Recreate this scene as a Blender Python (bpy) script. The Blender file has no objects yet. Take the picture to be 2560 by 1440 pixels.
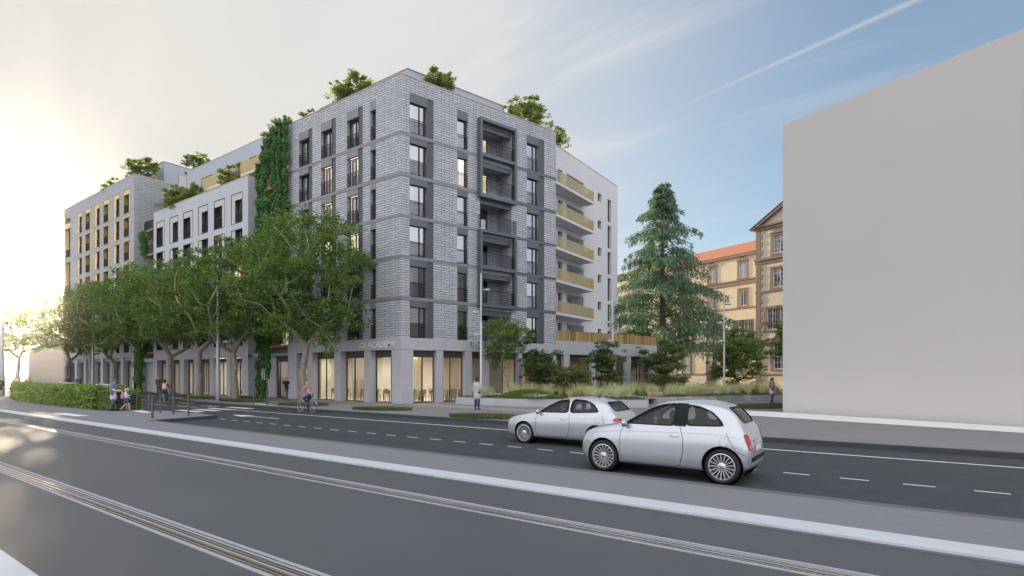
import bpy, bmesh, math, random
import numpy as np
from mathutils import Vector, Matrix, noise as mnoise
from mathutils.bvhtree import BVHTree
R = math.radians
sc = bpy.context.scene
# ---------------------------------------------------------------- camera
YAW = math.atan2(0.576985, 0.816755)
cam = bpy.data.cameras.new('camera'); camo = bpy.data.objects.new('camera', cam)
sc.collection.objects.link(camo)
camo.location = (0, 0, 2.0); camo.rotation_euler = (R(90), 0, YAW)
cam.sensor_width = 36; cam.lens = 36 * 1350 / 2560; cam.shift_y = 215 / 2560
cam.clip_start = 0.1; cam.clip_end = 6000
sc.camera = camo
# ---------------------------------------------------------------- light
SUN_EL = 8.0
SUN_AZ = math.atan2(-0.965, 0.262)          # x, y of the direction towards the sun
world = bpy.data.worlds.new('World'); sc.world = world; world.use_nodes = True
def build_world():
    nt = world.node_tree; N = nt.nodes; L = nt.links; N.clear()
    out = N.new('ShaderNodeOutputWorld'); bg = N.new('ShaderNodeBackground')
    sky = N.new('ShaderNodeTexSky'); sky.sky_type = 'NISHITA'; sky.sun_disc = False
    sky.sun_elevation = R(SUN_EL); sky.sun_rotation = SUN_AZ
    sky.altitude = 300; sky.air_density = 1.0; sky.dust_density = 0.6; sky.ozone_density = 2.0
    tc = N.new('ShaderNodeTexCoord')
    # thin clouds: stretched noise on a plane at cloud height
    sep = N.new('ShaderNodeSeparateXYZ'); L.new(tc.outputs['Generated'], sep.inputs[0])
    def mth(op, a, b=None, clamp=False):
        m = N.new('ShaderNodeMath'); m.operation = op; m.use_clamp = clamp
        for i, v in enumerate((a, b)):
            if v is None: continue
            if isinstance(v, (int, float)): m.inputs[i].default_value = v
            else: L.new(v, m.inputs[i])
        return m.outputs[0]
    zc = mth('ADD', mth('MAXIMUM', sep.outputs[2], 0.0), 0.12)
    px = mth('DIVIDE', sep.outputs[0], zc); py = mth('DIVIDE', sep.outputs[1], zc)
    cmb = N.new('ShaderNodeCombineXYZ'); L.new(px, cmb.inputs[0]); L.new(py, cmb.inputs[1])
    mp = N.new('ShaderNodeMapping'); mp.inputs['Rotation'].default_value = (0, 0, R(35)); mp.inputs['Scale'].default_value = (0.55, 1.5, 1)
    L.new(cmb.outputs[0], mp.inputs[0])
    nz = N.new('ShaderNodeTexNoise'); nz.inputs['Scale'].default_value = 1.35; nz.inputs['Detail'].default_value = 8; nz.inputs['Roughness'].default_value = 0.55
    nz.inputs['Distortion'].default_value = 0.6
    L.new(mp.outputs[0], nz.inputs['Vector'])
    cl = mth('MULTIPLY', mth('SUBTRACT', nz.outputs[0], 0.47), 2.6, True)
    # closeness to the sun: veil gets thicker there
    dot = N.new('ShaderNodeVectorMath'); dot.operation = 'DOT_PRODUCT'
    L.new(tc.outputs['Generated'], dot.inputs[0]); dot.inputs[1].default_value = (math.sin(SUN_AZ), math.cos(SUN_AZ), 0.25)
    near = mth('POWER', mth('MAXIMUM', mth('MULTIPLY', mth('ADD', dot.outputs['Value'], 0.35), 0.74), 0.0), 3.6, True)
    veil = mth('ADD', mth('MULTIPLY', cl, mth('ADD', mth('MULTIPLY', near, 0.4), 0.6)), mth('MULTIPLY', near, 1.6), True)
    # aircraft trail: a narrow great-circle band
    def plane_dist(n):
        v = N.new('ShaderNodeVectorMath'); v.operation = 'DOT_PRODUCT'; L.new(nrm.outputs[0], v.inputs[0]); v.inputs[1].default_value = n
        return v.outputs['Value']
    nrm = N.new('ShaderNodeVectorMath'); nrm.operation = 'NORMALIZE'; L.new(tc.outputs['Generated'], nrm.inputs[0])
    def ray(px, py):
        t = (px - 1280) / 1350; c, s = 0.816755, 0.576985
        return Vector((t * c - s, t * s + c, (935 - py) / 1350)).normalized()
    A, B = ray(2290, 0), ray(1440, 385)
    n = A.cross(B).normalized()
    dd = mth('ABSOLUTE', plane_dist(n))
    prog = plane_dist((A - B).normalized()); pb = B.dot((A - B).normalized()); pa = A.dot((A - B).normalized())
    fr = mth('DIVIDE', mth('SUBTRACT', prog, pb), pa - pb, False)
    nz2 = N.new('ShaderNodeTexNoise'); nz2.inputs['Scale'].default_value = 60; nz2.inputs['Detail'].default_value = 3
    L.new(nrm.outputs[0], nz2.inputs['Vector'])
    wdt = mth('ADD', mth('MULTIPLY', nz2.outputs[0], 0.005), 0.005)
    tr = mth('SUBTRACT', 1.0, mth('DIVIDE', dd, wdt), True)
    fade = mth('MULTIPLY', mth('ADD', fr, 0.0, True), 5.0, True)
    tr = mth('MULTIPLY', mth('MULTIPLY', tr, 0.6), fade, True)
    # unseen bright fill added to the sky behind the camera, for the shaded facades
    bd = N.new('ShaderNodeVectorMath'); bd.operation = 'DOT_PRODUCT'; L.new(nrm.outputs[0], bd.inputs[0]); bd.inputs[1].default_value = (0.50, -0.78, 0.38)
    back = mth('MULTIPLY', mth('MULTIPLY', mth('ADD', bd.outputs['Value'], -0.02), 2.2, True), 0.92)
    veil = mth('MAXIMUM', mth('MAXIMUM', veil, 0.17), tr)
    mix = N.new('ShaderNodeMixRGB'); L.new(veil, mix.inputs[0]); L.new(sky.outputs[0], mix.inputs[1])
    tone = N.new('ShaderNodeValToRGB'); tone.color_ramp.elements[0].position = 0.35; tone.color_ramp.elements[1].position = 0.62
    tone.color_ramp.elements[0].color = CLOUD_LO; tone.color_ramp.elements[1].color = CLOUD
    L.new(nz.outputs[0], tone.inputs[0]); 
    csc = N.new('ShaderNodeVectorMath'); csc.operation = 'SCALE'; csc.inputs['Scale'].default_value = 2.85
    warm = N.new('ShaderNodeMixRGB'); warm.blend_type = 'MULTIPLY'; L.new(mth('POWER', mth('MAXIMUM', dot.outputs['Value'], 0.0), 16.0, True), warm.inputs[0]); L.new(tone.outputs[0], warm.inputs[1]); warm.inputs[2].default_value = (1.04, 1.01, 0.95, 1)
    L.new(warm.outputs[0], csc.inputs[0])
    L.new(csc.outputs[0], mix.inputs[2])
    mix2 = N.new('ShaderNodeMixRGB'); L.new(back, mix2.inputs[0]); L.new(mix.outputs[0], mix2.inputs[1]); mix2.inputs[2].default_value = BACK_FILL
    L.new(mix2.outputs[0], bg.inputs[0]); bg.inputs[1].default_value = SKY_STR
    L.new(bg.outputs[0], out.inputs[0])
SKY_STR = 0.10
CLOUD = (0.98, 0.985, 0.99, 1); CLOUD_LO = (0.85, 0.88, 0.91, 1); BACK_FILL = (6.6, 6.5, 6.75, 1)
build_world()
sun = bpy.data.lights.new('sun', 'SUN'); sun.energy = 4.5; sun.angle = R(0.5); sun.color = (1.0, 0.80, 0.56)
suno = bpy.data.objects.new('sun', sun); sc.collection.objects.link(suno)
sdir = Vector((math.sin(SUN_AZ) * math.cos(R(SUN_EL)), math.cos(SUN_AZ) * math.cos(R(SUN_EL)), math.sin(R(SUN_EL))))
suno.rotation_euler = sdir.to_track_quat('Z', 'Y').to_euler()
suno.location = (-60, 20, 60)
sc.view_settings.view_transform = 'Standard'; sc.view_settings.look = 'None'
sc.view_settings.exposure = 1.45; sc.view_settings.gamma = 1.0; sc.view_settings.use_curve_mapping = False
sc.cycles.use_denoising = True
sc.cycles.max_bounces = 6; sc.cycles.diffuse_bounces = 3; sc.cycles.glossy_bounces = 3; sc.cycles.transmission_bounces = 4
sc.cycles.transparent_max_bounces = 8; sc.cycles.sample_clamp_indirect = 6.0
sc.cycles.caustics_reflective = False; sc.cycles.caustics_refractive = False

# ---------------------------------------------------------------- materials
MATS = {}
def srgb(r, g, b):
    f = lambda v: (v / 255 / 12.92) if v / 255 <= 0.04045 else ((v / 255 + 0.055) / 1.055) ** 2.4
    return (f(r), f(g), f(b))
def M(name, col, rough=0.7, metal=0.0, var=0.0, vscale=4.0, bump=0.0, bscale=40.0, spec=0.4, coat=0.0, emis=None, estr=0.0, trans=0.0, coord='Object'):
    if name in MATS: return MATS[name]
    m = bpy.data.materials.new(name); m.use_nodes = True; MATS[name] = m
    nt = m.node_tree; N = nt.nodes; L = nt.links; b = N['Principled BSDF']
    b.inputs['Base Color'].default_value = (*col, 1); b.inputs['Roughness'].default_value = rough
    b.inputs['Metallic'].default_value = metal; b.inputs['Specular IOR Level'].default_value = spec
    b.inputs['Coat Weight'].default_value = coat; b.inputs['Coat Roughness'].default_value = 0.05
    if emis: b.inputs['Emission Color'].default_value = (*emis, 1); b.inputs['Emission Strength'].default_value = estr
    if trans: b.inputs['Transmission Weight'].default_value = trans
    if var or bump:
        tc = N.new('ShaderNodeTexCoord')
    if var:
        nz = N.new('ShaderNodeTexNoise'); nz.inputs['Scale'].default_value = vscale; nz.inputs['Detail'].default_value = 6; nz.inputs['Roughness'].default_value = 0.62
        L.new(tc.outputs[coord], nz.inputs['Vector'])
        rp = N.new('ShaderNodeValToRGB'); e = rp.color_ramp.elements
        e[0].position = 0.3; e[1].position = 0.7
        e[0].color = (*[c * (1 - var) for c in col], 1); e[1].color = (*[min(1, c * (1 + var)) for c in col], 1)
        L.new(nz.outputs[0], rp.inputs[0]); L.new(rp.outputs[0], b.inputs['Base Color'])
    if bump:
        n2 = N.new('ShaderNodeTexNoise'); n2.inputs['Scale'].default_value = bscale; n2.inputs['Detail'].default_value = 4
        L.new(tc.outputs[coord], n2.inputs['Vector'])
        bp = N.new('ShaderNodeBump'); bp.inputs['Strength'].default_value = bump; bp.inputs['Distance'].default_value = 0.02
        L.new(n2.outputs[0], bp.inputs['Height']); L.new(bp.outputs[0], b.inputs['Normal'])
    return m
def brick_mat(name, c1, c2, mortar, bw=0.62, rh=0.163, mw=0.016, tone=0.25):
    m = bpy.data.materials.new(name); m.use_nodes = True; MATS[name] = m
    nt = m.node_tree; N = nt.nodes; L = nt.links; b = N['Principled BSDF']
    uv = N.new('ShaderNodeUVMap'); br = N.new('ShaderNodeTexBrick')
    # slight waviness of the courses
    nz = N.new('ShaderNodeTexNoise'); nz.inputs['Scale'].default_value = 1.6; nz.inputs['Detail'].default_value = 3
    L.new(uv.outputs[0], nz.inputs['Vector'])
    vm = N.new('ShaderNodeVectorMath'); vm.operation = 'MULTIPLY_ADD'; L.new(nz.outputs['Color'], vm.inputs[0]); vm.inputs[1].default_value = (0.016, 0.016, 0); L.new(uv.outputs[0], vm.inputs[2])
    L.new(vm.outputs[0], br.inputs['Vector'])
    br.inputs['Scale'].default_value = 1.0; br.inputs['Brick Width'].default_value = bw; br.inputs['Row Height'].default_value = rh
    br.inputs['Mortar Size'].default_value = mw; br.inputs['Mortar Smooth'].default_value = 0.15; br.inputs['Bias'].default_value = 0.1
    br.offset = 0.37; br.inputs['Color1'].default_value = (*c1, 1); br.inputs['Color2'].default_value = (*c2, 1); br.inputs['Mortar'].default_value = (*mortar, 1)
    n3 = N.new('ShaderNodeTexNoise'); n3.inputs['Scale'].default_value = 7; n3.inputs['Detail'].default_value = 6; n3.inputs['Roughness'].default_value = 0.7
    L.new(uv.outputs[0], n3.inputs['Vector'])
    mx = N.new('ShaderNodeMixRGB'); mx.blend_type = 'MULTIPLY'; mx.inputs[0].default_value = 1
    rp = N.new('ShaderNodeValToRGB'); rp.color_ramp.elements[0].position = 0.32; rp.color_ramp.elements[1].position = 0.68
    rp.color_ramp.elements[0].color = (1 - tone,) * 3 + (1,); rp.color_ramp.elements[1].color = (1 + tone,) * 3 + (1,)
    L.new(n3.outputs[0], rp.inputs[0]); L.new(br.outputs['Color'], mx.inputs[1]); L.new(rp.outputs[0], mx.inputs[2])
    L.new(mx.outputs[0], b.inputs['Base Color'])
    bp = N.new('ShaderNodeBump'); bp.inputs['Strength'].default_value = 0.7; bp.inputs['Distance'].default_value = 0.02; bp.invert = True
    L.new(br.outputs['Fac'], bp.inputs['Height']); L.new(bp.outputs[0], b.inputs['Normal'])
    b.inputs['Roughness'].default_value = 0.62
    return m
def glass_mat(name, tint=(0.8, 0.86, 0.88), refl=0.35, rough=0.02):
    m = bpy.data.materials.new(name); m.use_nodes = True; MATS[name] = m
    nt = m.node_tree; N = nt.nodes; L = nt.links; N.remove(N['Principled BSDF'])
    out = N['Material Output']; mix = N.new('ShaderNodeMixShader'); tr = N.new('ShaderNodeBsdfTransparent'); gl = N.new('ShaderNodeBsdfGlossy')
    tr.inputs[0].default_value = (*tint, 1); gl.inputs['Roughness'].default_value = rough; gl.inputs[0].default_value = (0.95, 0.97, 1, 1)
    fr = N.new('ShaderNodeFresnel'); fr.inputs[0].default_value = 1.5
    ad = N.new('ShaderNodeMath'); ad.operation = 'MULTIPLY_ADD'; L.new(fr.outputs[0], ad.inputs[0]); ad.inputs[1].default_value = 1.0; ad.inputs[2].default_value = refl; ad.use_clamp = True
    L.new(ad.outputs[0], mix.inputs[0]); L.new(tr.outputs[0], mix.inputs[1]); L.new(gl.outputs[0], mix.inputs[2]); L.new(mix.outputs[0], out.inputs[0])
    return m
def leaf_mat(name, c1, c2, trans=0.45, island=True):
    m = bpy.data.materials.new(name); m.use_nodes = True; MATS[name] = m
    nt = m.node_tree; N = nt.nodes; L = nt.links; N.remove(N['Principled BSDF'])
    out = N['Material Output']; geo = N.new('ShaderNodeNewGeometry')
    rp = N.new('ShaderNodeValToRGB'); rp.color_ramp.elements[0].color = (*c1, 1); rp.color_ramp.elements[1].color = (*c2, 1)
    L.new(geo.outputs['Random Per Island'], rp.inputs[0])
    df = N.new('ShaderNodeBsdfDiffuse'); ts = N.new('ShaderNodeBsdfTranslucent'); gl = N.new('ShaderNodeBsdfGlossy'); gl.inputs['Roughness'].default_value = 0.45
    hs = N.new('ShaderNodeHueSaturation'); hs.inputs['Hue'].default_value = 0.485; hs.inputs['Value'].default_value = 1.5; L.new(rp.outputs[0], hs.inputs['Color'])
    L.new(rp.outputs[0], df.inputs[0]); L.new(hs.outputs[0], ts.inputs[0])
    m1 = N.new('ShaderNodeMixShader'); m1.inputs[0].default_value = trans; L.new(df.outputs[0], m1.inputs[1]); L.new(ts.outputs[0], m1.inputs[2])
    m2 = N.new('ShaderNodeMixShader'); m2.inputs[0].default_value = 0.05; L.new(m1.outputs[0], m2.inputs[1]); L.new(gl.outputs[0], m2.inputs[2])
    L.new(m2.outputs[0], out.inputs[0]); return m
def perf_mat(name):
    m = bpy.data.materials.new(name); m.use_nodes = True; MATS[name] = m
    nt = m.node_tree; N = nt.nodes; L = nt.links; b = N['Principled BSDF']
    uv = N.new('ShaderNodeUVMap'); vo = N.new('ShaderNodeTexVoronoi'); vo.inputs['Scale'].default_value = 9; vo.inputs['Randomness'].default_value = 0.0
    mp = N.new('ShaderNodeMapping'); mp.inputs['Rotation'].default_value = (0, 0, R(45)); L.new(uv.outputs[0], mp.inputs[0]); L.new(mp.outputs[0], vo.inputs['Vector'])
    lt = N.new('ShaderNodeMath'); lt.operation = 'LESS_THAN'; lt.inputs[1].default_value = 0.19; L.new(vo.outputs['Distance'], lt.inputs[0])
    mx = N.new('ShaderNodeMixRGB'); L.new(lt.outputs[0], mx.inputs[0]); mx.inputs[1].default_value = (0.035, 0.042, 0.055, 1); mx.inputs[2].default_value = (0.36, 0.36, 0.36, 1)
    L.new(mx.outputs[0], b.inputs['Base Color']); b.inputs['Roughness'].default_value = 0.5; return m

brick_mat('grey_brick', (0.51, 0.53, 0.57), (0.40, 0.42, 0.46), (0.09, 0.095, 0.11), bw=0.68, rh=0.17, mw=0.018, tone=0.16)
brick_mat('dark_louvre', (0.16, 0.13, 0.11), (0.12, 0.10, 0.09), (0.03, 0.03, 0.03), bw=40, rh=0.07, mw=0.02, tone=0.1)
brick_mat('roof_tile', (0.52, 0.21, 0.11), (0.42, 0.16, 0.08), (0.22, 0.07, 0.03), bw=0.32, rh=0.42, mw=0.035, tone=0.2)
glass_mat('window_glass', (0.72, 0.74, 0.74), 0.34)
glass_mat('shop_glass', (0.9, 0.9, 0.9), 0.10)
glass_mat('car_glass', (0.80, 0.83, 0.83), 0.0)
perf_mat('perforated_metal')
plaster = M('concrete_light', (0.42, 0.43, 0.46), 0.8, var=0.06, vscale=1.2, bump=0.15, bscale=30)
white_plaster = M('white_render', (0.62, 0.62, 0.66), 0.85, var=0.03, vscale=0.6, bump=0.08, bscale=50)
M('mid_render', (0.46, 0.49, 0.53), 0.85, var=0.03, vscale=0.7, bump=0.08, bscale=50)
M('blue_render', (0.40, 0.45, 0.52), 0.85, var=0.03, vscale=0.7)
M('blank_wall', (0.52, 0.50, 0.495), 0.9, var=0.02, vscale=0.3)
M('panel_grey', (0.22, 0.225, 0.23), 0.5, 0.2, var=0.05, vscale=2)
M('panel_dark', (0.115, 0.135, 0.15), 0.45, 0.3, var=0.06, vscale=2)
M('panel_light', (0.50, 0.49, 0.47), 0.6)
M('frame_dark', (0.03, 0.034, 0.04), 0.45, 0.3)
M('rail_dark', (0.028, 0.03, 0.036), 0.5, 0.4)
M('gold_metal', (0.62, 0.42, 0.13), 0.42, 0.35, var=0.08, vscale=5)
M('gold_pale', (0.70, 0.57, 0.36), 0.5, 0.1)
M('gold_rail', (0.52, 0.45, 0.25), 0.5, 0.2, var=0.12, vscale=3)
M('soffit_wood', (0.42, 0.20, 0.08), 0.6, var=0.15, vscale=3)
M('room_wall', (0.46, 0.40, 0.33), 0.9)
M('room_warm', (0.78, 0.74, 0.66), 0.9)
M('curtain', (0.66, 0.63, 0.58), 0.9)
M('roof_flat', (0.30, 0.30, 0.29), 0.9)
M('asphalt', (0.040, 0.047, 0.054), 0.75, var=0.2, vscale=2.2, bump=0.25, bscale=120)
M('tram_surface', (0.082, 0.089, 0.097), 0.62, var=0.08, vscale=0.35, bump=0.15, bscale=160)
M('median_concrete', (0.19, 0.195, 0.22), 0.85, var=0.06, vscale=9, bump=0.2, bscale=220)
M('paving', (0.20, 0.195, 0.20), 0.8, var=0.09, vscale=1.0, bump=0.1, bscale=80)
M('kerb_dark', (0.045, 0.05, 0.06), 0.7, var=0.1, vscale=4)
M('kerb_mid', (0.115, 0.12, 0.13), 0.7, var=0.05, vscale=4)
M('paint_white', (0.72, 0.74, 0.76), 0.6, var=0.07, vscale=14)
M('band_white', (0.50, 0.53, 0.58), 0.75, var=0.05, vscale=2)
M('rail_steel', (0.62, 0.58, 0.52), 0.28, 0.9, var=0.1, vscale=20)
M('rail_groove', (0.06, 0.045, 0.035), 0.8)
M('rail_concrete', (0.34, 0.36, 0.40), 0.8, var=0.05, vscale=6)
M('bark_plane', (0.26, 0.235, 0.18), 0.9, var=0.38, vscale=5, bump=0.7, bscale=14)
M('bark_dark', (0.10, 0.08, 0.065), 0.95, var=0.3, vscale=8, bump=0.8, bscale=25)
M('bark_grey', (0.22, 0.20, 0.17), 0.9, var=0.25, vscale=10)
M('soil', (0.07, 0.055, 0.035), 0.95, var=0.3, vscale=6)
M('lamp_grey', (0.30, 0.32, 0.35), 0.4, 0.5)
M('lamp_pale', (0.55, 0.56, 0.58), 0.4, 0.3)
M('bollard_brown', (0.10, 0.085, 0.065), 0.5, 0.3)
M('old_render', (0.56, 0.49, 0.375), 0.9, var=0.05, vscale=2, bump=0.2, bscale=30)
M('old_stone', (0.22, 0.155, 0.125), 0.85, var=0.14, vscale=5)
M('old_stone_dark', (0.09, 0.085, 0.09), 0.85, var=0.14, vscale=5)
M('window_white', (0.66, 0.68, 0.72), 0.5)
M('wood_slat', (0.42, 0.33, 0.19), 0.6, var=0.2, vscale=6)
M('car_paint', (0.50, 0.53, 0.57), 0.24, 0.45, spec=0.5, coat=0.6)
M('tyre', (0.018, 0.019, 0.021), 0.75)
M('rim_silver', (0.62, 0.64, 0.67), 0.28, 0.7)
M('black_trim', (0.010, 0.012, 0.014), 0.3, spec=0.12)
M('car_inside', (0.012, 0.012, 0.014), 0.9, spec=0.1)
M('chrome', (0.75, 0.77, 0.8), 0.12, 1.0)
M('tail_red', (0.42, 0.015, 0.012), 0.15, coat=1.0)
M('tail_orange', (0.6, 0.16, 0.02), 0.2, coat=1.0)
M('lamp_clear', (0.75, 0.78, 0.8), 0.1, 0.3, coat=1.0)
leaf_mat('leaf_plane', (0.04, 0.105, 0.016), (0.17, 0.28, 0.04), 0.5)
leaf_mat('leaf_garden', (0.07, 0.14, 0.03), (0.21, 0.29, 0.06), 0.4)
leaf_mat('leaf_dark', (0.05, 0.10, 0.026), (0.15, 0.22, 0.055), 0.4)
leaf_mat('leaf_yellow', (0.09, 0.105, 0.028), (0.20, 0.20, 0.06), 0.4)
leaf_mat('leaf_vine', (0.055, 0.16, 0.04), (0.13, 0.28, 0.07), 0.35)
leaf_mat('leaf_roof', (0.10, 0.17, 0.03), (0.30, 0.36, 0.08), 0.5)
leaf_mat('leaf_hedge', (0.08, 0.17, 0.02), (0.24, 0.36, 0.045), 0.4)
leaf_mat('needle', (0.045, 0.10, 0.055), (0.11, 0.21, 0.11), 0.3)
def slat_mat(name, c1, c2):
    m = M(name, c1, 0.5, 0.15); nt = m.node_tree; g = nt.nodes.new('ShaderNodeNewGeometry'); r = nt.nodes.new('ShaderNodeValToRGB')
    r.color_ramp.elements[0].color = (*c1, 1); r.color_ramp.elements[1].color = (*c2, 1); nt.links.new(g.outputs['Random Per Island'], r.inputs[0]); nt.links.new(r.outputs[0], nt.nodes['Principled BSDF'].inputs['Base Color'])
slat_mat('bronze_slats', (0.20, 0.12, 0.045), (0.55, 0.40, 0.18))
leaf_mat('grass_green', (0.06, 0.10, 0.025), (0.14, 0.18, 0.05), 0.4)
leaf_mat('grass_pale', (0.40, 0.44, 0.20), (0.76, 0.76, 0.44), 0.45)
leaf_mat('petal', (0.5, 0.44, 0.5), (0.8, 0.76, 0.8), 0.3)

# ---------------------------------------------------------------- helpers
COL = sc.collection
def tag(o, label=None, cat=None, group=None, kind=None):
    if label: o['label'] = label
    if cat: o['category'] = cat
    if group: o['group'] = group
    if kind: o['kind'] = kind
    return o
def empty(name, loc=(0, 0, 0), rz=0.0, label=None, cat=None, group=None):
    o = bpy.data.objects.new(name, None); COL.objects.link(o); o.location = loc; o.rotation_euler = (0, 0, rz)
    o.empty_display_size = 0.3
    return tag(o, label, cat, group)
def link(name, me, mat, parent=None, local=False):
    """mesh object; vertices are world coordinates unless local (then relative to the parent)."""
    o = bpy.data.objects.new(name, me); COL.objects.link(o)
    if mat is not None:
        for x in (mat if isinstance(mat, (list, tuple)) else [mat]):
            me.materials.append(MATS[x] if isinstance(x, str) else x)
    if parent is not None:
        o.parent = parent
        if not local and parent.type == 'EMPTY':
            o.matrix_parent_inverse = Matrix.Translation(-Vector(parent.location))
    return o
def npmesh(name, V, F, smooth=False, mi=None):
    V = np.asarray(V, dtype=np.float32).reshape(-1, 3); F = np.asarray(F, dtype=np.int32)
    me = bpy.data.meshes.new(name); k = F.shape[1]
    me.vertices.add(len(V)); me.vertices.foreach_set('co', V.ravel())
    me.loops.add(F.size); me.loops.foreach_set('vertex_index', F.ravel())
    me.polygons.add(len(F)); me.polygons.foreach_set('loop_start', np.arange(0, F.size, k, dtype=np.int32))
    if smooth: me.polygons.foreach_set('use_smooth', np.ones(len(F), dtype=bool))
    if mi is not None: me.polygons.foreach_set('material_index', np.asarray(mi, dtype=np.int32))
    me.update(calc_edges=True); me.validate(); return me
class MB:
    """collects faces (with uv) and becomes one mesh."""
    def __init__(s): s.v = []; s.f = []; s.uv = []; s.m = []
    def face(s, pts, uv=None, mi=0):
        i = len(s.v); s.v += [tuple(p) for p in pts]; s.f.append(tuple(range(i, i + len(pts))))
        s.uv.append(uv or [(0, 0)] * len(pts)); s.m.append(mi)
    def box(s, x0, x1, y0, y1, z0, z1, T=None, mi=0):
        P = [(x, y, z) for z in (z0, z1) for y in (y0, y1) for x in (x0, x1)]
        if T: P = [T(*p) for p in P]
        for q, u, w in (((0, 2, 3, 1), 0, 1), ((4, 5, 7, 6), 0, 1), ((0, 1, 5, 4), 0, 2), ((3, 2, 6, 7), 0, 2), ((2, 0, 4, 6), 1, 2), ((1, 3, 7, 5), 1, 2)):
            loc = [((x0, x1)[i & 1], (y0, y1)[(i >> 1) & 1], (z0, z1)[i >> 2]) for i in q]
            s.face([P[i] for i in q], [(l[u], l[w]) for l in loc], mi)
    def tube(s, pts, r, n=8, caps=True, mi=0, smooth=True):
        pts = [Vector(p) for p in pts]
        if not isinstance(r, (list, tuple)): r = [r] * len(pts)
        base = len(s.v); up = Vector((0, 0, 1)); rings = []
        d0 = (pts[1] - pts[0]).normalized()
        side = d0.cross(up)
        if side.length < 1e-3: side = Vector((1, 0, 0))
        side.normalize()
        for i, p in enumerate(pts):
            d = (pts[min(i + 1, len(pts) - 1)] - pts[max(i - 1, 0)]).normalized()
            side = (side - d * side.dot(d)); side = side.normalized() if side.length > 1e-6 else d.orthogonal().normalized()
            b = d.cross(side)
            rings.append([tuple(p + (side * math.cos(2 * math.pi * k / n) + b * math.sin(2 * math.pi * k / n)) * r[i]) for k in range(n)])
        for rg in rings: s.v += rg
        for i in range(len(rings) - 1):
            for k in range(n):
                a = base + i * n + k; b2 = base + i * n + (k + 1) % n
                s.f.append((a, b2, b2 + n, a + n)); s.uv.append([(0, 0)] * 4); s.m.append(mi)
        if caps:
            s.f.append(tuple(base + k for k in reversed(range(n)))); s.uv.append([(0, 0)] * n); s.m.append(mi)
            l = base + (len(rings) - 1) * n
            s.f.append(tuple(l + k for k in range(n))); s.uv.append([(0, 0)] * n); s.m.append(mi)
    def lathe(s, prof, n=24, T=None, mi=0, closed=False):
        base = len(s.v)
        for (r, z) in prof:
            for k in range(n):
                a = 2 * math.pi * k / n; p = (r * math.cos(a), r * math.sin(a), z)
                s.v.append(tuple(T(*p)) if T else p)
        m = len(prof)
        for i in range(m if closed else m - 1):
            j = (i + 1) % m
            for k in range(n):
                k2 = (k + 1) % n
                s.f.append((base + i * n + k, base + i * n + k2, base + j * n + k2, base + j * n + k)); s.uv.append([(0, 0)] * 4); s.m.append(mi)
    def ell(s, c, r, n=12, m=8, T=None, mi=0):
        c = Vector(c); base = len(s.v)
        for i in range(m + 1):
            th = math.pi * i / m
            for k in range(n):
                a = 2 * math.pi * k / n
                p = (c[0] + r[0] * math.sin(th) * math.cos(a), c[1] + r[1] * math.sin(th) * math.sin(a), c[2] + r[2] * math.cos(th))
                s.v.append(tuple(T(*p)) if T else p)
        for i in range(m):
            for k in range(n):
                k2 = (k + 1) % n
                s.f.append((base + i * n + k, base + (i + 1) * n + k, base + (i + 1) * n + k2, base + i * n + k2)); s.uv.append([(0, 0)] * 4); s.m.append(mi)
    def build(s, name, mat, parent=None, local=False, smooth=False, weld=False):
        me = bpy.data.meshes.new(name); me.from_pydata(s.v, [], s.f)
        ul = me.uv_layers.new(name='UVMap')
        flat = [c for fc in s.uv for uv in fc for c in uv]
        if len(flat) == 2 * len(me.loops): ul.data.foreach_set('uv', flat)
        me.polygons.foreach_set('material_index', s.m)
        if smooth: me.polygons.foreach_set('use_smooth', [True] * len(me.polygons))
        if weld:
            bm = bmesh.new(); bm.from_mesh(me); bmesh.ops.remove_doubles(bm, verts=bm.verts, dist=1e-4); bm.to_mesh(me); bm.free()
        me.update()
        return link(name, me, mat, parent, local)
def auto_smooth(o, ang=40):
    me = o.data
    bm = bmesh.new(); bm.from_mesh(me)
    for f in bm.faces: f.smooth = True
    for e in bm.edges:
        if len(e.link_faces) == 2 and e.calc_face_angle(0) > R(ang): e.smooth = False
    bm.to_mesh(me); bm.free()
def copy_tree(o, parent=None):
    c = o.copy(); COL.objects.link(c)
    if parent is not None:
        c.parent = parent; c.matrix_parent_inverse = o.matrix_parent_inverse.copy()
    for ch in [x for x in bpy.data.objects if x.parent == o]:
        copy_tree(ch, c)
    return c
KIDS = {}
def copy_fast(o, parent=None):
    if o.name not in KIDS: KIDS[o.name] = [x for x in bpy.data.objects if x.parent == o]
    c = o.copy(); COL.objects.link(c)
    if parent is not None:
        c.parent = parent; c.matrix_parent_inverse = o.matrix_parent_inverse.copy()
    for ch in KIDS[o.name]: copy_fast(ch, c)
    return c
def structure(name, V, F, mat, kind='structure'):
    me = bpy.data.meshes.new(name); me.from_pydata(V, [], F); me.update()
    o = link(name, me, mat); o['kind'] = kind; return o
def slab(name, poly, z0, z1, mat, side_mat=None, kind='structure'):
    """extruded polygon; sides may take a second material."""
    mb = MB(); n = len(poly)
    mb.face([(x, y, z1) for x, y in poly], [(x, y) for x, y in poly], 0)
    for i in range(n):
        a, b = poly[i], poly[(i + 1) % n]
        mb.face([(a[0], a[1], z0), (b[0], b[1], z0), (b[0], b[1], z1), (a[0], a[1], z1)], None, 1)
    o = mb.build(name, [mat, side_mat or mat])
    if kind: o['kind'] = kind
    return o
# ================================================================ GROUND
RZ = -0.14; TZ = -0.04
ground = structure('ground', [(-900, -300, -0.30), (700, -300, -0.30), (700, 1500, -0.30), (-900, 1500, -0.30)], [(0, 1, 2, 3)], 'paving')
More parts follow.
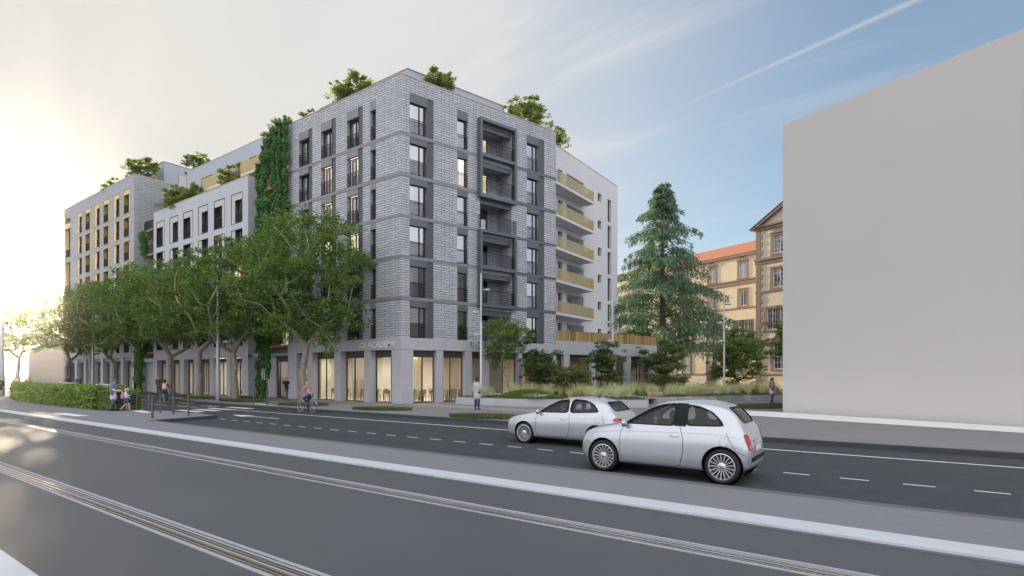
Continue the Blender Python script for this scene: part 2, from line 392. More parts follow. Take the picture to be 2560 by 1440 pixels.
# far kerb curves away on the left
KERB = [(60, 18.69), (-36.4, 18.69), (-41, 18.95), (-45.6, 19.85), (-50.5, 20.6), (-55.3, 21.05), (-61.5, 21.4), (-75, 21.6), (-110, 21.7), (-220, 21.7)]
K2 = [(60, 18.48), (-36.5, 18.48), (-41.1, 18.74), (-45.7, 19.64), (-50.6, 20.39), (-55.4, 20.84), (-61.5, 21.19), (-75, 21.39), (-110, 21.49), (-220, 21.49)]
slab('road', [(60, 9.5), (60, 18.6), (-36.4, 18.6), (-46, 19.75), (-56, 21.0), (-75, 21.5), (-220, 21.6), (-220, 9.5)], -0.28, RZ, 'asphalt')
slab('sidewalk', KERB[::-1] + [(60, 21), (60, 140), (-220, 140)], -0.28, 0.0, 'paving')
slab('kerb', K2 + KERB[::-1], -0.28, 0.002, 'kerb_dark')
slab('tram_lane', [(60, -25), (60, 7.83), (-220, 7.83), (-220, -25)], -0.28, TZ, 'tram_surface')
slab('platform', [(60, -8), (60, 1.64), (-220, 1.64), (-220, -8)], TZ - 0.1, 0.03, 'band_white')
# traffic island / median
ISL = [(60, 8.3), (60, 9.91), (-26.1, 9.91), (-26.2, 10.2), (-26.9, 13.0), (-28.5, 13.2), (-31.5, 13.0), (-34.0, 12.75), (-36.0, 13.4), (-70, 15.6), (-220, 15.6), (-220, 8.3)]
slab('median', [(p[0], p[1]) for p in ISL], -0.28, 0.0, 'median_concrete')
slab('median_kerb', [(60, 9.91), (60, 10.14), (-26.05, 10.14), (-26.1, 9.91)], -0.28, 0.001, 'kerb_mid', 'kerb_dark')
slab('median_kerb', [(-26.05, 9.95), (-26.6, 13.05), (-26.85, 13.05), (-26.3, 9.95)], -0.28, 0.003, 'kerb_dark')
slab('platform_edge', [(60, 7.83), (60, 8.3), (-220, 8.3), (-220, 7.83)], -0.28, 0.004, 'band_white')
slab('tram_kerb', [(60, 7.74), (60, 7.83), (-220, 7.83), (-220, 7.74)], -0.28, TZ + 0.012, 'kerb_mid')
def strip(name, y0, y1, z, mat, x0=-200, x1=60): return structure(name, [(x0, y0, z), (x1, y0, z), (x1, y1, z), (x0, y1, z)], [(0, 1, 2, 3)], mat)
# tram tracks: concrete edge beams, grooves and polished heads
for yc in (3.20, 6.38):
    w = 0.19
    strip('track_bed', yc - w, yc + w, TZ + 0.002, 'rail_groove')
    for a, b, m, h in ((-w, -w + 0.05, 'rail_concrete', 0.010), (w - 0.05, w, 'rail_concrete', 0.010), (-w + 0.075, -w + 0.10, 'rail_steel', 0.010),
                       (-0.062, -0.040, 'rail_steel', 0.014), (0.020, 0.045, 'rail_steel', 0.014), (-0.02, 0.005, 'rail_concrete', 0.006),
                       (w - 0.105, w - 0.075, 'rail_concrete', 0.008)):
        o = MB(); o.box(-200, 60, yc + a, yc + b, TZ - 0.02, TZ + h); o = o.build('rail' if 'steel' in m else 'rail_edge', m); o['kind'] = 'structure'
# road markings
ZP = RZ + 0.004
def mark(name, polys, z, mat='paint_white'):
    V = []; F = []
    for p in polys:
        i = len(V); V += [(x, y, z) for x, y in p]; F.append(tuple(range(i, i + len(p))))
    return structure(name, V, F, mat)
mark('lane_line', [[(-38.6 + 4.6, 16.68), (40, 16.68), (40, 16.80), (-34.0, 16.80)]], ZP)
for i in range(56):
    x = -27.2 + i * 1.052
    mark('lane_dash', [[(x, 12.93), (x + 0.5, 12.93), (x + 0.5, 13.00), (x, 13.00)]], ZP)
for x0, x1, y in ((-34.6, -31.8, 14.72), (-34.6, -31.9, 15.70), (-35.0, -32.1, 16.72), (-35.1, -32.3, 17.92), (-34.6, -31.6, 13.82)):
    w = 0.24 if y > 14 else 0.10
    mark('crosswalk_stripe', [[(x0, y - w), (x1, y - w), (x1, y + w), (x0, y + w)]], ZP)
for x0, x1, y in ((-39.3, -36.5, 16.65), (-43.4, -40.8, 16.63), (-43.4, -41.2, 18.5), (-47.4, -45, 16.7), (-47.6, -45.3, 18.6), (-51.6, -49.4, 16.7), (-51.8, -49.6, 18.9), (-55.8, -53.5, 16.8), (-55.8, -53.6, 19.3)):
    mark('lane_dash', [[(x0, y - 0.07), (x1, y - 0.07), (x1, y + 0.07), (x0, y + 0.07)]], ZP)
mark('turn_arrow', [[(-28.35, 14.66), (-26.7, 14.28), (-26.75, 15.04)], [(-26.72, 14.61), (-24.0, 14.61), (-24.0, 14.72), (-26.72, 14.72)]], ZP)
def ring(cx, cy, r, w, n=14): return [[(cx + (r + s0) * math.cos(a), cy + (r + s0) * math.sin(a)) for s0, a in ((-w, 2 * math.pi * k / n), (w, 2 * math.pi * k / n), (w, 2 * math.pi * (k + 1) / n), (-w, 2 * math.pi * (k + 1) / n))] for k in range(n)]
mark('bicycle_marking', ring(-37.5, 17.7, 0.28, 0.05) + ring(-36.6, 17.7, 0.28, 0.05) + [[(-37.5, 17.66), (-37.05, 17.66), (-37.05, 17.74), (-37.5, 17.74)], [(-37.1, 17.7), (-36.9, 18.0), (-36.8, 18.0), (-37.0, 17.7)]], ZP)
for p in ([(-34.9, 8.9), (-31.5, 8.9), (-31.3, 9.4), (-34.6, 9.4)], [(-34.1, 12.05), (-31.5, 11.75), (-31.3, 12.1), (-34.0, 12.5)], [(-35.6, 19.6), (-32.4, 19.15), (-32.2, 19.4), (-35.3, 19.9)]):
    mark('tactile_strip', [p], 0.006)
mark('paving_line', [[(-38.9, 20.5), (-31.9, 19.3), (-31.9, 19.42), (-38.9, 20.62)], [(-38.9, 20.6), (-38.0, 24.9), (-37.9, 24.9), (-38.75, 20.6)]], 0.005, 'soffit_wood')
structure('path', [(-4.9, 31.2, 0.008), (11, 24.95, 0.008), (11, 22.6, 0.008), (-6.3, 28.0, 0.008), (-7.6, 31.7, 0.008)], [(0, 4, 3, 2, 1)], M('path_white', (0.74, 0.73, 0.72), 0.8))
structure('path', [(-7.0, 31.9, 0.014), (-4.4, 32.1, 0.014), (-4.4, 31.95, 0.014), (-7.0, 31.7, 0.014)], [(0, 3, 2, 1)], 'kerb_mid')
mark('paving_band', [[(-26.6, 24.6), (-19, 23.9), (-12.5, 23.6), (-12.2, 24.8), (-19, 25.6), (-24, 26.2)]], 0.004, M('paving_warm', (0.30, 0.275, 0.25), 0.8, var=0.05, vscale=2))

# ================================================================ WALL HELPERS
C0 = (-26.97, 25.26); RD = (0.2811, 0.9597)
LF = ((0.0, 25.26), (1.0, 0.0))                 # street facade: u is world x
RF = (C0, RD)                                   # plaza facade: u is metres from the corner
def PT(fr, u, d, z):
    """u along the facade, d outwards, z up."""
    (ox, oy), (dx, dy) = fr
    return (ox + dx * u + dy * d, oy + dy * u - dx * d, z)
def ang(fr): return math.atan2(fr[1][1], fr[1][0])
def wall(name, parent, fr, u0, u1, z0, z1, ops, mat, depth=0.3, reveal=None, d=0.0):
    """ops: (u0,u1,z0,z1[,depth]) openings with reveals."""
    us = sorted({u0, u1} | {v for o in ops for v in (o[0], o[1]) if u0 < v < u1})
    zs = sorted({z0, z1} | {v for o in ops for v in (o[2], o[3]) if z0 < v < z1})
    mb = MB()
    for j in range(len(zs) - 1):
        run = None
        for i in range(len(us) - 1):
            cu, cz = (us[i] + us[i + 1]) / 2, (zs[j] + zs[j + 1]) / 2
            if any(o[0] < cu < o[1] and o[2] < cz < o[3] for o in ops): continue
            a, b, c, e = us[i], us[i + 1], zs[j], zs[j + 1]
            mb.face([PT(fr, a, d, c), PT(fr, b, d, c), PT(fr, b, d, e), PT(fr, a, d, e)], [(a, c), (b, c), (b, e), (a, e)])
    mi = 1 if reveal else 0
    for o in ops:
        a, b, c, e = o[:4]; dp = o[4] if len(o) > 4 else depth
        mb.face([PT(fr, a, d, c), PT(fr, a, d, e), PT(fr, a, d - dp, e), PT(fr, a, d - dp, c)], [(0, c), (0, e), (dp, e), (dp, c)], mi)
        mb.face([PT(fr, b, d, e), PT(fr, b, d, c), PT(fr, b, d - dp, c), PT(fr, b, d - dp, e)], [(0, e), (0, c), (dp, c), (dp, e)], mi)
        mb.face([PT(fr, a, d, e), PT(fr, b, d, e), PT(fr, b, d - dp, e), PT(fr, a, d - dp, e)], [(a, 0), (b, 0), (b, dp), (a, dp)], mi)
        mb.face([PT(fr, b, d, c), PT(fr, a, d, c), PT(fr, a, d - dp, c), PT(fr, b, d - dp, c)], [(b, 0), (a, 0), (a, dp), (b, dp)], mi)
    return mb.build(name, [mat, reveal] if reveal else mat, parent)
def fbox(name, parent, fr, u0, u1, d0, d1, z0, z1, mat, more=()):
    mb = MB(); T = lambda u, d, z: PT(fr, u, d, z)
    mb.box(u0, u1, d0, d1, z0, z1, T)
    for m in more: mb.box(*m, T)
    return mb.build(name, mat, parent)
def fix_normals(o):
    bm = bmesh.new(); bm.from_mesh(o.data); bmesh.ops.recalc_face_normals(bm, faces=bm.faces); bm.to_mesh(o.data); bm.free()

def quadcol(mb, pts, z0, z1):
    n = len(pts)
    for i in range(n):
        a, b = pts[i], pts[(i + 1) % n]; L_ = math.dist(a, b)
        mb.face([(*a, z0), (*b, z0), (*b, z1), (*a, z1)], [(0, z0), (L_, z0), (L_, z1), (0, z1)])
    mb.face([(*p, z1) for p in pts]); mb.face([(*p, z0) for p in pts][::-1])
# window prototypes are cached meshes in local coordinates: x along, -y outwards, z up; origin = lower left corner in the wall face
WCACHE = {}
def window(parent, fr, u0, u1, z0, z1, recess=0.25, lit=0, rail=True, spandrel=0.0, panel=None, d=0.0, mull=0.35, head='panel_grey', frame='frame_dark', railmat='rail_dark', bars=0.09, railfull=False, solid=False, curtain=None, cross=0):
    w = round(u1 - u0, 2); h = round(z1 - z0 - spandrel, 2)
    key = (w, h, recess, lit, rail, spandrel, panel, mull, head, frame, railmat, solid, curtain, cross)
    if key not in WCACHE:
        P = {}
        f = MB(); t = 0.05; y0, y1 = recess - 0.05, recess + 0.02
        f.box(0, t, y0, y1, 0, h); f.box(w - t, w, y0, y1, 0, h); f.box(t, w - t, y0, y1, 0, t); f.box(t, w - t, y0, y1, h - t, h)
        if mull: f.box(w * (1 - mull) - 0.035, w * (1 - mull) + 0.035, y0 - 0.005, y1, t, h - t)
        for k in range(cross): 
            zz = h * (k + 1) / (cross + 1); f.box(t, w - t, y0 + 0.01, y1 - 0.005, zz - 0.015, zz + 0.015)
        if cross:
            for q in (0.25, 0.75): f.box(w * q - 0.012, w * q + 0.012, y0 + 0.012, y1 - 0.006, t, h - t)
        P['frame'] = f
        g = MB(); g.face([(t, recess, t), (w - t, recess, t), (w - t, recess, h - t), (t, recess, h - t)]); P['glass'] = g
        r = MB(); D = recess + 2.4
        for q in ([(0, 0), (0, 1)],): pass
        e = 0.03
        A = [(-.5, recess + e, -0.1), (w + .5, recess + e, -0.1), (w + .5, recess + e, h + .15), (-.5, recess + e, h + .15)]
        B = [(x, D, z) for x, _, z in A]
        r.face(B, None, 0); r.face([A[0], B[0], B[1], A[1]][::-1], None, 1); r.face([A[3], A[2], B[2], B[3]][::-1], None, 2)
        r.face([A[0], A[3], B[3], B[0]], None, 0); r.face([A[1], B[1], B[2], A[2]], None, 0)
        P['interior'] = r
        cu = MB()
        if curtain == 'side': n = 7; x0, x1 = 0.02, w * 0.4
        elif curtain == 'full': n = 14; x0, x1 = 0.02, w - 0.02
        elif curtain == 'blind': n = 0; cu.box(0.0, w, recess + 0.10, recess + 0.11, h * 0.45, h)
        else: n = 0
        for k in range(n):
            a = x0 + (x1 - x0) * k / n; b = x0 + (x1 - x0) * (k + 1) / n
            cu.face([(a, recess + 0.12 + 0.05 * (k % 2), 0), (b, recess + 0.12 + 0.05 * ((k + 1) % 2), 0), (b, recess + 0.12 + 0.05 * ((k + 1) % 2), h), (a, recess + 0.12 + 0.05 * (k % 2), h)])
        P['curtain'] = cu if cu.f else None
        sp = MB()
        if spandrel: sp.box(-0.002, w + 0.002, -0.012, 0.18, h, h + spandrel)
        P['lintel_panel'] = sp if sp.f else None
        rl = MB()
        if rail:
            rl.box(0.01, w - 0.01, 0.02, 0.05, 0.97, 1.01); rl.box(0.01, w - 0.01, 0.02, 0.05, 0.06, 0.09)
            n = max(3, int(w / bars))
            for k in range(n + 1): x = 0.02 + (w - 0.04) * k / n; rl.box(x - 0.009, x + 0.009, 0.025, 0.045, 0.0, 1.0)
        P['railing'] = rl if rl.f else None
        WCACHE[key] = P
        P['_m'] = {}
    P = WCACHE[key]
    mats = {'frame': frame, 'glass': 'window_glass', 'interior': ['room_wall' if not lit else 'glow_wall', 'room_wall', 'room_wall' if not lit else 'glow_ceiling'], 'curtain': 'curtain', 'lintel_panel': head, 'railing': railmat}
    def inst(nm, par):
        if P.get(nm) is None: return None
        if nm not in P['_m']:
            o = P[nm].build(nm if nm != 'frame' else 'window', mats[nm], par, local=True); P['_m'][nm] = o.data
        else:
            o = link(nm if nm != 'frame' else 'window', P['_m'][nm], None, par, local=True)
        return o
    root = inst('frame', parent)
    p = PT(fr, u0, d, z0); root.location = p; root.rotation_euler = (0, 0, ang(fr))
    root.matrix_parent_inverse = Matrix.Translation(-Vector(parent.location))
    for nm in ('glass', 'interior', 'curtain', 'lintel_panel', 'railing'):
        inst(nm, root)
    return root
M('glow_wall', (0.8, 0.72, 0.58), 0.9, emis=(1.0, 0.84, 0.60), estr=0.22)  # room wall and ceiling glow by emission in place of an indoor lamp
M('glow_ceiling', (0.8, 0.75, 0.6), 0.9, emis=(1.0, 0.86, 0.62), estr=0.6)
FL = [4.46 + 2.78 * i for i in range(7)]        # floor levels above the ground floor

# ================================================================ MAIN BRICK BUILDING
B1 = empty('apartment_building', (-26.97, 25.26, 0), 0, 'grey long-brick corner apartment building with dark metal balcony frames above a lit glazed ground floor', 'building')
TOPZ = 22.18
Lw = [(-30.04, -29.46, 0), (-32.60, -31.34, 1), (-35.70, -34.40, 1), (-38.57, -37.30, 1)]
Lp = {1: [( -31.34, -30.85), (-34.40, -33.89), (-37.30, -36.81)]}
ops = []
rnd = random.Random(5)
for i in range(6):
    z = FL[i]; zt = z + 2.55 + (0.2 if i == 5 else 0)
    for a, b, _ in Lw: ops.append((a, b, z, zt, 0.34))
    for a, b in Lp[1]: ops.append((a, b, z, zt, 0.10))
wall('brick_wall', B1, LF, -40.0, -26.97, 4.46, TOPZ, ops, 'grey_brick')
lit = {(1, 4): 1, (2, 4): 1, (1, 3): 1, (2, 3): 1, (2, 2): 1, (1, 2): 1, (3, 2): 0, (2, 5): 0}
for i in range(6):
    z = FL[i]; sp = 0.45 + (0.2 if i == 5 else 0)
    for k, (a, b, _) in enumerate(Lw):
        window(B1, LF, a, b, z, z + 2.1 + sp, 0.30, lit.get((k, i), 0), True, sp, head='panel_grey', mull=0.45 if k else 0, curtain=rnd.choice(['side', 'full', None]) if k else None)
    for a, b in Lp[1]: 
        o = fbox('perforated_panel', B1, LF, a, b, -0.06, -0.045, z, z + 2.1 + sp, 'perforated_metal')
# plaza side
Rw = [(0.66, 1.84, 2.0), (4.47, 5.37, 5.37), (11.02, 12.08, 12.29)]; Rp = [(2.0, 2.51), None, (12.29, 12.87)]
RWIN = [(0.66, 2.0), (4.47, 5.37), (11.02, 12.29)]
ops = []
for i in range(6):
    z = FL[i]; zt = z + 2.55 + (0.2 if i == 5 else 0)
    for a, b in RWIN: ops.append((a, b, z, zt, 0.34))
    for a, b in ((2.0, 2.51), (12.29, 12.87)): ops.append((a, b, z, zt, 0.10))
    ops.append((6.48, 9.44, z + 0.0, z + 2.32, 1.64))
wall('brick_wall', B1, RF, 0.0, 14.18, 4.46, TOPZ, ops, 'grey_brick')
for i in range(6):
    z = FL[i]; sp = 0.45 + (0.2 if i == 5 else 0)
    for k, (a, b) in enumerate(RWIN):
        w2 = b - 0.16 if k != 1 else b - 0.02
        window(B1, RF, a, w2, z, z + 2.1 + sp, 0.16 + 0.02 * k, 1 if (k, i) in ((1, 4),) else 0, True, sp, head='panel_dark', mull=0.33 if k != 1 else 0.18, curtain=rnd.choice(['side', 'side', 'full', 'blind']))
        fbox('lintel_panel', B1, RF, w2 + 0.004, b, -0.17, 0.012, z + 2.1, z + 2.1 + sp, 'panel_dark')
    for a, b in ((2.0, 2.51), (12.29, 12.87)):
        fbox('perforated_panel', B1, RF, a + 0.003, b - 0.003, -0.06, -0.045, z, z + 2.1 + sp, 'perforated_metal')
    # loggia: back wall, door, beam and balustrade
    bo = [(7.0, 8.35, z + 0.03, z + 2.1, 0.12)]
    wall('loggia_wall', B1, RF, 6.48, 9.44, z, z + 2.32, bo, 'grey_brick', d=-1.64)
    window(B1, RF, 7.0, 8.35, z + 0.03, z + 2.1, 0.1, 1 if i in (5, 4) else 0, False, 0, d=-1.64, mull=0.5, curtain='side')
    fbox('loggia_beam', B1, RF, 6.484, 9.436, -0.30, -0.06, z + 1.95, z + 2.316, 'panel_dark')
    pr = 0.36 if i in (1, 2, 4, 5) else (0.40 if i == 3 else 0.02)
    mb = MB(); T = lambda u, d, zz: PT(RF, u, d, zz)
    ua, ub = (6.50, 9.42) if pr < 0.3 else (6.45, 9.46)
    if i == 3: ua, ub = 6.30, 9.62
    n = int((ub - ua) / 0.105)
    mb.box(ua, ub, pr - 0.03, pr, z + 0.98, z + 1.02, T)
    for k in range(n + 1): x = ua + (ub - ua) * k / n; mb.box(x - 0.009, x + 0.009, pr - 0.025, pr - 0.007, z + 0.02, z + 1.0, T)
    if pr > 0.3:
        for x in (ua + 0.01, ub - 0.01):
            mb.box(x - 0.012, x + 0.012, 0, pr, z + 0.98, z + 1.02, T)
            for k in range(4): mb.box(x - 0.009, x + 0.009, 0.04 + k * 0.09, 0.058 + k * 0.09, z + 0.02, z + 1.0, T)
    mb.build('balustrade', 'rail_dark', B1)
# projecting frames
for z0, z1, zm in ((15.10, 20.95, 18.12), (6.98, 12.72, 9.80)):
    T = lambda u, d, zz: PT(RF, u, d, zz)
    t = 0.2; a, b = 6.22, 9.68; mb = MB()
    mb.box(a, a + t, 0.003, 0.44, z0, z1, T); mb.box(b - t, b, 0.003, 0.44, z0, z1, T)
    mb.box(a + t, b - t, 0.003, 0.44, z1 - t, z1, T); mb.box(a + t, b - t, 0.003, 0.44, z0, z0 + 0.26, T); mb.box(a + t, b - t, 0.003, 0.44, zm, zm + 0.26, T)
    fix_normals(mb.build('balcony_frame', 'panel_dark', B1))
# string courses, proud of the brick, broken at the frames
def mitre(d): return (C0[0] + .749 * d, C0[1] - d)
def corner_band(name, ul, ur, d0, d1, z0, z1, mat):
    mb = MB(); quadcol(mb, [PT(LF, ul, d1, 0)[:2], mitre(d1), PT(RF, ur, d1, 0)[:2], PT(RF, ur, d0, 0)[:2], mitre(d0), PT(LF, ul, d0, 0)[:2]], z0, z1); o = mb.build(name, mat, B1); fix_normals(o); return o
for i in range(1, 6):
    z1 = FL[i]; z0 = z1 - 0.235
    corner_band('string_course', -40.0, 6.29 if i == 3 else 6.218, -0.02, 0.025, z0, z1, 'panel_grey')
    fbox('string_course', B1, RF, 9.63 if i == 3 else 9.684, 14.18, -0.02, 0.025, z0, z1, 'panel_dark')
# concrete band over the ground floor
corner_band('concrete_band', -40.06, 14.178, -0.35, 0.03, 3.66, 4.46, 'concrete_light')
fbox('concrete_band', B1, RF, 14.18, 27.81, -0.35, 0.03, 3.66, 4.80, 'concrete_light')
# corner closure + pillars
cp = MB(); T0 = lambda u, d, zz: PT(LF, u, d, zz)
c_l = PT(LF, -27.87, 0.0, 0)[:2]; c_li = PT(LF, -27.87, -0.5, 0)[:2]; c_r = PT(RF, 0.94, 0.0, 0)[:2]; c_ri = PT(RF, 0.94, -0.5, 0)[:2]
quadcol(cp, [c_l, C0, c_r, c_ri, c_li], 0.0, 3.655)
fix_normals(cp.build('pillar', 'concrete_light', B1))
for a, b in ((-30.70, -30.04), (-34.10, -33.32), (-37.49, -36.79), (-40.06, -38.90)):
    fbox('pillar', B1, LF, a, b, -0.62, 0.0, 0.0, 3.655, 'concrete_light')
for a, b in ((2.75, 3.30), (5.16, 5.75), (6.75, 7.34), (10.12, 10.57), (13.66, 14.22), (15.13, 15.78), (18.50, 18.99), (21.35, 21.78), (23.13, 23.88), (26.84, 27.81)):
    fbox('pillar', B1, RF, a, b, -0.5, 0.0, 0.0, 3.655, 'concrete_light')
def shopfront(parent, fr, a, b, rec, split, z1=3.655, gl='shop_glass', louvre=0.42):
    T = lambda u, d, zz: PT(fr, u, d, zz)
    fbox('louvre', parent, fr, a, b, -rec - 0.05, -rec + 0.06, z1 - louvre, z1 - 0.003, 'dark_louvre')
    mb = MB(); t = 0.055; zt = z1 - louvre - 0.002
    xs = [a] + [a + (b - a) * s for s in split] + [b]
    for i, x in enumerate(xs):
        lo = x if i == 0 else (x - t if i == len(xs) - 1 else x - t / 2)
        mb.box(lo, lo + t, -rec - 0.04, -rec + 0.04, 0.005, zt, T)
    mb.box(a + t, b - t, -rec - 0.035, -rec + 0.035, 0.005, 0.06, T); mb.box(a + t, b - t, -rec - 0.035, -rec + 0.035, zt - t, zt, T)
    o = mb.build('shopfront', 'frame_dark', parent); fix_normals(o)
    g = MB(); g.face([T(a + t, -rec, 0.06), T(b - t, -rec, 0.06), T(b - t, -rec, zt - t), T(a + t, -rec, zt - t)])
    g.build('glass', gl, o)
for a, b, s in ((-30.04, -27.87, [.72]), (-33.32, -30.70, [.36]), (-36.79, -34.10, [.38]), (-38.90, -37.49, [.5])): shopfront(B1, LF, a, b, 0.55, s)
for a, b, s in ((0.94, 2.75, [.5]), (3.30, 5.16, [.42]), (5.75, 6.75, []), (7.34, 10.12, [.55]), (10.57, 13.66, [.5]), (14.22, 15.13, []), (15.78, 18.50, [.55]), (18.99, 21.35, [.5]), (21.78, 23.13, []), (23.88, 26.84, [.45, .6])): shopfront(B1, RF, a, b, 0.42, s)
# ground floor rooms
def room(parent, pts, z0, z1, wallmat='room_warm', fm='room_floor'):
    mb = MB(); n = len(pts)
    mb.face([(*p, z0) for p in pts], None, 1); mb.face([(*p, z1) for p in pts][::-1], None, 2)
    for i in range(1, n - 1):      # first and last edge segments are the glazed fronts
        pass
    return mb
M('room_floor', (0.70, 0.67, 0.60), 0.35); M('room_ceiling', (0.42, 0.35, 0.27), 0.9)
pF = [PT(LF, -39.94, -0.56, 0)[:2], (-27.35, 25.82), PT(RF, 27.6, -0.45, 0)[:2], PT(RF, 27.6, -6.0, 0)[:2], (-32.3, 30.8), (-39.94, 30.8)]
mb = MB()
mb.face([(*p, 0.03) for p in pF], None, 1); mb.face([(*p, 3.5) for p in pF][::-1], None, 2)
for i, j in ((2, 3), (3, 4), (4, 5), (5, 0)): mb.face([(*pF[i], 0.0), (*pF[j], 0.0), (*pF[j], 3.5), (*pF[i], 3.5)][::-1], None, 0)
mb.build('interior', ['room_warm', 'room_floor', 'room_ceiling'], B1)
# hanging slat screens
def slats(parent, fr, u0, u1, d, z0, z1, mat='gold_pale', step=0.17, w=0.09):
    mb = MB(); x = u0
    while x < u1: mb.box(x, x + w, d - 0.012, d + 0.012, z0, z1, lambda u, dd, zz: PT(fr, u, dd, zz)); x += step
    return mb.build('slat_screen', mat, parent)
slats(B1, LF, -33.6, -30.9, -1.3, 0.06, 3.25); slats(B1, LF, -30.6, -28.4, -2.6, 0.06, 3.25); slats(B1, LF, -38.5, -37.4, -1.2, 0.06, 3.25, step=0.13)
slats(B1, RF, 1.2, 2.9, -2.6, 0.06, 3.25); slats(B1, RF, 3.9, 6.2, -1.9, 0.06, 3.25); slats(B1, RF, 6.4, 9.6, -1.3, 0.06, 3.2, 'curtain', 0.14, 0.12); slats(B1, RF, 12, 18, -1.4, 0.06, 3.2, 'gold_pale', 0.16, 0.13); slats(B1, RF, 19, 23, -1.4, 0.06, 3.2, 'gold_pale', 0.16, 0.13)
def area(x, y, z, sx, sy, e, col=(1, 0.90, 0.72)):
    l = bpy.data.lights.new('ceiling_lamp', 'AREA'); l.shape = 'RECTANGLE'; l.size = sx; l.size_y = sy; l.energy = e; l.color = col
    o = bpy.data.objects.new('ceiling_lamp', l); COL.objects.link(o); o.location = (x, y, z); return o
RE = 38
for p, e in (((-29.2, 27.6), 1), ((-32.2, 28.3), .9), ((-35.5, 28.0), 1), ((-38.4, 28.2), .5)): area(*p, 3.4, 1.6, 1.6, RE * e)
for s_, e in ((2.5, 1.0), (5.5, 1.1), (9, .55), (12.5, .35), (17, .35), (21, .3)):
    p = PT(RF, s_, -3.2, 3.4); area(p[0], p[1], 3.4, 1.4, 1.4, RE * e)
# parapet cap, roof, hidden back walls
M('cap_gold', (0.52, 0.45, 0.30), 0.5, 0.2)
def cap(parent, fr, u0, u1, z, mat='cap_gold', d0=-0.3, d1=0.03): return fbox('parapet_cap', parent, fr, u0, u1, d0, d1, z, z + 0.045, mat)
cap(B1, LF, -40.0, -26.97, TOPZ); cap(B1, RF, 0, 14.18, TOPZ)
RE_ = PT(RF, 14.18, 0, 0)
mb = MB()
rf = [(-40.0, 25.5), (-27.1, 25.5), (RE_[0] - 0.25, RE_[1]), (-40.0, RE_[1])]
mb.face([(*p, 21.3) for p in rf]); mb.build('roof', 'roof_flat', B1)
mb = MB()
mb.face([(-40, 25.26, 0), (-40, 25.26, TOPZ), (-40, RE_[1], TOPZ), (-40, RE_[1], 0)][::-1], [(25, 0), (25, 22), (39, 22), (39, 0)])
mb.face([(-40, RE_[1], 4.8), (-40, RE_[1], TOPZ), (RE_[0], RE_[1], TOPZ), (RE_[0], RE_[1], 4.8)][::-1], [(25, 0), (25, 22), (39, 22), (39, 0)])
mb.build('brick_wall', 'grey_brick', B1)
# attic storey
AT = ((-28.7, 27.5), RD)
mb = MB(); q = [(-28.67, 27.5), PT(AT, 8.84, 0, 0)[:2], (-34, 37.5), (-39.0, 37.5), (-39.0, 27.5)]
quadcol(mb, q, 21.3, 24.05); o = mb.build('attic', 'blue_render', B1); fix_normals(o)
mb = MB(); quadcol(mb, [(-28.62, 27.45), PT(AT, 8.9, 0.05, 0)[:2], (-34, 37.6), (-39.0, 37.6), (-39.0, 27.45)], 24.05, 24.10); fix_normals(mb.build('parapet_cap', 'cap_gold', B1))
# sign lettering
def text_mesh(name, s, width, height, mat, parent, loc, rz, depth=0.012):
    cu = bpy.data.curves.new(name, 'FONT'); cu.body = s; cu.size = 1; cu.extrude = depth; cu.align_x = 'RIGHT'; cu.resolution_u = 3; cu.offset = 0.008
    to = bpy.data.objects.new(name, cu); COL.objects.link(to); dg = bpy.context.evaluated_depsgraph_get(); me = bpy.data.meshes.new_from_object(to.evaluated_get(dg)); bpy.data.objects.remove(to)
    xs = [v.co.x for v in me.vertices]; ys = [v.co.y for v in me.vertices]
    sx, sy = width / (max(xs) - min(xs)), height / (max(ys) - min(ys))
    Mx = Matrix.Translation(loc) @ Matrix.Rotation(rz, 4, 'Z') @ Matrix.Rotation(R(90), 4, 'X')
    for v in me.vertices: v.co = Mx @ Vector(((v.co.x - max(xs)) * sx, (v.co.y - min(ys)) * sy, v.co.z))
    me.materials.clear(); return link(name, me, mat, parent)
text_mesh('sign_lettering', 'CE ACADEMY', 3.72, 0.40, M('letter_white', (0.72, 0.74, 0.78), 0.5), B1, (-27.42, 25.26 - 0.045, 3.84), 0)
# podium terrace and its end wall
PE = PT(RF, 27.81, 0, 0); pe2 = PT(RF, 27.81, -9, 0)
mb = MB(); quadcol(mb, [PT(RF, 27.81, -.351, 0)[:2], pe2[:2], (-32, 42), (-24.3, 39.5), PT(RF, 14.3, -.36, 0)[:2]], 3.66, 4.79); fix_normals(mb.build('podium_roof', 'concrete_light', B1))
fbox('side_wall', B1, (PE[:2], (-RD[1], RD[0])), 0.0, 9, -0.3, 0.0, 0.0, 3.655, 'concrete_light')
mb = MB(); T = lambda u, d, zz: PT(RF, u, d, zz); rr = random.Random(3); x = 14.22
while x < 27.75:
    w = rr.choice((0.05, 0.08, 0.11)); mb.box(x, min(x + w, 27.8), -0.08, -0.05, 4.78, 5.65, T); x += w + rr.choice((0.012, 0.02, 0.035))
mb.box(14.2, 27.8, -0.09, -0.04, 5.65, 5.68, T); mb.build('gold_railing', 'bronze_slats', B1)

# ================================================================ ANGLED WHITE WING
B2 = empty('apartment_wing', (-24.66, 41.72, 4.8), 0, 'smooth white apartment wing with long pale gold balconies behind the grey brick corner building', 'building')
WF = ((-24.67, 41.72), (0.0, 1.0))
ops = []; bal = []
WL = [5.0 + 2.62 * i for i in range(6)]
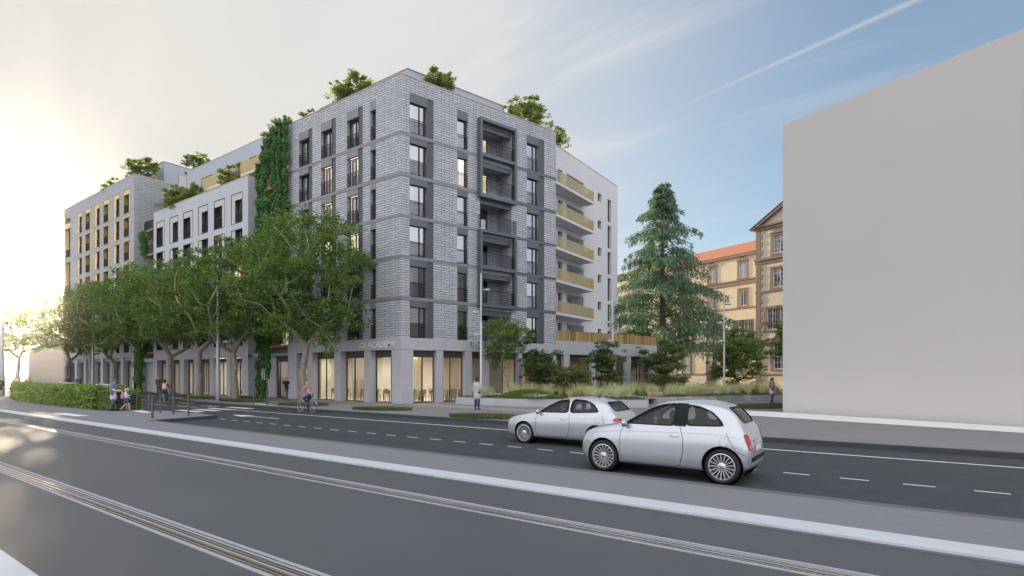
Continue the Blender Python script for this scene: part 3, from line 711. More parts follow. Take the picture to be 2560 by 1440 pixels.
# floor levels of the wing follow the balcony slabs
WS = [FL[i] for i in range(6)]
for i in range(6):
    z = WS[i]
    if i > 0 or True:
        ops.append((0.4, 1.15, z + (0.34 if i == 0 else 0), z + 2.15, 0.35)); ops.append((1.96, 5.3, z + (0.34 if i == 0 else 0), z + 2.2, 1.6))
    ops.append((8.42, 9.25, z + 1.33, z + 2.18, 0.35))
    if i: ops.append((10.72, 11.62, z + 0.1 - 0.35, z + 2.15, 0.35))
    else: ops.append((10.72, 11.62, z + 0.8, z + 2.1, 0.35))
ops.append((-2.4, -0.8, WS[0] + .34, WS[0] + 2.1, 0.3))
wall('wall', B2, WF, -4.0, 13.2, 4.8, 22.5, ops, 'white_render')
for i in range(6):
    z = WS[i]; z0 = z + (0.34 if i == 0 else 0)
    window(B2, WF, 0.4, 1.15, z0, z + 2.15, 0.33, 0, False, mull=0, curtain='side')
    wall('loggia_wall', B2, WF, 1.96, 5.3, z0, z + 2.2, [(2.4, 4.4, z0 + 0.02, z + 2.0, 0.1)], 'white_render', d=-1.6)
    window(B2, WF, 2.4, 4.4, z0 + 0.02, z + 2.0, 0.08, 0, False, mull=0.5, d=-1.6)
    window(B2, WF, 8.42, 9.25, z + 1.33, z + 2.18, 0.33, 0, False, mull=0)
    if i: window(B2, WF, 10.72, 11.62, z - 0.25, z + 2.15, 0.33, 0, False, mull=0)
    else: window(B2, WF, 10.72, 11.62, z + 0.8, z + 2.1, 0.33, 0, False, mull=0)
    if i:
        T = lambda u, d, zz: PT(WF, u, d, zz); e1 = 4.9
        b = MB(); b.box(-2.4, e1, 0.003, 1.35, z - 0.2, z, T); o = b.build('balcony', 'white_render', B2); fix_normals(o)
        g = MB(); g.box(-2.4, e1, 1.27, 1.30, z + 0.97, z + 1.02, T); g.box(-2.4, e1, 1.27, 1.30, z + 0.03, z + 0.07, T)
        x = -2.38
        while x < e1: g.box(x, x + 0.05, 1.275, 1.295, z + 0.0, z + 1.0, T); x += 0.105
        g.build('railing', 'gold_rail', o)
        g = MB(); g.box(e1 - 0.03, e1, 0.02, 1.26, z + 0.0, z + 1.02, T); g.build('side_screen', 'gold_metal', o)
cap(B2, WF, -4.0, 13.2, 22.5)
mb = MB(); quadcol(mb, [(-24.9, 37.8), (-24.9, 54.9), (-36, 54.9), (-36, 37.8)], 21.9, 22.0); fix_normals(mb.build('roof', 'roof_flat', B2))
mb = MB(); mb.face([(-24.67, 54.92, 0), (-36, 54.92, 0), (-36, 54.92, 22.5), (-24.67, 54.92, 22.5)]); mb.face([(-36, 54.92, 0), (-36, 37.7, 0), (-36, 37.7, 22.5), (-36, 54.92, 22.5)]); mb.build('wall', 'white_render', B2)

# ================================================================ MIDDLE WHITE BLOCK
M0 = ((0.0, 25.2), (1.0, 0.0)); MZ = 19.35
B3 = empty('apartment_building', (-55.5, 25.2, 0), 0, 'smooth pale blue-white apartment block with tall dark-framed windows between the two brick buildings', 'building')
MW = [(-64.28, -62.33), (-61.17, -59.27), (-58.13, -56.18), (-55.03, -53.10), (-51.97, -50.01), (-48.85, -46.93)]
ops = []
MH = [(14.9, 17.9)] + [(14.9 - 2.78 * k, 14.9 - 2.78 * k + 2.42) for k in range(1, 4)]
def zrow(): return [(15.45, 18.15), (12.3, 14.9), (9.5, 12.1), (6.7, 9.3), (4.5, 6.5)]
for z0, z1 in zrow():
    for a, b in MW: ops.append((a, b, z0, z1, 0.30))
wall('wall', B3, M0, -65.0, -46.0, 3.7, MZ, ops, 'mid_render', reveal='frame_dark')
for r_, (z0, z1) in enumerate(zrow()):
    for k, (a, b) in enumerate(MW):
        w = b - a; T = lambda u, d, zz: PT(M0, u, d, zz)
        left = k % 2 == 1
        # surround, fixed pale side panel and head panel
        sf = MB()
        for q in ((a, a + 0.05, z0, z1), (b - 0.05, b, z0, z1), (a + 0.05, b - 0.05, z1 - 0.05, z1), (a + 0.05, b - 0.05, z0, z0 + 0.04)): sf.box(q[0], q[1], -0.06, 0.012, q[2], q[3], T)
        s = sf.build('window_surround', 'frame_dark', B3); fix_normals(s)
        sp = 0.62 if r_ == 0 else 0.0
        pa, pb = (a + 0.05, a + 0.05 + w * 0.30) if left else (b - 0.05 - w * 0.22, b - 0.05)
        pn = MB(); pn.box(pa, pb, -0.05, -0.02, z0 + 0.04, z1 - 0.05, T)
        wa, wb = (pb, b - 0.05) if left else (a + 0.05, pa)
        if sp: pn.box(wa, wb, -0.05, -0.02, z1 - sp, z1 - 0.05, T)
        fix_normals(pn.build('side_panel', 'panel_light', s))
        window(B3, M0, wa, wb, z0 + 0.04, z1 - max(sp, 0.05), 0.28, 1 if (r_, k) in ((1, 4), (2, 5), (3, 1)) else 0, True, mull=0.5, curtain=rnd.choice(['side', None, 'full']))
cap(B3, M0, -65.0, -46.0, MZ)
mb = MB()
mb.face([(-46, 25.2, 0), (-46, 31, 0), (-46, 31, MZ), (-46, 25.2, MZ)], None); mb.face([(-65, 25.2, 0), (-65, 31, 0), (-65, 31, MZ), (-65, 25.2, MZ)][::-1], None)
mb.build('wall', 'mid_render', B3)
fbox('concrete_band', B3, M0, -65.0, -46.0, -0.3, 0.02, 3.45, 3.698, 'concrete_light')
for a, b in ((-65.11, -64.14), (-62.01, -61.24), (-58.92, -58.03), (-55.95, -55.20), (-52.8, -52.13), (-49.69, -49.03), (-46.95, -45.99)):
    fbox('pillar', B3, M0, a, b, -0.6, 0.004, 0.0, 3.446, 'concrete_light')
for a, b, s in ((-64.14, -62.01, [.5]), (-61.24, -58.92, [.5]), (-58.03, -55.95, [.4]), (-55.2, -52.8, [.5]), (-52.13, -49.69, [.4]), (-49.03, -46.95, [.4])): shopfront(B3, M0, a, b, 0.5, s, z1=3.446, louvre=0.3)
def simple_room(parent, x0, x1, y0, y1, z1=3.4):
    mb = MB(); mb.face([(x0, y0, .03), (x1, y0, .03), (x1, y1, .03), (x0, y1, .03)], None, 1); mb.face([(x0, y0, z1), (x0, y1, z1), (x1, y1, z1), (x1, y0, z1)], None, 2)
    mb.face([(x0, y1, 0), (x1, y1, 0), (x1, y1, z1), (x0, y1, z1)][::-1], None, 0)
    mb.face([(x0, y0, 0), (x0, y1, 0), (x0, y1, z1), (x0, y0, z1)], None, 0); mb.face([(x1, y0, 0), (x1, y0, z1), (x1, y1, z1), (x1, y1, 0)], None, 0)
    return mb.build('interior', ['room_warm', 'room_floor', 'room_ceiling'], parent)
simple_room(B3, -64.9, -46.1, 25.75, 30.5)
slats(B3, M0, -58.5, -55.5, -1.2, 0.05, 3.2, 'frame_dark', 0.5, 0.22); slats(B3, M0, -64, -60.5, -1.4, 0.05, 3.2, 'curtain', 0.2, 0.12)
for x, e in ((-62, .8), (-58.5, .5), (-54, .9), (-50.5, .8), (-48, .7)): area(x, 28, 3.3, 1.5, 1.5, RE * e)
mb = MB(); mb.face([(-65, 25.5, 18.7), (-46, 25.5, 18.7), (-46, 33, 18.7), (-65, 33, 18.7)]); mb.build('roof', 'roof_flat', B3)

# ================================================================ SET-BACK TOP STOREY with golden balconies
B4 = empty('penthouse', (-54, 28, 19.4), 0, 'set-back pale blue top storey with golden slatted balconies above the middle block', 'building')
S0 = ((0.0, 28.0), (1.0, 0.0))
SW = [(-62.84, -61.83), (-60.4, -58.0), (-56.59, -54.51), (-53.43, -52.38), (-50.77, -49.7), (-47.6, -45.6)]
wall('wall', B4, S0, -63.7, -40.0, 17.0, 24.28, [(a, b, 20.6, 22.85, 0.25) for a, b in SW], 'blue_render', reveal='gold_pale')
for k, (a, b) in enumerate(SW):
    window(B4, S0, a, b, 20.6, 22.85, 0.22, 0, False, frame='gold_metal', mull=0.4, curtain='full')
    fr_ = MB(); T = lambda u, d, zz: PT(S0, u, d, zz)
    for q in ((a - 0.07, a, 20.6, 22.92), (b, b + 0.07, 20.6, 22.92), (a, b, 22.85, 22.92)): fr_.box(q[0], q[1], 0.003, 0.05, q[2], q[3], T)
    fix_normals(fr_.build('window_surround', 'gold_metal', B4))
cap(B4, S0, -63.7, -40.0, 24.28, 'gold_pale')
mb = MB(); mb.face([(-63.7, 28.3, 23.9), (-40, 28.3, 23.9), (-40, 40, 23.9), (-63.7, 40, 23.9)]); mb.build('roof', 'roof_flat', B4)
mb = MB(); mb.face([(-63.7, 28, 17), (-63.7, 28, 24.28), (-63.7, 40, 24.28), (-63.7, 40, 17)]); mb.build('wall', 'blue_render', B4)
for a, b in ((-57.15, -51.5), (-49.7, -45.2)):
    T = lambda u, d, zz: PT(S0, u, d, zz)
    s = MB(); s.box(a, b, 0.003, 1.5, 20.35, 20.58, T); s = s.build('balcony', ['gold_pale'], B4); fix_normals(s)
    g = MB(); x = a + 0.01
    while x < b: g.box(x, x + 0.075, 1.44, 1.48, 20.5, 21.65, T); x += 0.11
    g.box(a, b, 1.43, 1.49, 21.65, 21.69, T)
    for xx in (a, b - 0.03):
        y = 0.1
        while y < 1.4: g.box(xx, xx + 0.03, y, y + 0.05, 20.58, 21.65, T); y += 0.11
    g.build('railing', 'gold_rail', s)
fbox('soffit', B4, S0, -60, -45, 0.004, 0.25, 19.9, 20.345, 'soffit_wood')
g = MB(); T = lambda u, d, zz: PT(S0, u, d, zz)
for a, b in ((-51.5, -49.7), (-63.5, -57.2)):
    x = a
    while x < b: g.box(x, x + 0.02, 1.2, 1.22, 19.5, 21.3, T); x += 0.13
g.build('railing', 'rail_dark', B4)

# recess between the middle block and the corner building
B5 = empty('link_building', (-43, 27.5, 0), 0, 'recessed dark link with brown soffits and balconies behind hanging vines', 'building')
Q0 = ((0.0, 27.6), (1.0, 0.0))
ops = [(-45.2, -43.6, FL[i] + 0.0, FL[i] + 2.1, 0.15) for i in range(5)] + [(-42.8, -40.8, FL[i], FL[i] + 2.1, 0.15) for i in range(5)]
wall('wall', B5, Q0, -46.0, -40.0, 3.7, 22.0, ops, M('recess_render', (0.36, 0.30, 0.26), 0.85))
for a, b, z0, z1, _ in ops: window(B5, Q0, a, b, z0, z1, 0.12, 1 if rnd.random() < .35 else 0, False, mull=0.5)
for i in range(0, 6):
    z = FL[i]
    s = fbox('balcony', B5, Q0, -45.98, -40.02, 0.003, 1.3, z - 0.22, z, 'soffit_wood'); fix_normals(s)
    if 0 < i: 
        o = fbox('railing', B5, Q0, -44.4, -40.3, 1.24, 1.28, z + 0.01, z + 1.0, 'rail_dark')
fbox('concrete_band', B5, Q0, -45.98, -40.08, 0.6, 1.9, 3.5, 3.75, 'concrete_light')
fbox('wall', B5, Q0, -45.98, -43.1, 1.2, 1.5, 0, 3.49, 'concrete_light')
shopfront(B5, ((0, 26.2), (1, 0)), -43.05, -40.1, 0.0, [.12, .58], z1=3.49, louvre=0.4)
simple_room(B5, -45.9, -40.1, 26.3, 31, 3.45); area(-42.0, 28.6, 3.3, 1.4, 1.4, RE * .5)
slats(B5, ((0, 26.2), (1, 0)), -43, -40.2, -1.6, 0.05, 3.1, 'gold_metal', 0.3, 0.16)

# ================================================================ LEFT BRICK BLOCK
B6 = empty('apartment_building', (-82, 25.2, 0), 0, 'far left grey brick apartment building with golden window reveals behind the street trees', 'building')
GW = [(-87.0, -85.34), (-83.41, -81.9), (-80.34, -78.95), (-77.29, -75.85), (-74.3, -72.85), (-71.25+0.05 - 0.0, -69.9 - 0.3)]
GW = [(-88.35, -86.53), (-85.34, -83.41), (-82.21, -80.34), (-79.20, -77.29), (-76.10, -74.19), (-73.01, -71.15)]
GZ = [(20.45, 23.3), (17.75, 20.05), (15.0, 17.3), (12.25, 14.55), (9.5, 11.8), (6.75, 9.05), (4.4, 6.3)]
ops = [(a, b, z0, z1, 0.5) for a, b in GW for z0, z1 in GZ] + [(-92.92, -91.0, 17.9, 23.2, 0.5), (-92.92, -91.0, 12.5, 17.3, 0.5), (-92.92, -91.0, 6.9, 11.9, 0.5)]
wall('brick_wall', B6, M0, -93.5, -70.1, 3.9, 24.62, ops, 'grey_brick', reveal='gold_metal')
for r_, (z0, z1) in enumerate(GZ):
    for k, (a, b) in enumerate(GW):
        w = b - a; T = lambda u, d, zz: PT(M0, u, d, zz); left = k % 2 == 0
        sf = MB()
        for q in ((a, a + 0.06, z0, z1), (b - 0.06, b, z0, z1), (a + 0.06, b - 0.06, z1 - 0.06, z1), (a + 0.06, b - 0.06, z0, z0 + 0.05)): sf.box(q[0], q[1], -0.10, 0.03, q[2], q[3], T)
        s = sf.build('window_surround', 'gold_metal', B6); fix_normals(s)
        sp = 0.62 if r_ == 0 else 0.0
        pa, pb = (a + 0.06, a + 0.06 + w * 0.36) if left else (b - 0.06 - w * 0.20, b - 0.06)
        pn = MB(); pn.box(pa, pb, -0.08, -0.03, z0 + 0.05, z1 - 0.06, T)
        wa, wb = (pb, b - 0.06) if left else (a + 0.06, pa)
        if sp: pn.box(wa, wb, -0.08, -0.03, z1 - sp, z1 - 0.06, T)
        fix_normals(pn.build('side_panel', 'gold_pale', s))
        window(B6, M0, wa, wb, z0 + 0.05, z1 - max(sp, 0.06), 0.45, 0, True, mull=0.5)
for z0, z1 in ((17.9, 23.2), (12.5, 17.3), (6.9, 11.9)):
    window(B6, M0, -92.86, -91.06, z0 + 0.05, z1 - (0.7 if z0 > 17 else .05), 0.45, 0, True, spandrel=0.65 if z0 > 17 else 0, head='gold_pale', mull=0)
cap(B6, M0, -93.5, -70.1, 24.62, 'gold_pale')
SF = ((-70.1, 25.2), (0.0, 1.0))
wall('brick_wall', B6, SF, 0, 7.0, 0.0, 24.62, [], 'grey_brick'); cap(B6, SF, 0, 3.45, 24.62, 'gold_pale')
mb = MB(); mb.face([(-93.5, 25.5, 24.0), (-70.4, 25.5, 24.0), (-70.4, 32, 24.0), (-93.5, 32, 24.0)]); mb.build('roof', 'roof_flat', B6)
mb = MB(); mb.face([(-93.5, 25.2, 0), (-93.5, 25.2, 24.6), (-93.5, 36, 24.6), (-93.5, 36, 0)]); mb.build('brick_wall', 'grey_brick', B6)
fbox('dark_fascia', B6, M0, -93.5, -70.1, -0.5, -0.12, 3.5, 4.4 - 0.5, 'panel_grey')
for a, b in ((-93.5, -92.83), (-89.27, -88.4), (-85.9, -85.2), (-83.11, -82.36), (-80.09, -79.3), (-77.01, -76.27), (-73.87, -73.17), (-70.84, -70.1)):
    fbox('pillar', B6, M0, a, b, -0.6, 0.004, 0.0, 3.896, 'concrete_light')
for a, b in ((-92.83, -89.27), (-88.4, -85.9), (-85.2, -83.11), (-82.36, -80.09), (-79.3, -77.01), (-76.27, -73.87), (-73.17, -70.84)): shopfront(B6, M0, a, b, 0.5, [.5], z1=3.49, louvre=0.4)
simple_room(B6, -93.4, -70.2, 25.75, 30); slats(B6, M0, -93, -70.4, -1.1, 0.05, 3.05, 'curtain', 0.42, 0.24); slats(B6, M0, -93, -70.4, -1.6, 0.05, 3.05, 'soffit_wood', 0.55, 0.26)
for x in (-90, -86, -82, -78.5, -75, -72): area(x, 28, 3.3, 1.5, 1.5, RE * .35)
# upper box on its roof and curved dark balcony
mb = MB(); quadcol(mb, [(-70.68, 28.5), (-70.68, 36), (-86, 36), (-86, 28.5)], 23.9, 27.2); fix_normals(mb.build('attic', 'blue_render', B6))
mb = MB(); quadcol(mb, [(-70.6, 28.42), (-70.6, 36.1), (-86, 36.1), (-86, 28.42)], 27.2, 27.26); fix_normals(mb.build('parapet_cap', 'gold_pale', B6))
window(B6, ((0, 28.5), (1, 0)), -73.3, -72.2, 24.05, 26.0, -0.02, 0, False, frame='gold_metal', curtain='full')
window(B6, ((-70.68, 28.5), (0, 1)), 1.6, 3.0, 24.05, 26.2, -0.02, 0, False, frame='gold_metal', curtain='full')
B7 = empty('terrace_link', (-67, 27, 17), 0, 'dark curved terrace parapet between the left brick building and the set-back storey', 'building')
mb = MB(); arc = [(-70.09, 28.35)] + [(-69.6 + 1.2 * (1 - math.cos(t)), 28.3 - 0.5 * math.sin(t)) for t in (0.3, 0.8, 1.4)] + [(-63.75, 27.7)]
for i in range(len(arc) - 1):
    a, b = arc[i], arc[i + 1]; mb.face([(*a, 19.6), (*b, 19.6), (*b, 22.3), (*a, 22.3)])
o = mb.build('parapet', 'panel_dark', B7)
mb = MB(); mb.tube([(*p, 22.6) for p in arc], 0.03); mb.tube([(*p, 22.32) for p in arc], 0.04); mb.build('handrail', 'rail_dark', B7)
mb = MB(); mb.box(-70.09, -63.72, 28.8, 34, 19.6, 21.2); mb.box(-70.08, -65.02, 27.8, 28.3, 0, 19.7); mb.build('wall', M('recess_render', (0.36, 0.30, 0.26), 0.85), B7)
for i in range(6):
    mb = MB(); mb.box(-70.05, -65.05, 26.2, 27.79, FL[i] - .2, FL[i]); b = mb.build('balcony', 'soffit_wood', B7)
    mb = MB(); mb.box(-70.05, -65.05, 26.2, 26.25, FL[i] + .01, FL[i] + 1); mb.build('railing', 'rail_dark', b)
fbox('concrete_band', B7, M0, -70.08, -65.12, -1.4, -0.7, 3.3, 3.75, 'concrete_light'); fbox('wall', B7, M0, -70.08, -65.12, -1.6, -1.3, 0, 3.29, 'concrete_light')

# ================================================================ OLD BUILDING (cream render, brown stone dressings)
OD = (0.9303, -0.3667)
B8 = empty('old_building', (-15.06, 78.31, 0), 0, 'old cream rendered building with orange tile roof and brown stone window surrounds behind the conifer', 'building')
OW = ((-15.063, 78.312), OD); OP = ((-12.578, 65.395), OD)
wing_w = [(-2.54, -1.45, 15.35, 17.35), (-7.44, -6.36, 15.35, 17.35), (-12.49, -11.36, 15.35, 17.35), (-17.51, -16.35, 15.35, 17.35), (-22.34, -21.16, 15.35, 17.35), (-2.54, -1.45, 11.45, 13.6), (-7.44, -6.36, 11.45, 13.6), (-12.49, -11.36, 11.45, 13.6), (-17.51, -16.35, 11.45, 13.6), (-22.34, -21.16, 11.45, 13.6), (-3.19, -2.08, 6.2, 9.2), (-1.84, -0.7, 6.2, 9.2), (-6.42, -5.56, 6.2, 9.2), (-7.58, -6.76, 6.2, 9.2), (-12.56, -11.66, 6.2, 9.2), (-11.28, -10.4, 6.2, 9.2), (-17.1, -16.03, 6.2, 9.2), (-21.88, -20.8, 6.2, 9.2), (-3.76, -2.39, 2.2, 5.2), (-7.64, -6.42, 2.2, 5.2), (-12.03, -10.77, 2.2, 5.2), (-17.1, -15.7, 2.2, 5.2), (-7.58, -6.49, -0.2, 1.6)]
wall('wall', B8, OW, -26.0, 0.6, -0.5, 18.43, [(a, b, z0, z1, 0.22) for a, b, z0, z1 in wing_w], 'old_render')
pav_w = []
def pw(u0, u1, z0, z1): pav_w.append((u0, u1, z0, z1))
for u in (2.0, 7.2): pw(u, u + 1.5, 15.2, 17.1)
for u in (1.95, 7.15): pw(u, u + 1.6, 11.5, 13.5)
for u in (1.25, 2.75, 7.0, 8.5): pw(u, u + 1.2, 6.9, 9.2)
for u in (2.0, 7.2): pw(u, u + 1.6, 2.6, 5.2)
wall('wall', B8, OP, 0.0, 12.0, -0.5, 18.2, [(a, b, z0, z1, 0.22) for a, b, z0, z1 in pav_w], 'old_render')
mb = MB(); mb.face([PT(OP, 0, 0, 18.2), PT(OP, 12, 0, 18.2), PT(OP, 6, 0, 21.6)], None); mb.face([PT(OP, 12, 0, -.5), PT(OP, 12, -12, -.5), PT(OP, 12, -12, 18.2), PT(OP, 12, 0, 18.2)], None)
mb.face([PT(OP, 0, 0, -.5), PT(OP, 0, -14, -.5), PT(OP, 0, -14, 18.2), PT(OP, 0, 0, 18.2)][::-1], None)
mb.build('wall', 'old_render', B8)
for fr, lst in ((OW, wing_w), (OP, pav_w)):
    for a, b, z0, z1 in lst:
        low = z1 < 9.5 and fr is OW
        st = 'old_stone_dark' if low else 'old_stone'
        wn = window(B8, fr, a, b, z0, z1, 0.16, 0, False, mull=0.5, frame='window_white', cross=3, curtain='side' if a * 7 % 2 > 1 else None)
        T = lambda u, d, zz: PT(fr, u, d, zz); s = MB(); t = 0.30
        s.box(a - t, a, 0.003, 0.07, z0 - 0.1, z1 + 0.25, T); s.box(b, b + t, 0.003, 0.07, z0 - 0.1, z1 + 0.25, T); s.box(a, b, 0.003, 0.07, z1, z1 + 0.25, T); s.box(a - t - .05, b + t + .05, 0.002, 0.11, z0 - 0.28, z0 - 0.1, T)
        if z1 > 16.8:   # small pediment
            m_ = (a + b) / 2; p = [T(a - t - .12, 0.16, z1 + .25), T(b + t + .12, 0.16, z1 + .25), T(m_, 0.16, z1 + .85)]; q = [T(a - t - .12, 0, z1 + .25), T(b + t + .12, 0, z1 + .25), T(m_, 0, z1 + .85)]
            s.face(p); s.face([q[0], q[1], p[1], p[0]]); s.face([q[1], q[2], p[2], p[1]]); s.face([q[2], q[0], p[0], p[2]])
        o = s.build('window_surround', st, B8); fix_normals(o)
for fr, a, b, zz in ((OW, -26, -0.003, ((18.2, 18.6, .35), (14.35, 14.75, .14), (14.85, 15.0, .2), (11.0, 11.18, .1), (1.85, 2.05, .08))), (OP, -.15, 12, ((17.95, 18.2, .25), (18.25, 18.45, .4), (14.55, 14.85, .25), (14.2, 14.5, .12), (11.0, 11.2, .1), (1.85, 2.05, .08)))):
    for z0, z1, d in zz: fix_normals(fbox('cornice', B8, fr, a, b, 0.004, d, z0, z1, 'old_stone'))
mb = MB(); T = lambda u, d, zz: PT(OP, u, d, zz); mb.box(-0.02, 0.5, 0.006, 0.09, -0.4, 17.94, T)
z = 0.0; k = 0
while z < 17.5:
    mb.box(0.5, 0.78 if k % 2 == 0 else 0.52, 0.006, 0.085, z, z + 0.42, T); z += 0.45; k += 1
fix_normals(mb.build('quoins', 'old_stone', B8))
# tiled roof + gable verge
mb = MB(); e0, e1 = 0.4, -6.0
mb.face([PT(OW, -26.5, e0, 18.55), PT(OW, 0.8, e0, 18.55), PT(OW, 0.8, e1, 21.6), PT(OW, -26.5, e1, 21.6)], [(0, 0), (27, 0), (27, 7.1), (0, 7.1)])
mb.face([PT(OW, 0.8, -12.4, 18.55), PT(OW, -26.5, -12.4, 18.55), PT(OW, -26.5, e1, 21.6), PT(OW, 0.8, e1, 21.6)], [(0, 0), (27, 0), (27, 7.1), (0, 7.1)])
for s in (0, 1):
    u0 = -0.6 if s == 0 else 12.6; p = [PT(OP, u0, .55, 18.2), PT(OP, 6, .55, 21.95), PT(OP, 6, -16, 21.95), PT(OP, u0, -16, 18.2)]
    mb.face(p if s else p[::-1], [(0, 0), (0, 7), (16, 7), (16, 0)])
mb.build('roof', 'roof_tile', B8)
mb = MB()
for s in (0, 1):
    u0 = -0.55 if s == 0 else 12.55
    P = [(u0, 18.12), (6, 21.85), (6, 21.5), (u0 + (.5 if s == 0 else -.5), 18.12)]
    f0 = [PT(OP, u, .5, z) for u, z in P]; f1 = [PT(OP, u, 0.0, z) for u, z in P]
    mb.face(f0); [mb.face([f0[i], f0[(i + 1) % 4], f1[(i + 1) % 4], f1[i]]) for i in range(4)]
fix_normals(mb.build('gable_verge', 'old_stone', B8))
mb = MB(); T = lambda u, d, zz: PT(OW, u, d, zz); um = -7.03
for k in range(5): mb.box(um - 2.2 + k * .35, um + 2.2 - k * .35, 0.01, 2.0 - k * .35, -0.4 + k * 0.24, -0.16 + k * 0.24, T)
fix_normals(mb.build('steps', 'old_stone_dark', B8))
mb = MB(); mb.face([PT(OW, -26, 0, -.5), PT(OW, -26, -12, -.5), PT(OW, -26, -12, 18.4), PT(OW, -26, 0, 18.4)]); mb.build('wall', 'old_render', B8)

# ================================================================ BLANK WHITE BUILDING on the right
B9 = MB()
bp_ = [(-4.76, 31.44), (-4.76 + .9303 * 24, 31.44 - .3667 * 24), (-4.76 + .9303 * 24 + .3667 * 16, 31.44 - .3667 * 24 + .9303 * 16), (-4.76 + .3667 * 16, 31.44 + .9303 * 16)]
quadcol(B9, bp_, 0.0, 15.12); o = B9.build('blank_building', 'blank_wall'); fix_normals(o)
tag(o, 'plain white windowless building block filling the right edge', 'building')
# far grey house at the left edge
H1 = empty('far_house', (-141, 35, 0), 0, 'small grey gabled building far behind the hedge on the left', 'building')
mb = MB(); quadcol(mb, [(-143.8, 33.0), (-136.0, 38.6), (-150, 56), (-158, 50)], -0.3, 6.8); fix_normals(mb.build('wall', M('far_grey', (0.13, 0.14, 0.16), 0.9), H1))
mb = MB(); mb.face([(-143.8, 33.0, 6.8), (-136.0, 38.6, 6.8), (-139.9, 35.8, 9.2)]); mb.face([(-136.0, 38.6, 6.8), (-150, 56, 6.8), (-154, 53, 9.2), (-139.9, 35.8, 9.2)]); mb.face([(-143.8, 33.0, 6.8), (-139.9, 35.8, 9.2), (-154, 53, 9.2), (-158, 50, 6.8)]); mb.build('roof', 'far_grey', H1)
# ================================================================ VEGETATION
def leaves(pts, size, rs, flat=0.5, aspect=0.55, nrm=None):
    """one folded-diamond leaf per point -> verts, quads."""
    n = len(pts); pts = np.asarray(pts)
    a = rs.normal(size=(n, 3)); a[:, 2] *= 0.6
    a /= np.linalg.norm(a, axis=1, keepdims=True) + 1e-9
    up = rs.normal(size=(n, 3)) * (1 - flat) + np.array([0, 0, flat]) * 1.2
    if nrm is not None: up = up * 0.45 + nrm
    b = np.cross(a, up); b /= np.linalg.norm(b, axis=1, keepdims=True) + 1e-9
    s = size * rs.uniform(0.65, 1.3, size=(n, 1))
    V = np.empty((n, 4, 3)); V[:, 0] = pts - a * s * .5; V[:, 1] = pts + b * s * aspect * .5 - a * s * .05
    V[:, 2] = pts + a * s * .5; V[:, 3] = pts - b * s * aspect * .5 - a * s * .05
    F = np.arange(n * 4).reshape(n, 4)
    return V.reshape(-1, 3), F
def grow(clumps, trunk_top, trunk_base, rs, seg=0.7, wob=0.18, pref=0.35, tip=0.02, p=2.0, rmax=0.3, stems=None):
    """attach every clump to the nearest limb; returns node list and parents with pipe-model radii."""
    nodes = []; par = []; plen = []
    def add_chain(a_idx, target, w):
        a = nodes[a_idx]; d = target - a; L_ = np.linalg.norm(d); k = max(1, int(L_ / seg)); prev = a_idx
        bow = np.array([0, 0, 1.0]) * L_ * 0.12 * (1 if target[2] < a[2] + L_ * 0.8 else 0.3)
        for i in range(1, k + 1):
            t = i / k; q = a + d * t + bow * math.sin(math.pi * t) + (rs.normal(size=3) * w * (1 if i < k else 0))
            nodes.append(q); par.append(prev); plen.append(plen[prev] + L_ / k); prev = len(nodes) - 1
        return prev
    nodes.append(np.array(trunk_base, float)); par.append(-1); plen.append(0)
    add_chain(0, np.array(trunk_top, float), wob * 0.5)
    fork = len(nodes) - 1
    order = np.argsort([np.linalg.norm(c - nodes[fork]) for c in clumps])
    for i in order:
        c = clumps[i]; A = np.array(nodes); ln = np.array(plen)
        d = np.linalg.norm(A - c, axis=1); cost = d + pref * ln + 2.0 * np.maximum(0, A[:, 2] - c[2]); cost[:fork] += 6 if stems is None else 0
        add_chain(int(np.argmin(cost)), c, wob)
    r = np.zeros(len(nodes)); child = np.zeros(len(nodes))
    for i in range(len(nodes) - 1, 0, -1):
        if child[i] == 0: child[i] = tip ** p
        child[par[i]] += child[i]
    r = child ** (1 / p); r *= 1.0
    sc_ = rmax / r[fork]; r = np.where(r * sc_ < tip, tip, r * sc_)
    r[0] = rmax * 1.35
    for i in range(1, fork): r[i] = rmax * (1.2 - .2 * i / fork)
    return nodes, par, r
def branch_mesh(nodes, par, r, n=7):
    """tapered tubes along parent links."""
    mb = MB(); kids = {}
    for i, q in enumerate(par):
        if q >= 0: kids.setdefault(q, []).append(i)
    def run(start, first):
        path = [start, first]
        while kids.get(path[-1]):
            ch = sorted(kids[path[-1]], key=lambda k: -r[k]); nxt = ch[0]
            for o in ch[1:]: stack.append((path[-1], o))
            path.append(nxt)
        return path
    stack = [(0, k) for k in kids.get(0, [])]
    while stack:
        a, b = stack.pop(); path = run(a, b)
        rad = [r[k] for k in path]; rad[0] = min(rad[0], rad[1] * 1.15) if a != 0 else rad[0]
        m = n if rad[0] > 0.05 else 5
        mb.tube([nodes[k] for k in path], [float(x) for x in rad], m, caps=False)
    me = bpy.data.meshes.new('trunk'); me.from_pydata(mb.v, [], mb.f); me.polygons.foreach_set('use_smooth', [True] * len(me.polygons)); me.update(); return me
def clump_leaves(clumps, rad, per, size, rs, flat=0.55, squash=0.55, leafflat=0.5):
    P = []
    for c in clumps:
        k = int(per * rs.uniform(0.6, 1.35)); R_ = rad * rs.uniform(0.7, 1.25)
        q = rs.normal(size=(k, 3)); q /= np.linalg.norm(q, axis=1, keepdims=True)
        q *= (rs.uniform(0, 1, size=(k, 1)) ** 0.45) * R_
        q[:, 2] *= squash
        # sub-clumping
        sub = rs.normal(size=(max(3, k // 28), 3)) * R_ * 0.55; sub[:, 2] *= squash
        idx = rs.integers(0, len(sub), size=k); q = q * 0.5 + sub[idx]
        P.append(c + q)
    P = np.concatenate(P); V, F = leaves(P, size, rs, leafflat); return V, F
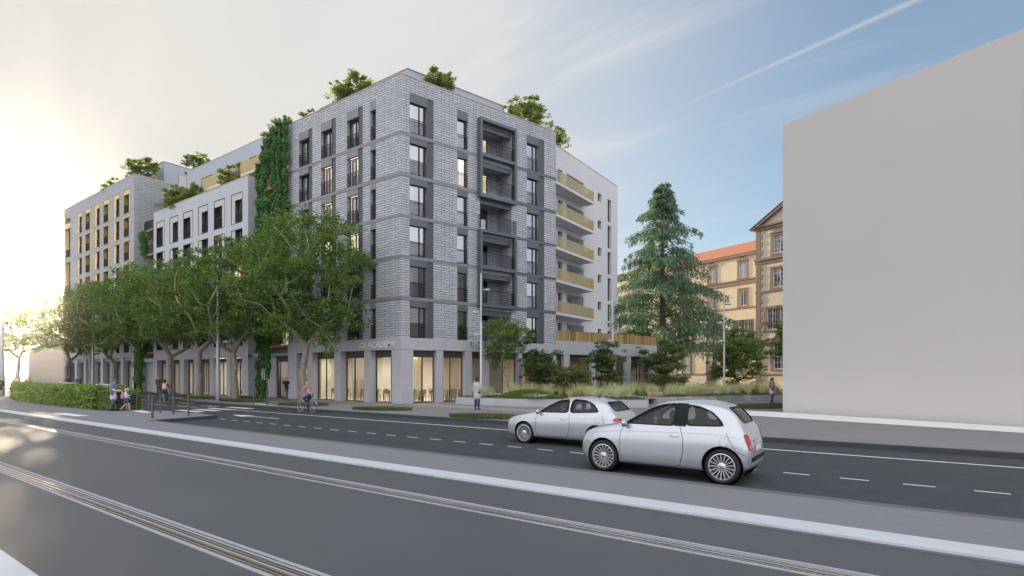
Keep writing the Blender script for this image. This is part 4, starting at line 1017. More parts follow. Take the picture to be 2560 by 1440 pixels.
def make_tree(name, trunk_h, clumps, rad, per, lsize, rs, bark, leafm, rmax, seg=0.7, wob=0.18, pref=0.35, squash=0.6, tip=0.018, p=2.0, lean=(0, 0), n=7, dens=1.0, **tags):
    root = empty(name, (0, 0, 0)); tag(root, **tags)
    nodes, par, r = grow(clumps, (lean[0], lean[1], trunk_h), (0, 0, -0.05), rs, seg, wob, pref, tip, p, rmax)
    link('trunk', branch_mesh(nodes, par, r, n), bark, root, True)
    V, F = clump_leaves(clumps, rad, per * dens, lsize, rs, squash=squash)
    link('crown', npmesh('crown', V, F), leafm, root, True)
    return root
def crown_pts(n, c, rr, rs, hollow=0.55, mind=0.9, cut=None):
    out = []; tries = 0
    while len(out) < n and tries < 20000:
        tries += 1; q = rs.normal(size=3); q /= np.linalg.norm(q); q *= (hollow + (1 - hollow) * rs.uniform() ** 0.6)
        if q[2] < -0.75: continue
        pnt = np.array(c) + q * np.array(rr)
        if cut is not None and not cut(pnt): continue
        if all(np.linalg.norm((pnt - o) * np.array([1, 1, 1.3])) > mind for o in out): out.append(pnt)
    return out
def place(root, x, y, z=0.0, rz=0.0, s=1.0, label=None, group=None):
    root.location = (x, y, z); root.rotation_euler = (0, 0, rz); root.scale = (s, s, s) if not isinstance(s, tuple) else s
    if label: root['label'] = label
    if group: root['group'] = group
    return root
# ---- street trees (mottled bark, spreading crowns)
STREET = []
for v, (nc, c, rr, th) in enumerate((((105), (0.0, 0, 8.4), (4.9, 4.2, 4.9), 3.0), ((92), (0.3, 0, 8.2), (4.4, 4.2, 4.3), 2.7), ((88), (-0.3, 0, 8.0), (4.3, 4.3, 4.0), 2.9))):
    rs = np.random.default_rng(11 + v)
    cl = crown_pts(nc, c, rr, rs, 0.42, 1.15)
    if v == 0:
        cl += [np.array(q, float) for q in ((3.4, -0.6, 4.2), (4.1, -0.8, 3.75), (2.6, -.5, 5.0), (4.6, 0, 6.0), (3.9, -1, 6.6), (-2.6, -1, 4.9), (-3.3, .3, 5.4))]
    STREET.append(make_tree('plane_tree', th, cl, .92, 255, 0.20, rs, 'bark_plane', 'leaf_plane', 0.215, seg=0.8, wob=0.14, pref=0.22, squash=0.55, tip=0.016, p=2.15, label='x', cat='tree', group='plane trees along the street front'))
spots = [  # x, y, variant, rz, scale, label
 (-32.6, 21.8, 0, 0.0, 1.0, 'largest street tree, mottled trunk forking in front of the corner building shopfront'),
 (-40.9, 21.4, 1, 0.6, 1.0, 'street tree right of the tall grey lamp post, in front of the vine gap'),
 (-47.9, 22.0, 2, 2.0, 0.98, 'street tree just left of the tall grey lamp post before the white block'),
 (-54.3, 22.4, 1, 3.6, 0.98, 'street tree before the left half of the white block, behind the cyclist with a backpack'),
 (-61.2, 22.5, 2, 5.0, 1.02, 'ivy-clad street tree in front of the gap left of the white block'),
 (-68.0, 22.6, 1, 1.4, 1.0, 'street tree above the grey car roof, before the right part of the far brick building'),
 (-75.5, 22.8, 2, 3.0, 1.0, 'street tree before the middle of the far left brick building'),
 (-84.5, 23.0, 1, 4.4, 1.0, 'street tree before the left end of the far brick building, trunk leaning'),
 (-101.5, 22.2, 2, 0.4, 1.05, 'leftmost street tree, its forked trunk standing against the bright sky'),
]
used = set()
for x, y, v, rz, s, lb in spots:
    if v in used: o = copy_fast(STREET[v])
    else: o = STREET[v]; used.add(v)
    place(o, x, y, 0, rz, s, lb, 'plane trees along the street front')
# ---- plaza trees and shrubs
rs = np.random.default_rng(40)
cl = crown_pts(26, (0.2, 0, 3.75), (1.55, 1.4, 1.3), rs, 0.3, 0.5) + [np.array(q, float) for q in ((-1.5, 0, 2.7), (-1.2, .3, 2.2), (-1.7, -.2, 3.2), (-.9, -.3, 2.6))]
t = make_tree('garden_tree', 1.25, cl, 0.52, 300, 0.13, rs, 'bark_grey', 'leaf_garden', 0.07, seg=0.4, wob=0.07, squash=0.7, tip=0.008, n=6, label='slender young tree with bent pale trunk in the planter beside the corner shopfront', cat='tree')
place(t, -22.2, 30.9, 0.35, 0, 1.12)
def shrub(name, c, rr, n, rad, per, ls, mat, seed, label, cat='shrub', th=0.5, bark='bark_dark', rmax=0.05, mind=0.4, group=None, hollow=.2):
    rs = np.random.default_rng(seed); cl = crown_pts(n, c, rr, rs, hollow, mind)
    return make_tree(name, th, cl, rad, per, ls, rs, bark, mat, rmax, seg=0.35, wob=0.05, squash=0.5, tip=0.007, n=5, dens=1.7, label=label, cat=cat, group=group)
place(shrub('garden_tree', (0, 0, 2.15), (1.5, 1.4, 1.6), 34, .55, 240, .14, 'leaf_dark', 41, 'dark dense small tree right of the slender planter tree', 'tree', .5), -22.0, 35.2, .35)
place(shrub('shrub', (0, 0, 1.35), (1.5, 1.2, .8), 22, .5, 260, .11, 'leaf_yellow', 42, 'low spreading yellow-green shrub in the planter behind the white car roof', th=.5), -19.0, 34.6, .35)
place(shrub('garden_tree', (0, 0, 2.5), (1.35, 1.3, 1.9), 32, .5, 200, .14, 'leaf_dark', 43, 'dark upright small tree in front of the podium doorway', 'tree', .7), -18.2, 38.6, .3)
place(shrub('garden_tree', (0, 0, 3.0), (2.1, 2.0, 2.1), 38, .6, 200, .16, 'leaf_dark', 44, 'dark bushy tree left of the distant double-armed lamp, below the conifer', 'tree', 1.0, rmax=.08), -17.6, 49.0, .2)
place(shrub('shrub', (0, 0, 1.3), (1.75, 1.6, 1.0), 26, .5, 240, .12, 'leaf_yellow', 45, 'rounded yellow-green shrub below the dark bushy tree in the far planter', th=.35), -14.6, 42.2, .35)
place(shrub('garden_tree', (0, 0, 3.35), (2.6, 2.4, 2.6), 58, .62, 260, .15, 'leaf_garden', 46, 'broad leafy tree right of the distant lamp, before the cream old building', 'tree', 1.1, rmax=.1, mind=.6), -11.0, 49.5, .25)
place(shrub('garden_tree', (0, 0, 4.3), (2.3, 2.0, 2.6), 42, .55, 170, .17, 'leaf_garden', 47, 'tree half hidden behind the left edge of the blank white building', 'tree', 1.6, rmax=.09, mind=.6), -5.7, 44.0, .2)
place(shrub('shrub', (0, 0, .8), (1.0, .9, .6), 14, .42, 220, .13, 'leaf_dark', 48, 'small dark bush at the foot of the stone steps', th=.3), -12.4, 53.5, .1)
# ---- conifer
def conifer():
    rs = np.random.default_rng(77); root = empty('conifer', (0, 0, 0)); tag(root, 'tall blue-green conifer with drooping layered branches between the white wing and the old building', 'tree')
    Hh = 24.0; mb = MB(); mb.tube([(0, 0, -.2), (0.05, 0, 3), (0, .05, 10), (0, 0, 18), (0, 0, Hh)], [.62, .5, .34, .14, .02], 10)
    pts = []; tilt = []
    z = 5.6; az = 0
    while z < Hh - 0.3:
        f = (Hh - z) / (Hh - 5.6); Lb = 0.45 + 8.2 * f ** 0.9
        nb = 7 if f > .3 else 6
        for k in range(nb):
            az += 2.399 + rs.normal() * .2; L_ = Lb * rs.uniform(.72, 1.18); z0 = z + rs.normal() * .25
            dx, dy = math.cos(az), math.sin(az); P = []
            rise = 0.13 * L_ + .2; m = max(5, int(L_ / .5))
            for i in range(m + 1):
                t = i / m; P.append((dx * L_ * t, dy * L_ * t, z0 + rise * math.sin(t * 2.2) - 0.20 * L_ * t * t))
            mb.tube(P, [max(.012, .075 * f * (1 - i / m) + .012) for i in range(m + 1)], 5, caps=False)
            # secondary sprays on both sides, hanging
            for i in range(1, m + 1):
                t = i / m
                if t < .18 and f > .25: continue
                for sd in (-1, 1, 0):
                    if rs.uniform() < .12: continue
                    sl = (0.25 + 0.22 * L_ * (1 - t * .6)) * rs.uniform(.6, 1.15) * (0.75 if sd == 0 else 1)
                    sx, sy = -dy * sd + dx * .8, dx * sd + dy * .8; nn = math.hypot(sx, sy); sx, sy = sx / nn, sy / nn
                    kk = int(7 + 20 * sl)
                    tt = rs.uniform(0, 1, kk) ** .8
                    q = np.stack([P[i][0] + sx * sl * tt, P[i][1] + sy * sl * tt, P[i][2] - sl * .42 * tt ** 1.6], 1)
                    q += rs.normal(size=q.shape) * .06
                    hang = rs.uniform(0, 1, kk) ** 1.5 * .75 * (0.35 + f); q[:, 2] -= hang
                    pts.append(q); tilt.append(np.stack([sx * .5 + np.zeros(kk), sy * .5 + np.zeros(kk), -.9 - hang * .8], 1))
        z += 0.42 + 1.1 * f
    me = bpy.data.meshes.new('trunk'); me.from_pydata(mb.v, [], mb.f); me.polygons.foreach_set('use_smooth', [True] * len(me.polygons)); me.update(); link('trunk', me, 'bark_dark', root, True)
    P = np.concatenate(pts); D_ = np.concatenate(tilt); n = len(P)
    D_ = D_ + rs.normal(size=D_.shape) * .35; D_ /= np.linalg.norm(D_, axis=1, keepdims=True)
    side = np.cross(D_, rs.normal(size=(n, 3))); side /= np.linalg.norm(side, axis=1, keepdims=True)
    s = .34 * rs.uniform(.6, 1.3, (n, 1)); w = .05
    V = np.empty((n, 4, 3)); V[:, 0] = P; V[:, 1] = P + D_ * s * .5 + side * w; V[:, 2] = P + D_ * s; V[:, 3] = P + D_ * s * .5 - side * w
    link('foliage', npmesh('foliage', V.reshape(-1, 3), np.arange(n * 4).reshape(n, 4)), 'needle', root, True)
    return root
cf = conifer(); place(cf, -21.6, 60.4, 0.0, 0.3, 0.985)
# small airy pine at the far left
rs = np.random.default_rng(70); cl = crown_pts(34, (0, 0, 2.6), (2.4, 2.2, 2.3), rs, .3, .6)
t = make_tree('young_pine', .8, cl, .6, 200, .16, rs, 'bark_dark', 'needle', .08, seg=.5, wob=.06, squash=.3, tip=.01, label='airy young pine in front of the small grey house at far left', cat='tree'); place(t, -92, 28.0, 0)
# ---- roof plants
RP = shrub('roof_shrub', (0, 0, 1.5), (1.5, 1.3, 1.3), 24, .5, 170, .17, 'leaf_roof', 50, 'x', 'shrub', .3, group='shrubs on the roofs', hollow=.3)
RP2 = shrub('roof_shrub', (0, 0, 1.0), (1.0, 1.0, .9), 14, .42, 170, .15, 'leaf_roof', 51, 'x', 'shrub', .2, group='shrubs on the roofs', hollow=.3)
first = [True, True]
ROOFS = [
 (0, -33.8, 26.6, 21.6, 0.2, 1.13, 'largest leafy shrub on the roof edge above the left face of the corner building'),
 (1, -38.6, 26.4, 21.7, 1.2, 0.85, 'small bush at the left end of the corner building roof'),
 (1, -36.6, 26.4, 21.6, 2.2, 0.75, 'low bush between the two other bushes on the left roof edge of the corner building'),
 (0, -27.25, 29.2, 21.6, 2.0, 0.99, 'round dark shrub on the roof edge right of the top corner'),
 (0, -24.4, 36.6, 21.5, 3.0, 1.13, 'tall yellowish shrub at the right end of the brick roof'),
 (0, -25.6, 42.6, 21.9, 4.0, 1.09, 'loose shrub at the left end of the white wing roof'),
 (1, -25.6, 48.6, 22.0, 0.0, 0.54, 'sparse twiggy plant halfway along the white wing roof'),
 (0, -71.6, 26.4, 24.0, 1.0, 1.18, 'bushy shrub at the right end of the far left brick roof'),
 (1, -79.0, 26.2, 24.0, 2.0, 1.14, 'low shrub on the middle of the far left brick roof'),
 (0, -64.6, 30.0, 23.9, 5.0, 1.14, 'loose shrub rising above the set-back pale blue storey'),
 (0, -62.3, 26.0, 18.7, 2.5, 0.83, 'dark shrub at the left of the white block terrace'),
 (0, -60.0, 26.1, 18.7, 4.4, 0.92, 'dark shrub second from the left on the white block terrace'),
 (0, -57.9, 26.1, 18.7, 0.4, 0.88, 'dark shrub touching the golden balcony on the white block terrace'),
 (1, -51.0, 26.3, 19.4, 1.4, 1.10, 'bush squeezed between the two golden balconies'),
 (1, -41.9, 25.6, 20.6, 0.6, 0.99, 'leafy top of the vine curtain beside the corner building'),
 (1, -40.7, 25.3, 21.3, 2.6, 0.90, 'highest leafy tuft of the vine curtain, touching the brick edge'),
 (1, -66.9, 28.1, 21.2, 1.4, 1.14, 'bush on the dark curved terrace beside the seated person'),
]
for v, x, y, z, rz, s, lb in ROOFS:
    src = (RP, RP2)[v]
    if first[v]: o = src; first[v] = False
    else: o = copy_fast(src)
    place(o, x, y, z, rz, s, lb, 'shrubs on the roofs')
# ---- hanging and climbing vines
def vine(name, h, r, seed, mat='leaf_vine', dens=560):
    rs = np.random.default_rng(seed); n = int(h * dens * r / .3)
    z = rs.uniform(0, h, n); z = z[(np.sin(z * 1.7 + seed * 2.3) + np.sin(z * .63 + seed)) > -1.45]; n = len(z); prof = r * (0.72 + 0.34 * np.sin(z * 2.3 + seed * 1.7) * np.sin(z * 1.1 + seed * 2) + .22 * np.sin(z * 5.1 + seed)); prof = np.maximum(prof, r * .25)
    th = rs.uniform(0, 2 * np.pi, n); z = np.minimum(z, h - rs.uniform(0, .25, n)); rad = prof * rs.uniform(.5, 1.55, n)
    P = np.stack([rad * np.cos(th), rad * np.sin(th), z], 1); N_ = np.stack([np.cos(th), np.sin(th), np.full(n, .5)], 1)
    V, F = leaves(P, .16, rs, .3, .8, N_)
    root = empty(name, (0, 0, 0)); mb = MB(); mb.tube([(0, 0, 0), (0.03, 0, h * .5), (0, 0, h)], .03, 5); 
    me = bpy.data.meshes.new('stem'); me.from_pydata(mb.v, [], mb.f); me.update(); link('stem', me, 'bark_grey', root, True)
    link('foliage', npmesh('foliage', V, F), mat, root, True); return root
for i, (x, y, z0, z1, r, lb) in enumerate([
 (-43.23, 24.6, 3.8, 20.2, .26, 'leftmost hanging vine strand, beside the golden balcony'),
 (-42.55, 24.6, 6.5, 20.9, .24, 'second vine strand from the left in the gap'),
 (-41.80, 24.5, 4.0, 21.3, .27, 'third vine strand from the left in the gap'),
 (-41.6, 25.4, 9.0, 22.0, .36, 'dark vine mass behind the other strands in the gap'),
 (-40.95, 24.6, 6.0, 21.9, .27, 'third vine strand from the corner building'),
 (-40.25, 24.6, 4.4, 22.3, .25, 'second vine strand from the corner building'),
 (-39.72, 24.8, 8.0, 22.5, .20, 'rightmost vine strand, against the grey brick edge'),
 (-42.6, 24.2, 0.2, 6.0, .20, 'left of the three ground vines beside the doorway'),
 (-41.9, 24.2, 0.0, 7.0, .27, 'thick middle vine rising from the ground beside the doorway'),
 (-41.25, 24.2, 0.5, 6.0, .19, 'right of the three ground vines beside the doorway'),
 (-66.3, 24.75, 4.0, 17.5, .36, 'vine column left of the wider one, in the gap left of the white block'),
 (-66.0, 26.3, 4.0, 19.0, .50, 'wider vine column touching the left edge of the white block'),
 (-61.0, 22.35, 0.2, 5.4, .36, 'ivy wrapped around a street tree trunk left of the white block')]):
    v = vine('climbing_vine', z1 - z0, r, 20 + i, 'leaf_vine'); place(v, x, y, z0, 0, 1, lb, 'climbing vines between the buildings'); v['category'] = 'vine'
# ---- hedge
def hedge_mesh(path, w, h, dens, rs, ls=.1, rough=.06):
    P = []; Nn = []
    for (x0, y0), (x1, y1) in zip(path[:-1], path[1:]):
        L_ = math.hypot(x1 - x0, y1 - y0); dx, dy = (x1 - x0) / L_, (y1 - y0) / L_; nx, ny = dy, -dx   # outward = right side of travel
        for face, area_ in (('f', L_ * h), ('t', L_ * w), ('b', L_ * h * .3)):
            n = int(area_ * dens); u = rs.uniform(0, L_, n); v = rs.uniform(0, 1, n); jit = rs.normal(size=n) * rough
            if face == 'f': q = np.stack([x0 + dx * u + nx * jit, y0 + dy * u + ny * jit, v * h], 1); N_ = np.tile([nx, ny, .3], (n, 1))
            elif face == 't': q = np.stack([x0 + dx * u - nx * v * w, y0 + dy * u - ny * v * w, h + jit], 1); N_ = np.tile([0, 0, 1.], (n, 1))
            else: q = np.stack([x0 + dx * u - nx * w + nx * jit, y0 + dy * u - ny * w + ny * jit, v * h], 1); N_ = np.tile([-nx, -ny, .3], (n, 1))
            P.append(q); Nn.append(N_)
    return leaves(np.concatenate(P), ls, rs, .2, .75, np.concatenate(Nn))
def hedge(path, w, h, label, mat, dens, ls, rough, seed):
    rs = np.random.default_rng(seed); root = empty('hedge', (*path[0], 0)); tag(root, label, 'hedge')
    V, F = hedge_mesh(path, w, h, dens, rs, ls, rough); link('foliage', npmesh('foliage', V, F), mat, root)
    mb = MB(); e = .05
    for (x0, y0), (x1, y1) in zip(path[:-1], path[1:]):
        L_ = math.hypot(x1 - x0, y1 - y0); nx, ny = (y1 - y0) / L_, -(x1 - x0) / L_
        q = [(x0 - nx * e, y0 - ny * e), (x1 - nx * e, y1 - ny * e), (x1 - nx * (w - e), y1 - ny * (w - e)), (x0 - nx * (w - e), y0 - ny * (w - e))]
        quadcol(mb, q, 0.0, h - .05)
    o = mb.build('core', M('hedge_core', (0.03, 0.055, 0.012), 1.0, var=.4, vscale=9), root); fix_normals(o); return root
hedge([(-67.5, 14.4), (-58, 12.3), (-52, 11.45), (-46.2, 11.15), (-36.3, 11.15), (-36.3, 12.9)], 1.5, 1.2, 'long clipped leafy green hedge on the median at left', 'leaf_hedge', 210, .15, .05, 5)
hedge([(-36.25, 11.25), (-34.7, 11.35), (-34.2, 12.6)], 1.3, 1.05, 'smoother finer-leaved end block of the hedge beside the woman in a scarf', 'leaf_garden', 800, .07, .03, 6)
# ---- grasses
def tuft(n, h, spread, rs, w=.012, bend=.6, base=.12):
    V = []; F = []
    for k in range(n):
        a = rs.uniform(0, 2 * np.pi); r0 = base * math.sqrt(rs.uniform()); b = rs.uniform(.2, 1) * spread; hh = h * rs.uniform(.6, 1.1)
        dx, dy = math.cos(a), math.sin(a); i0 = len(V); px_, py_ = -dy * w, dx * w
        for t in (0, .45, .8, 1.0):
            o = r0 + b * t ** 1.7 ; z = hh * (t - bend * .35 * t * t * b); ww = (1 - t * .85)
            V += [(dx * o + px_ * ww, dy * o + py_ * ww, z), (dx * o - px_ * ww, dy * o - py_ * ww, z)]
        for j in range(3): q = i0 + j * 2; F.append((q, q + 1, q + 3, q + 2))
    return V, F
rs = np.random.default_rng(9)
TF = []
for k in range(3):
    V, F = tuft(150, 0.85, 0.55, rs, .010, .8); TF.append(npmesh('grass_tuft', V, F))
for m in TF: m.materials.append(MATS['grass_pale'])
def in_poly(x, y, poly):
    c = False; n = len(poly)
    for i in range(n):
        (x0, y0), (x1, y1) = poly[i], poly[(i + 1) % n]
        if (y0 > y) != (y1 > y) and x < (x1 - x0) * (y - y0) / (y1 - y0) + x0: c = not c
    return c
PLA = [(-23.9, 27.3), (-18.4, 27.3), (-11.9, 30.9), (-13.3, 33.2), (-16.5, 35.0), (-18.3, 37.6), (-22.3, 37.6)]
PLB = [(-12.6, 34.6), (-10.9, 37.6), (-8.9, 42.0), (-13.0, 45.5), (-17.6, 46.0), (-17.2, 40.0), (-16.0, 36.8)]
PLC = [(-8.6, 42.9), (-6.4, 46.2), (-5.0, 53), (-14.5, 54.5), (-14.0, 47.3)]
def planter(poly, h, label):
    root = empty('planter', (*poly[0], 0)); tag(root, label, 'planter', 'raised concrete planters on the plaza')
    n = len(poly); cx = sum(p[0] for p in poly) / n; cy = sum(p[1] for p in poly) / n
    ins = []
    for x, y in poly:
        d = math.hypot(cx - x, cy - y); ins.append((x + (cx - x) / d * .32, y + (cy - y) / d * .32))
    mb = MB()
    for i in range(n):
        a, b, c, e = poly[i], poly[(i + 1) % n], ins[(i + 1) % n], ins[i]; L_ = math.dist(a, b)
        mb.face([(*a, 0), (*b, 0), (*b, h), (*a, h)], [(0, 0), (L_, 0), (L_, h), (0, h)]); mb.face([(*a, h), (*b, h), (*c, h), (*e, h)]); mb.face([(*c, 0), (*e, 0), (*e, h), (*c, h)])
    fix_normals(mb.build('wall', 'concrete_light', root))
    mb = MB(); 
    mb.face([(*p, h - .06) for p in ins]); mb.build('soil', 'soil', root)
    return root
planter(PLA, .46, 'long low concrete planter nearest the corner building')
planter(PLB, .46, 'middle concrete planter behind the two white cars')
planter(PLC, .42, 'far concrete planter in front of the old building')
rr = random.Random(8); cnt = 0
ZONES = [(PLA, 46, .4), (PLB, 44, .4), (PLC, 34, .36)]
for poly, n, z in ZONES:
    xs = [p[0] for p in poly]; ys = [p[1] for p in poly]; done = 0
    while done < n:
        x, y = rr.uniform(min(xs), max(xs)), rr.uniform(min(ys), max(ys))
        if not in_poly(x, y, poly): continue
        if in_poly(x + .45, y, poly) + in_poly(x - .45, y, poly) + in_poly(x, y - .45, poly) + in_poly(x, y + .45, poly) < 4: continue
        if poly is PLA and -20.8 < x < -17.5 and y < 31.5: continue      # green mound here
        o = link('grass_tuft', TF[cnt % 3], None); o.location = (x, y, z); o.rotation_euler = (0, 0, rr.uniform(0, 6.3)); s = rr.uniform(.9, 1.35); o.scale = (s, s, s)
        where = {id(PLA): 'in the planter nearest the corner building', id(PLB): 'in the middle planter', id(PLC): 'in the far planter before the old building'}[id(poly)]
        tag(o, 'tuft of long pale yellow grass ' + where, 'grass tuft', 'pale grass tufts ' + where); done += 1; cnt += 1
for x, y in ((-10.2, 33.2), (-9.6, 33.6), (-10.9, 32.7), (-9.0, 34.1), (-10.4, 33.9)):
    o = link('grass_tuft', TF[cnt % 3], None); o.location = (x, y, 0); o.scale = (.8, .8, .8); cnt += 1
    tag(o, 'tuft of long pale yellow grass on the paving just above the front car roof', 'grass tuft', 'pale grass tufts by the front car')
def turf(name, poly, z, dens, h, mat, seed, label, mound=0.0, w=.008, cat='grass'):
    rs = np.random.default_rng(seed); xs = [p[0] for p in poly]; ys = [p[1] for p in poly]
    A = (max(xs) - min(xs)) * (max(ys) - min(ys)); n = int(A * dens)
    X = rs.uniform(min(xs), max(xs), n); Y = rs.uniform(min(ys), max(ys), n); keep = np.array([in_poly(a, b, poly) for a, b in zip(X, Y)]); X, Y = X[keep], Y[keep]; n = len(X)
    cx, cy = np.mean(xs), np.mean(ys); rx, ry = (max(xs) - min(xs)) / 2, (max(ys) - min(ys)) / 2
    m = np.clip(1 - ((X - cx) / rx) ** 2 - ((Y - cy) / ry) ** 2, 0, 1) * mound
    th = rs.uniform(0, 2 * np.pi, n); hh = h * rs.uniform(.5, 1.2, n); b = hh * rs.uniform(.1, .8, n)
    B = np.stack([X, Y, z + m], 1); d = np.stack([np.cos(th), np.sin(th), np.zeros(n)], 1); p = np.stack([-np.sin(th), np.cos(th), np.zeros(n)], 1) * w
    V = np.empty((n, 4, 3)); V[:, 0] = B - p; V[:, 1] = B + p; up = np.stack([np.zeros(n), np.zeros(n), hh], 1)
    V[:, 2] = B + up * .6 + d * b[:, None] * .4 + p * .8; V[:, 3] = B + up + d * b[:, None]
    o = link(name, npmesh(name, V.reshape(-1, 3), np.arange(n * 4).reshape(n, 4)), mat); tag(o, label, cat, kind='stuff')
    mb = MB(); N_ = 14; c2 = []
    for i in range(N_ + 1):
        for j in range(N_ + 1):
            c2.append((min(xs) + (max(xs) - min(xs)) * i / N_, min(ys) + (max(ys) - min(ys)) * j / N_))
    for i in range(N_):
        for j in range(N_):
            q = [c2[i * (N_ + 1) + j], c2[(i + 1) * (N_ + 1) + j], c2[(i + 1) * (N_ + 1) + j + 1], c2[i * (N_ + 1) + j + 1]]
            if all(in_poly(*p_, poly) for p_ in q):
                mb.face([(x, y, z + .012 + mound * max(0, 1 - ((x - cx) / rx) ** 2 - ((y - cy) / ry) ** 2)) for x, y in q])
    if mb.f: mb.build('earth', 'soil')['kind'] = 'structure'
    return o
def ellp(cx, cy, a, b, rz=0, n=14): return [(cx + a * math.cos(t) * math.cos(rz) - b * math.sin(t) * math.sin(rz), cy + a * math.cos(t) * math.sin(rz) + b * math.sin(t) * math.cos(rz)) for t in [2 * math.pi * k / n for k in range(n)]]
for i, (p, lb) in enumerate(((ellp(-31.0, 20.6, 1.9, 1.1, .2), 'grass patch under the largest street tree'), (ellp(-23.4, 20.5, 1.9, .8, .3), 'grass patch on the pavement in front of the corner pillar'), (ellp(-15.2, 19.6, 2.0, .85, .2), 'grass patch at the kerb left of the rear white car'),
    (ellp(-38.9, 20.9, 2.4, .9, .1), 'grass patch under the street tree right of the lamp post'), (ellp(-46.4, 21.4, 2.6, .9), 'grass patch under the street tree left of the lamp post'), (ellp(-53, 22, 2.6, .9), 'grass patch under the street tree behind the cyclist'), (ellp(-60, 22.4, 2.8, .9), 'grass patch under the ivy-clad street tree'), (ellp(-44, 24.1, 1.7, .5), 'grass at the foot of the ground vines'))):
    turf('grass_patch', p, 0.0, 900, .17, 'grass_green', 60 + i, lb)
turf('grass_patch', [(-6.5, 33.0), (-4.6, 35.2), (-3.2, 36.4), (-3.5, 38.4), (-5.3, 37.8), (-7.4, 35.8), (-8.2, 33.6)], 0, 900, .2, 'grass_green', 80, 'grass verge beside the blank white building')
for poly, z, sd, lb in ((PLA, .4, 81, 'ground cover filling the planter nearest the corner building'), (PLB, .4, 82, 'ground cover filling the middle planter'), (PLC, .36, 83, 'ground cover filling the far planter')):
    turf('ground_cover', poly, z, 260, .16, 'grass_green', sd, lb, w=.014)
turf('grass_mound', ellp(-19.4, 29.3, 2.0, 1.6, .3), .4, 1500, .22, 'leaf_garden', 85, 'soft dark green grass mound in the nearest planter', .38, w=.01)
# flower clumps
def flowers(seed):
    rs = np.random.default_rng(seed); n = 240; P = rs.normal(size=(n, 3)) * np.array([.42, .3, .05]) + np.array([0, 0, .28]); V, F = leaves(P, .07, rs, .9, .9)
    P2 = rs.normal(size=(500, 3)) * np.array([.42, .3, .08]) + np.array([0, 0, .12]); V2, F2 = leaves(P2, .09, rs, .4, .5)
    return V, F, V2, F2
V, F, V2, F2 = flowers(3); FM = npmesh('blossom', V, F); FM.materials.append(MATS['petal']); FG = npmesh('leaves', V2, F2); FG.materials.append(MATS['leaf_garden'])
for x, y, lb in ((-21.6, 28.3, 'white flower clump at the front left of the nearest planter'), (-17.9, 27.9, 'white flower clump behind the hood of the rear white car'), (-14.2, 30.3, 'white flower clump at the right tip of the nearest planter'), (-13.6, 30.9, 'second white flower clump at the right tip of the nearest planter'),
    (-13.6, 36.6, 'white flower clump at the left of the middle planter'), (-12.4, 37.2, 'white flower clump at the centre of the middle planter'), (-10.6, 39.5, 'white flower clump beside the slatted bench'), (-9.8, 41.4, 'white flower clump at the right end of the middle planter')):
    r0 = empty('flower_clump', (x, y, .4), 0, lb, 'flowers', 'white flower clumps in the planters'); link('blossom', FM, None, r0, True); link('leaves', FG, None, r0, True)
# ================================================================ STREET FURNITURE
def lamp_head(parent, x, z, sx, pm='lamp_pale'):
    """arm from the pole to a shallow dome lamp; x is the signed reach."""
    mb = MB(); mb.tube([(0, 0, z - .02), (x * .45, 0, z + .05), (x, 0, z + .07)], .022, 6); a = mb.build('arm', 'lamp_grey', parent, True)
    d = MB(); T = lambda p, q, r_: (x + sx * .16 + p, q, z + r_)
    d.lathe([(0.0, .12), (.05, .118), (.12, .10), (.2, .055), (.25, .0), (.235, -.012), (0.0, -.012)], 20, T); o = d.build('lamp_shade', pm, parent, True, True); auto_smooth(o, 50)
    g = MB(); g.lathe([(0, -.02), (.2, -.02), (.2, -.014), (0, -.014)], 16, T); g.build('lens', M('lamp_lens', (.8, .8, .78), .3), o, True)
def plaza_lamp(x, y, rz, heads, h, label):
    r = empty('street_lamp', (0, 0, 0)); tag(r, label, 'street lamp', 'multi-armed lamps on the plaza')
    mb = MB(); mb.lathe([(0.0, 0), (.14, 0), (.14, .03), (.085, .05), (.075, h * .62), (.05, h * .63), (.045, h), (0, h)], 14); o = mb.build('pole', 'lamp_pale', r, True, True); auto_smooth(o, 45)
    for s, z in heads: lamp_head(r, s * .3, z, s)
    r.location = (x, y, 0); r.rotation_euler = (0, 0, rz)
PH = [(1, 7.6), (-1, 6.05), (-.75, 4.6)]
plaza_lamp(-22.45, 28.2, YAW + .5, PH, 8.7, 'tall pale multi-armed lamp in the nearest planter, before the corner building')
plaza_lamp(-18.2, 39.6, YAW + .5, PH, 8.7, 'multi-armed lamp in front of the right edge of the white wing')
plaza_lamp(-11.1, 45.2, YAW + .5, PH, 8.7, 'multi-armed lamp furthest right, before the old building')
def tall_pole(x, y, h, rb, label, arm=None, name='street_lamp', rz=0):
    r = empty(name, (0, 0, 0)); tag(r, label, 'lamp post', None)
    mb = MB(); mb.lathe([(0.0, 0), (rb * 1.35, 0), (rb * 1.35, .04), (rb, .06), (rb * .96, 2.2), (rb * .78, 2.3), (rb * .55, h), (0, h)], 14); o = mb.build('pole', 'lamp_grey', r, True, True); auto_smooth(o, 45)
    if arm:
        for s, z in arm: lamp_head(r, s, z, 1 if s > 0 else -1)
    r.location = (x, y, 0); r.rotation_euler = (0, 0, rz)
tall_pole(-41.25, 20.3, 11.0, .17, 'tall thick grey lamp post with one arm in the row of street trees', [(1.0, 4.35)])
tall_pole(-71.9, 21.9, 9.5, .15, 'tall grey lamp post behind the grey parked car', [(1.15, 4.3)])
tall_pole(-92.5, 20.2, 7.5, .13, 'thin grey lamp post behind the left part of the hedge', [(-1.0, 7.0), (1.0, 6.6)])
tall_pole(-66.6, 13.42, 13.2, .22, 'thick grey post at the left edge of the picture, beside the standing person', name='tram_pole')
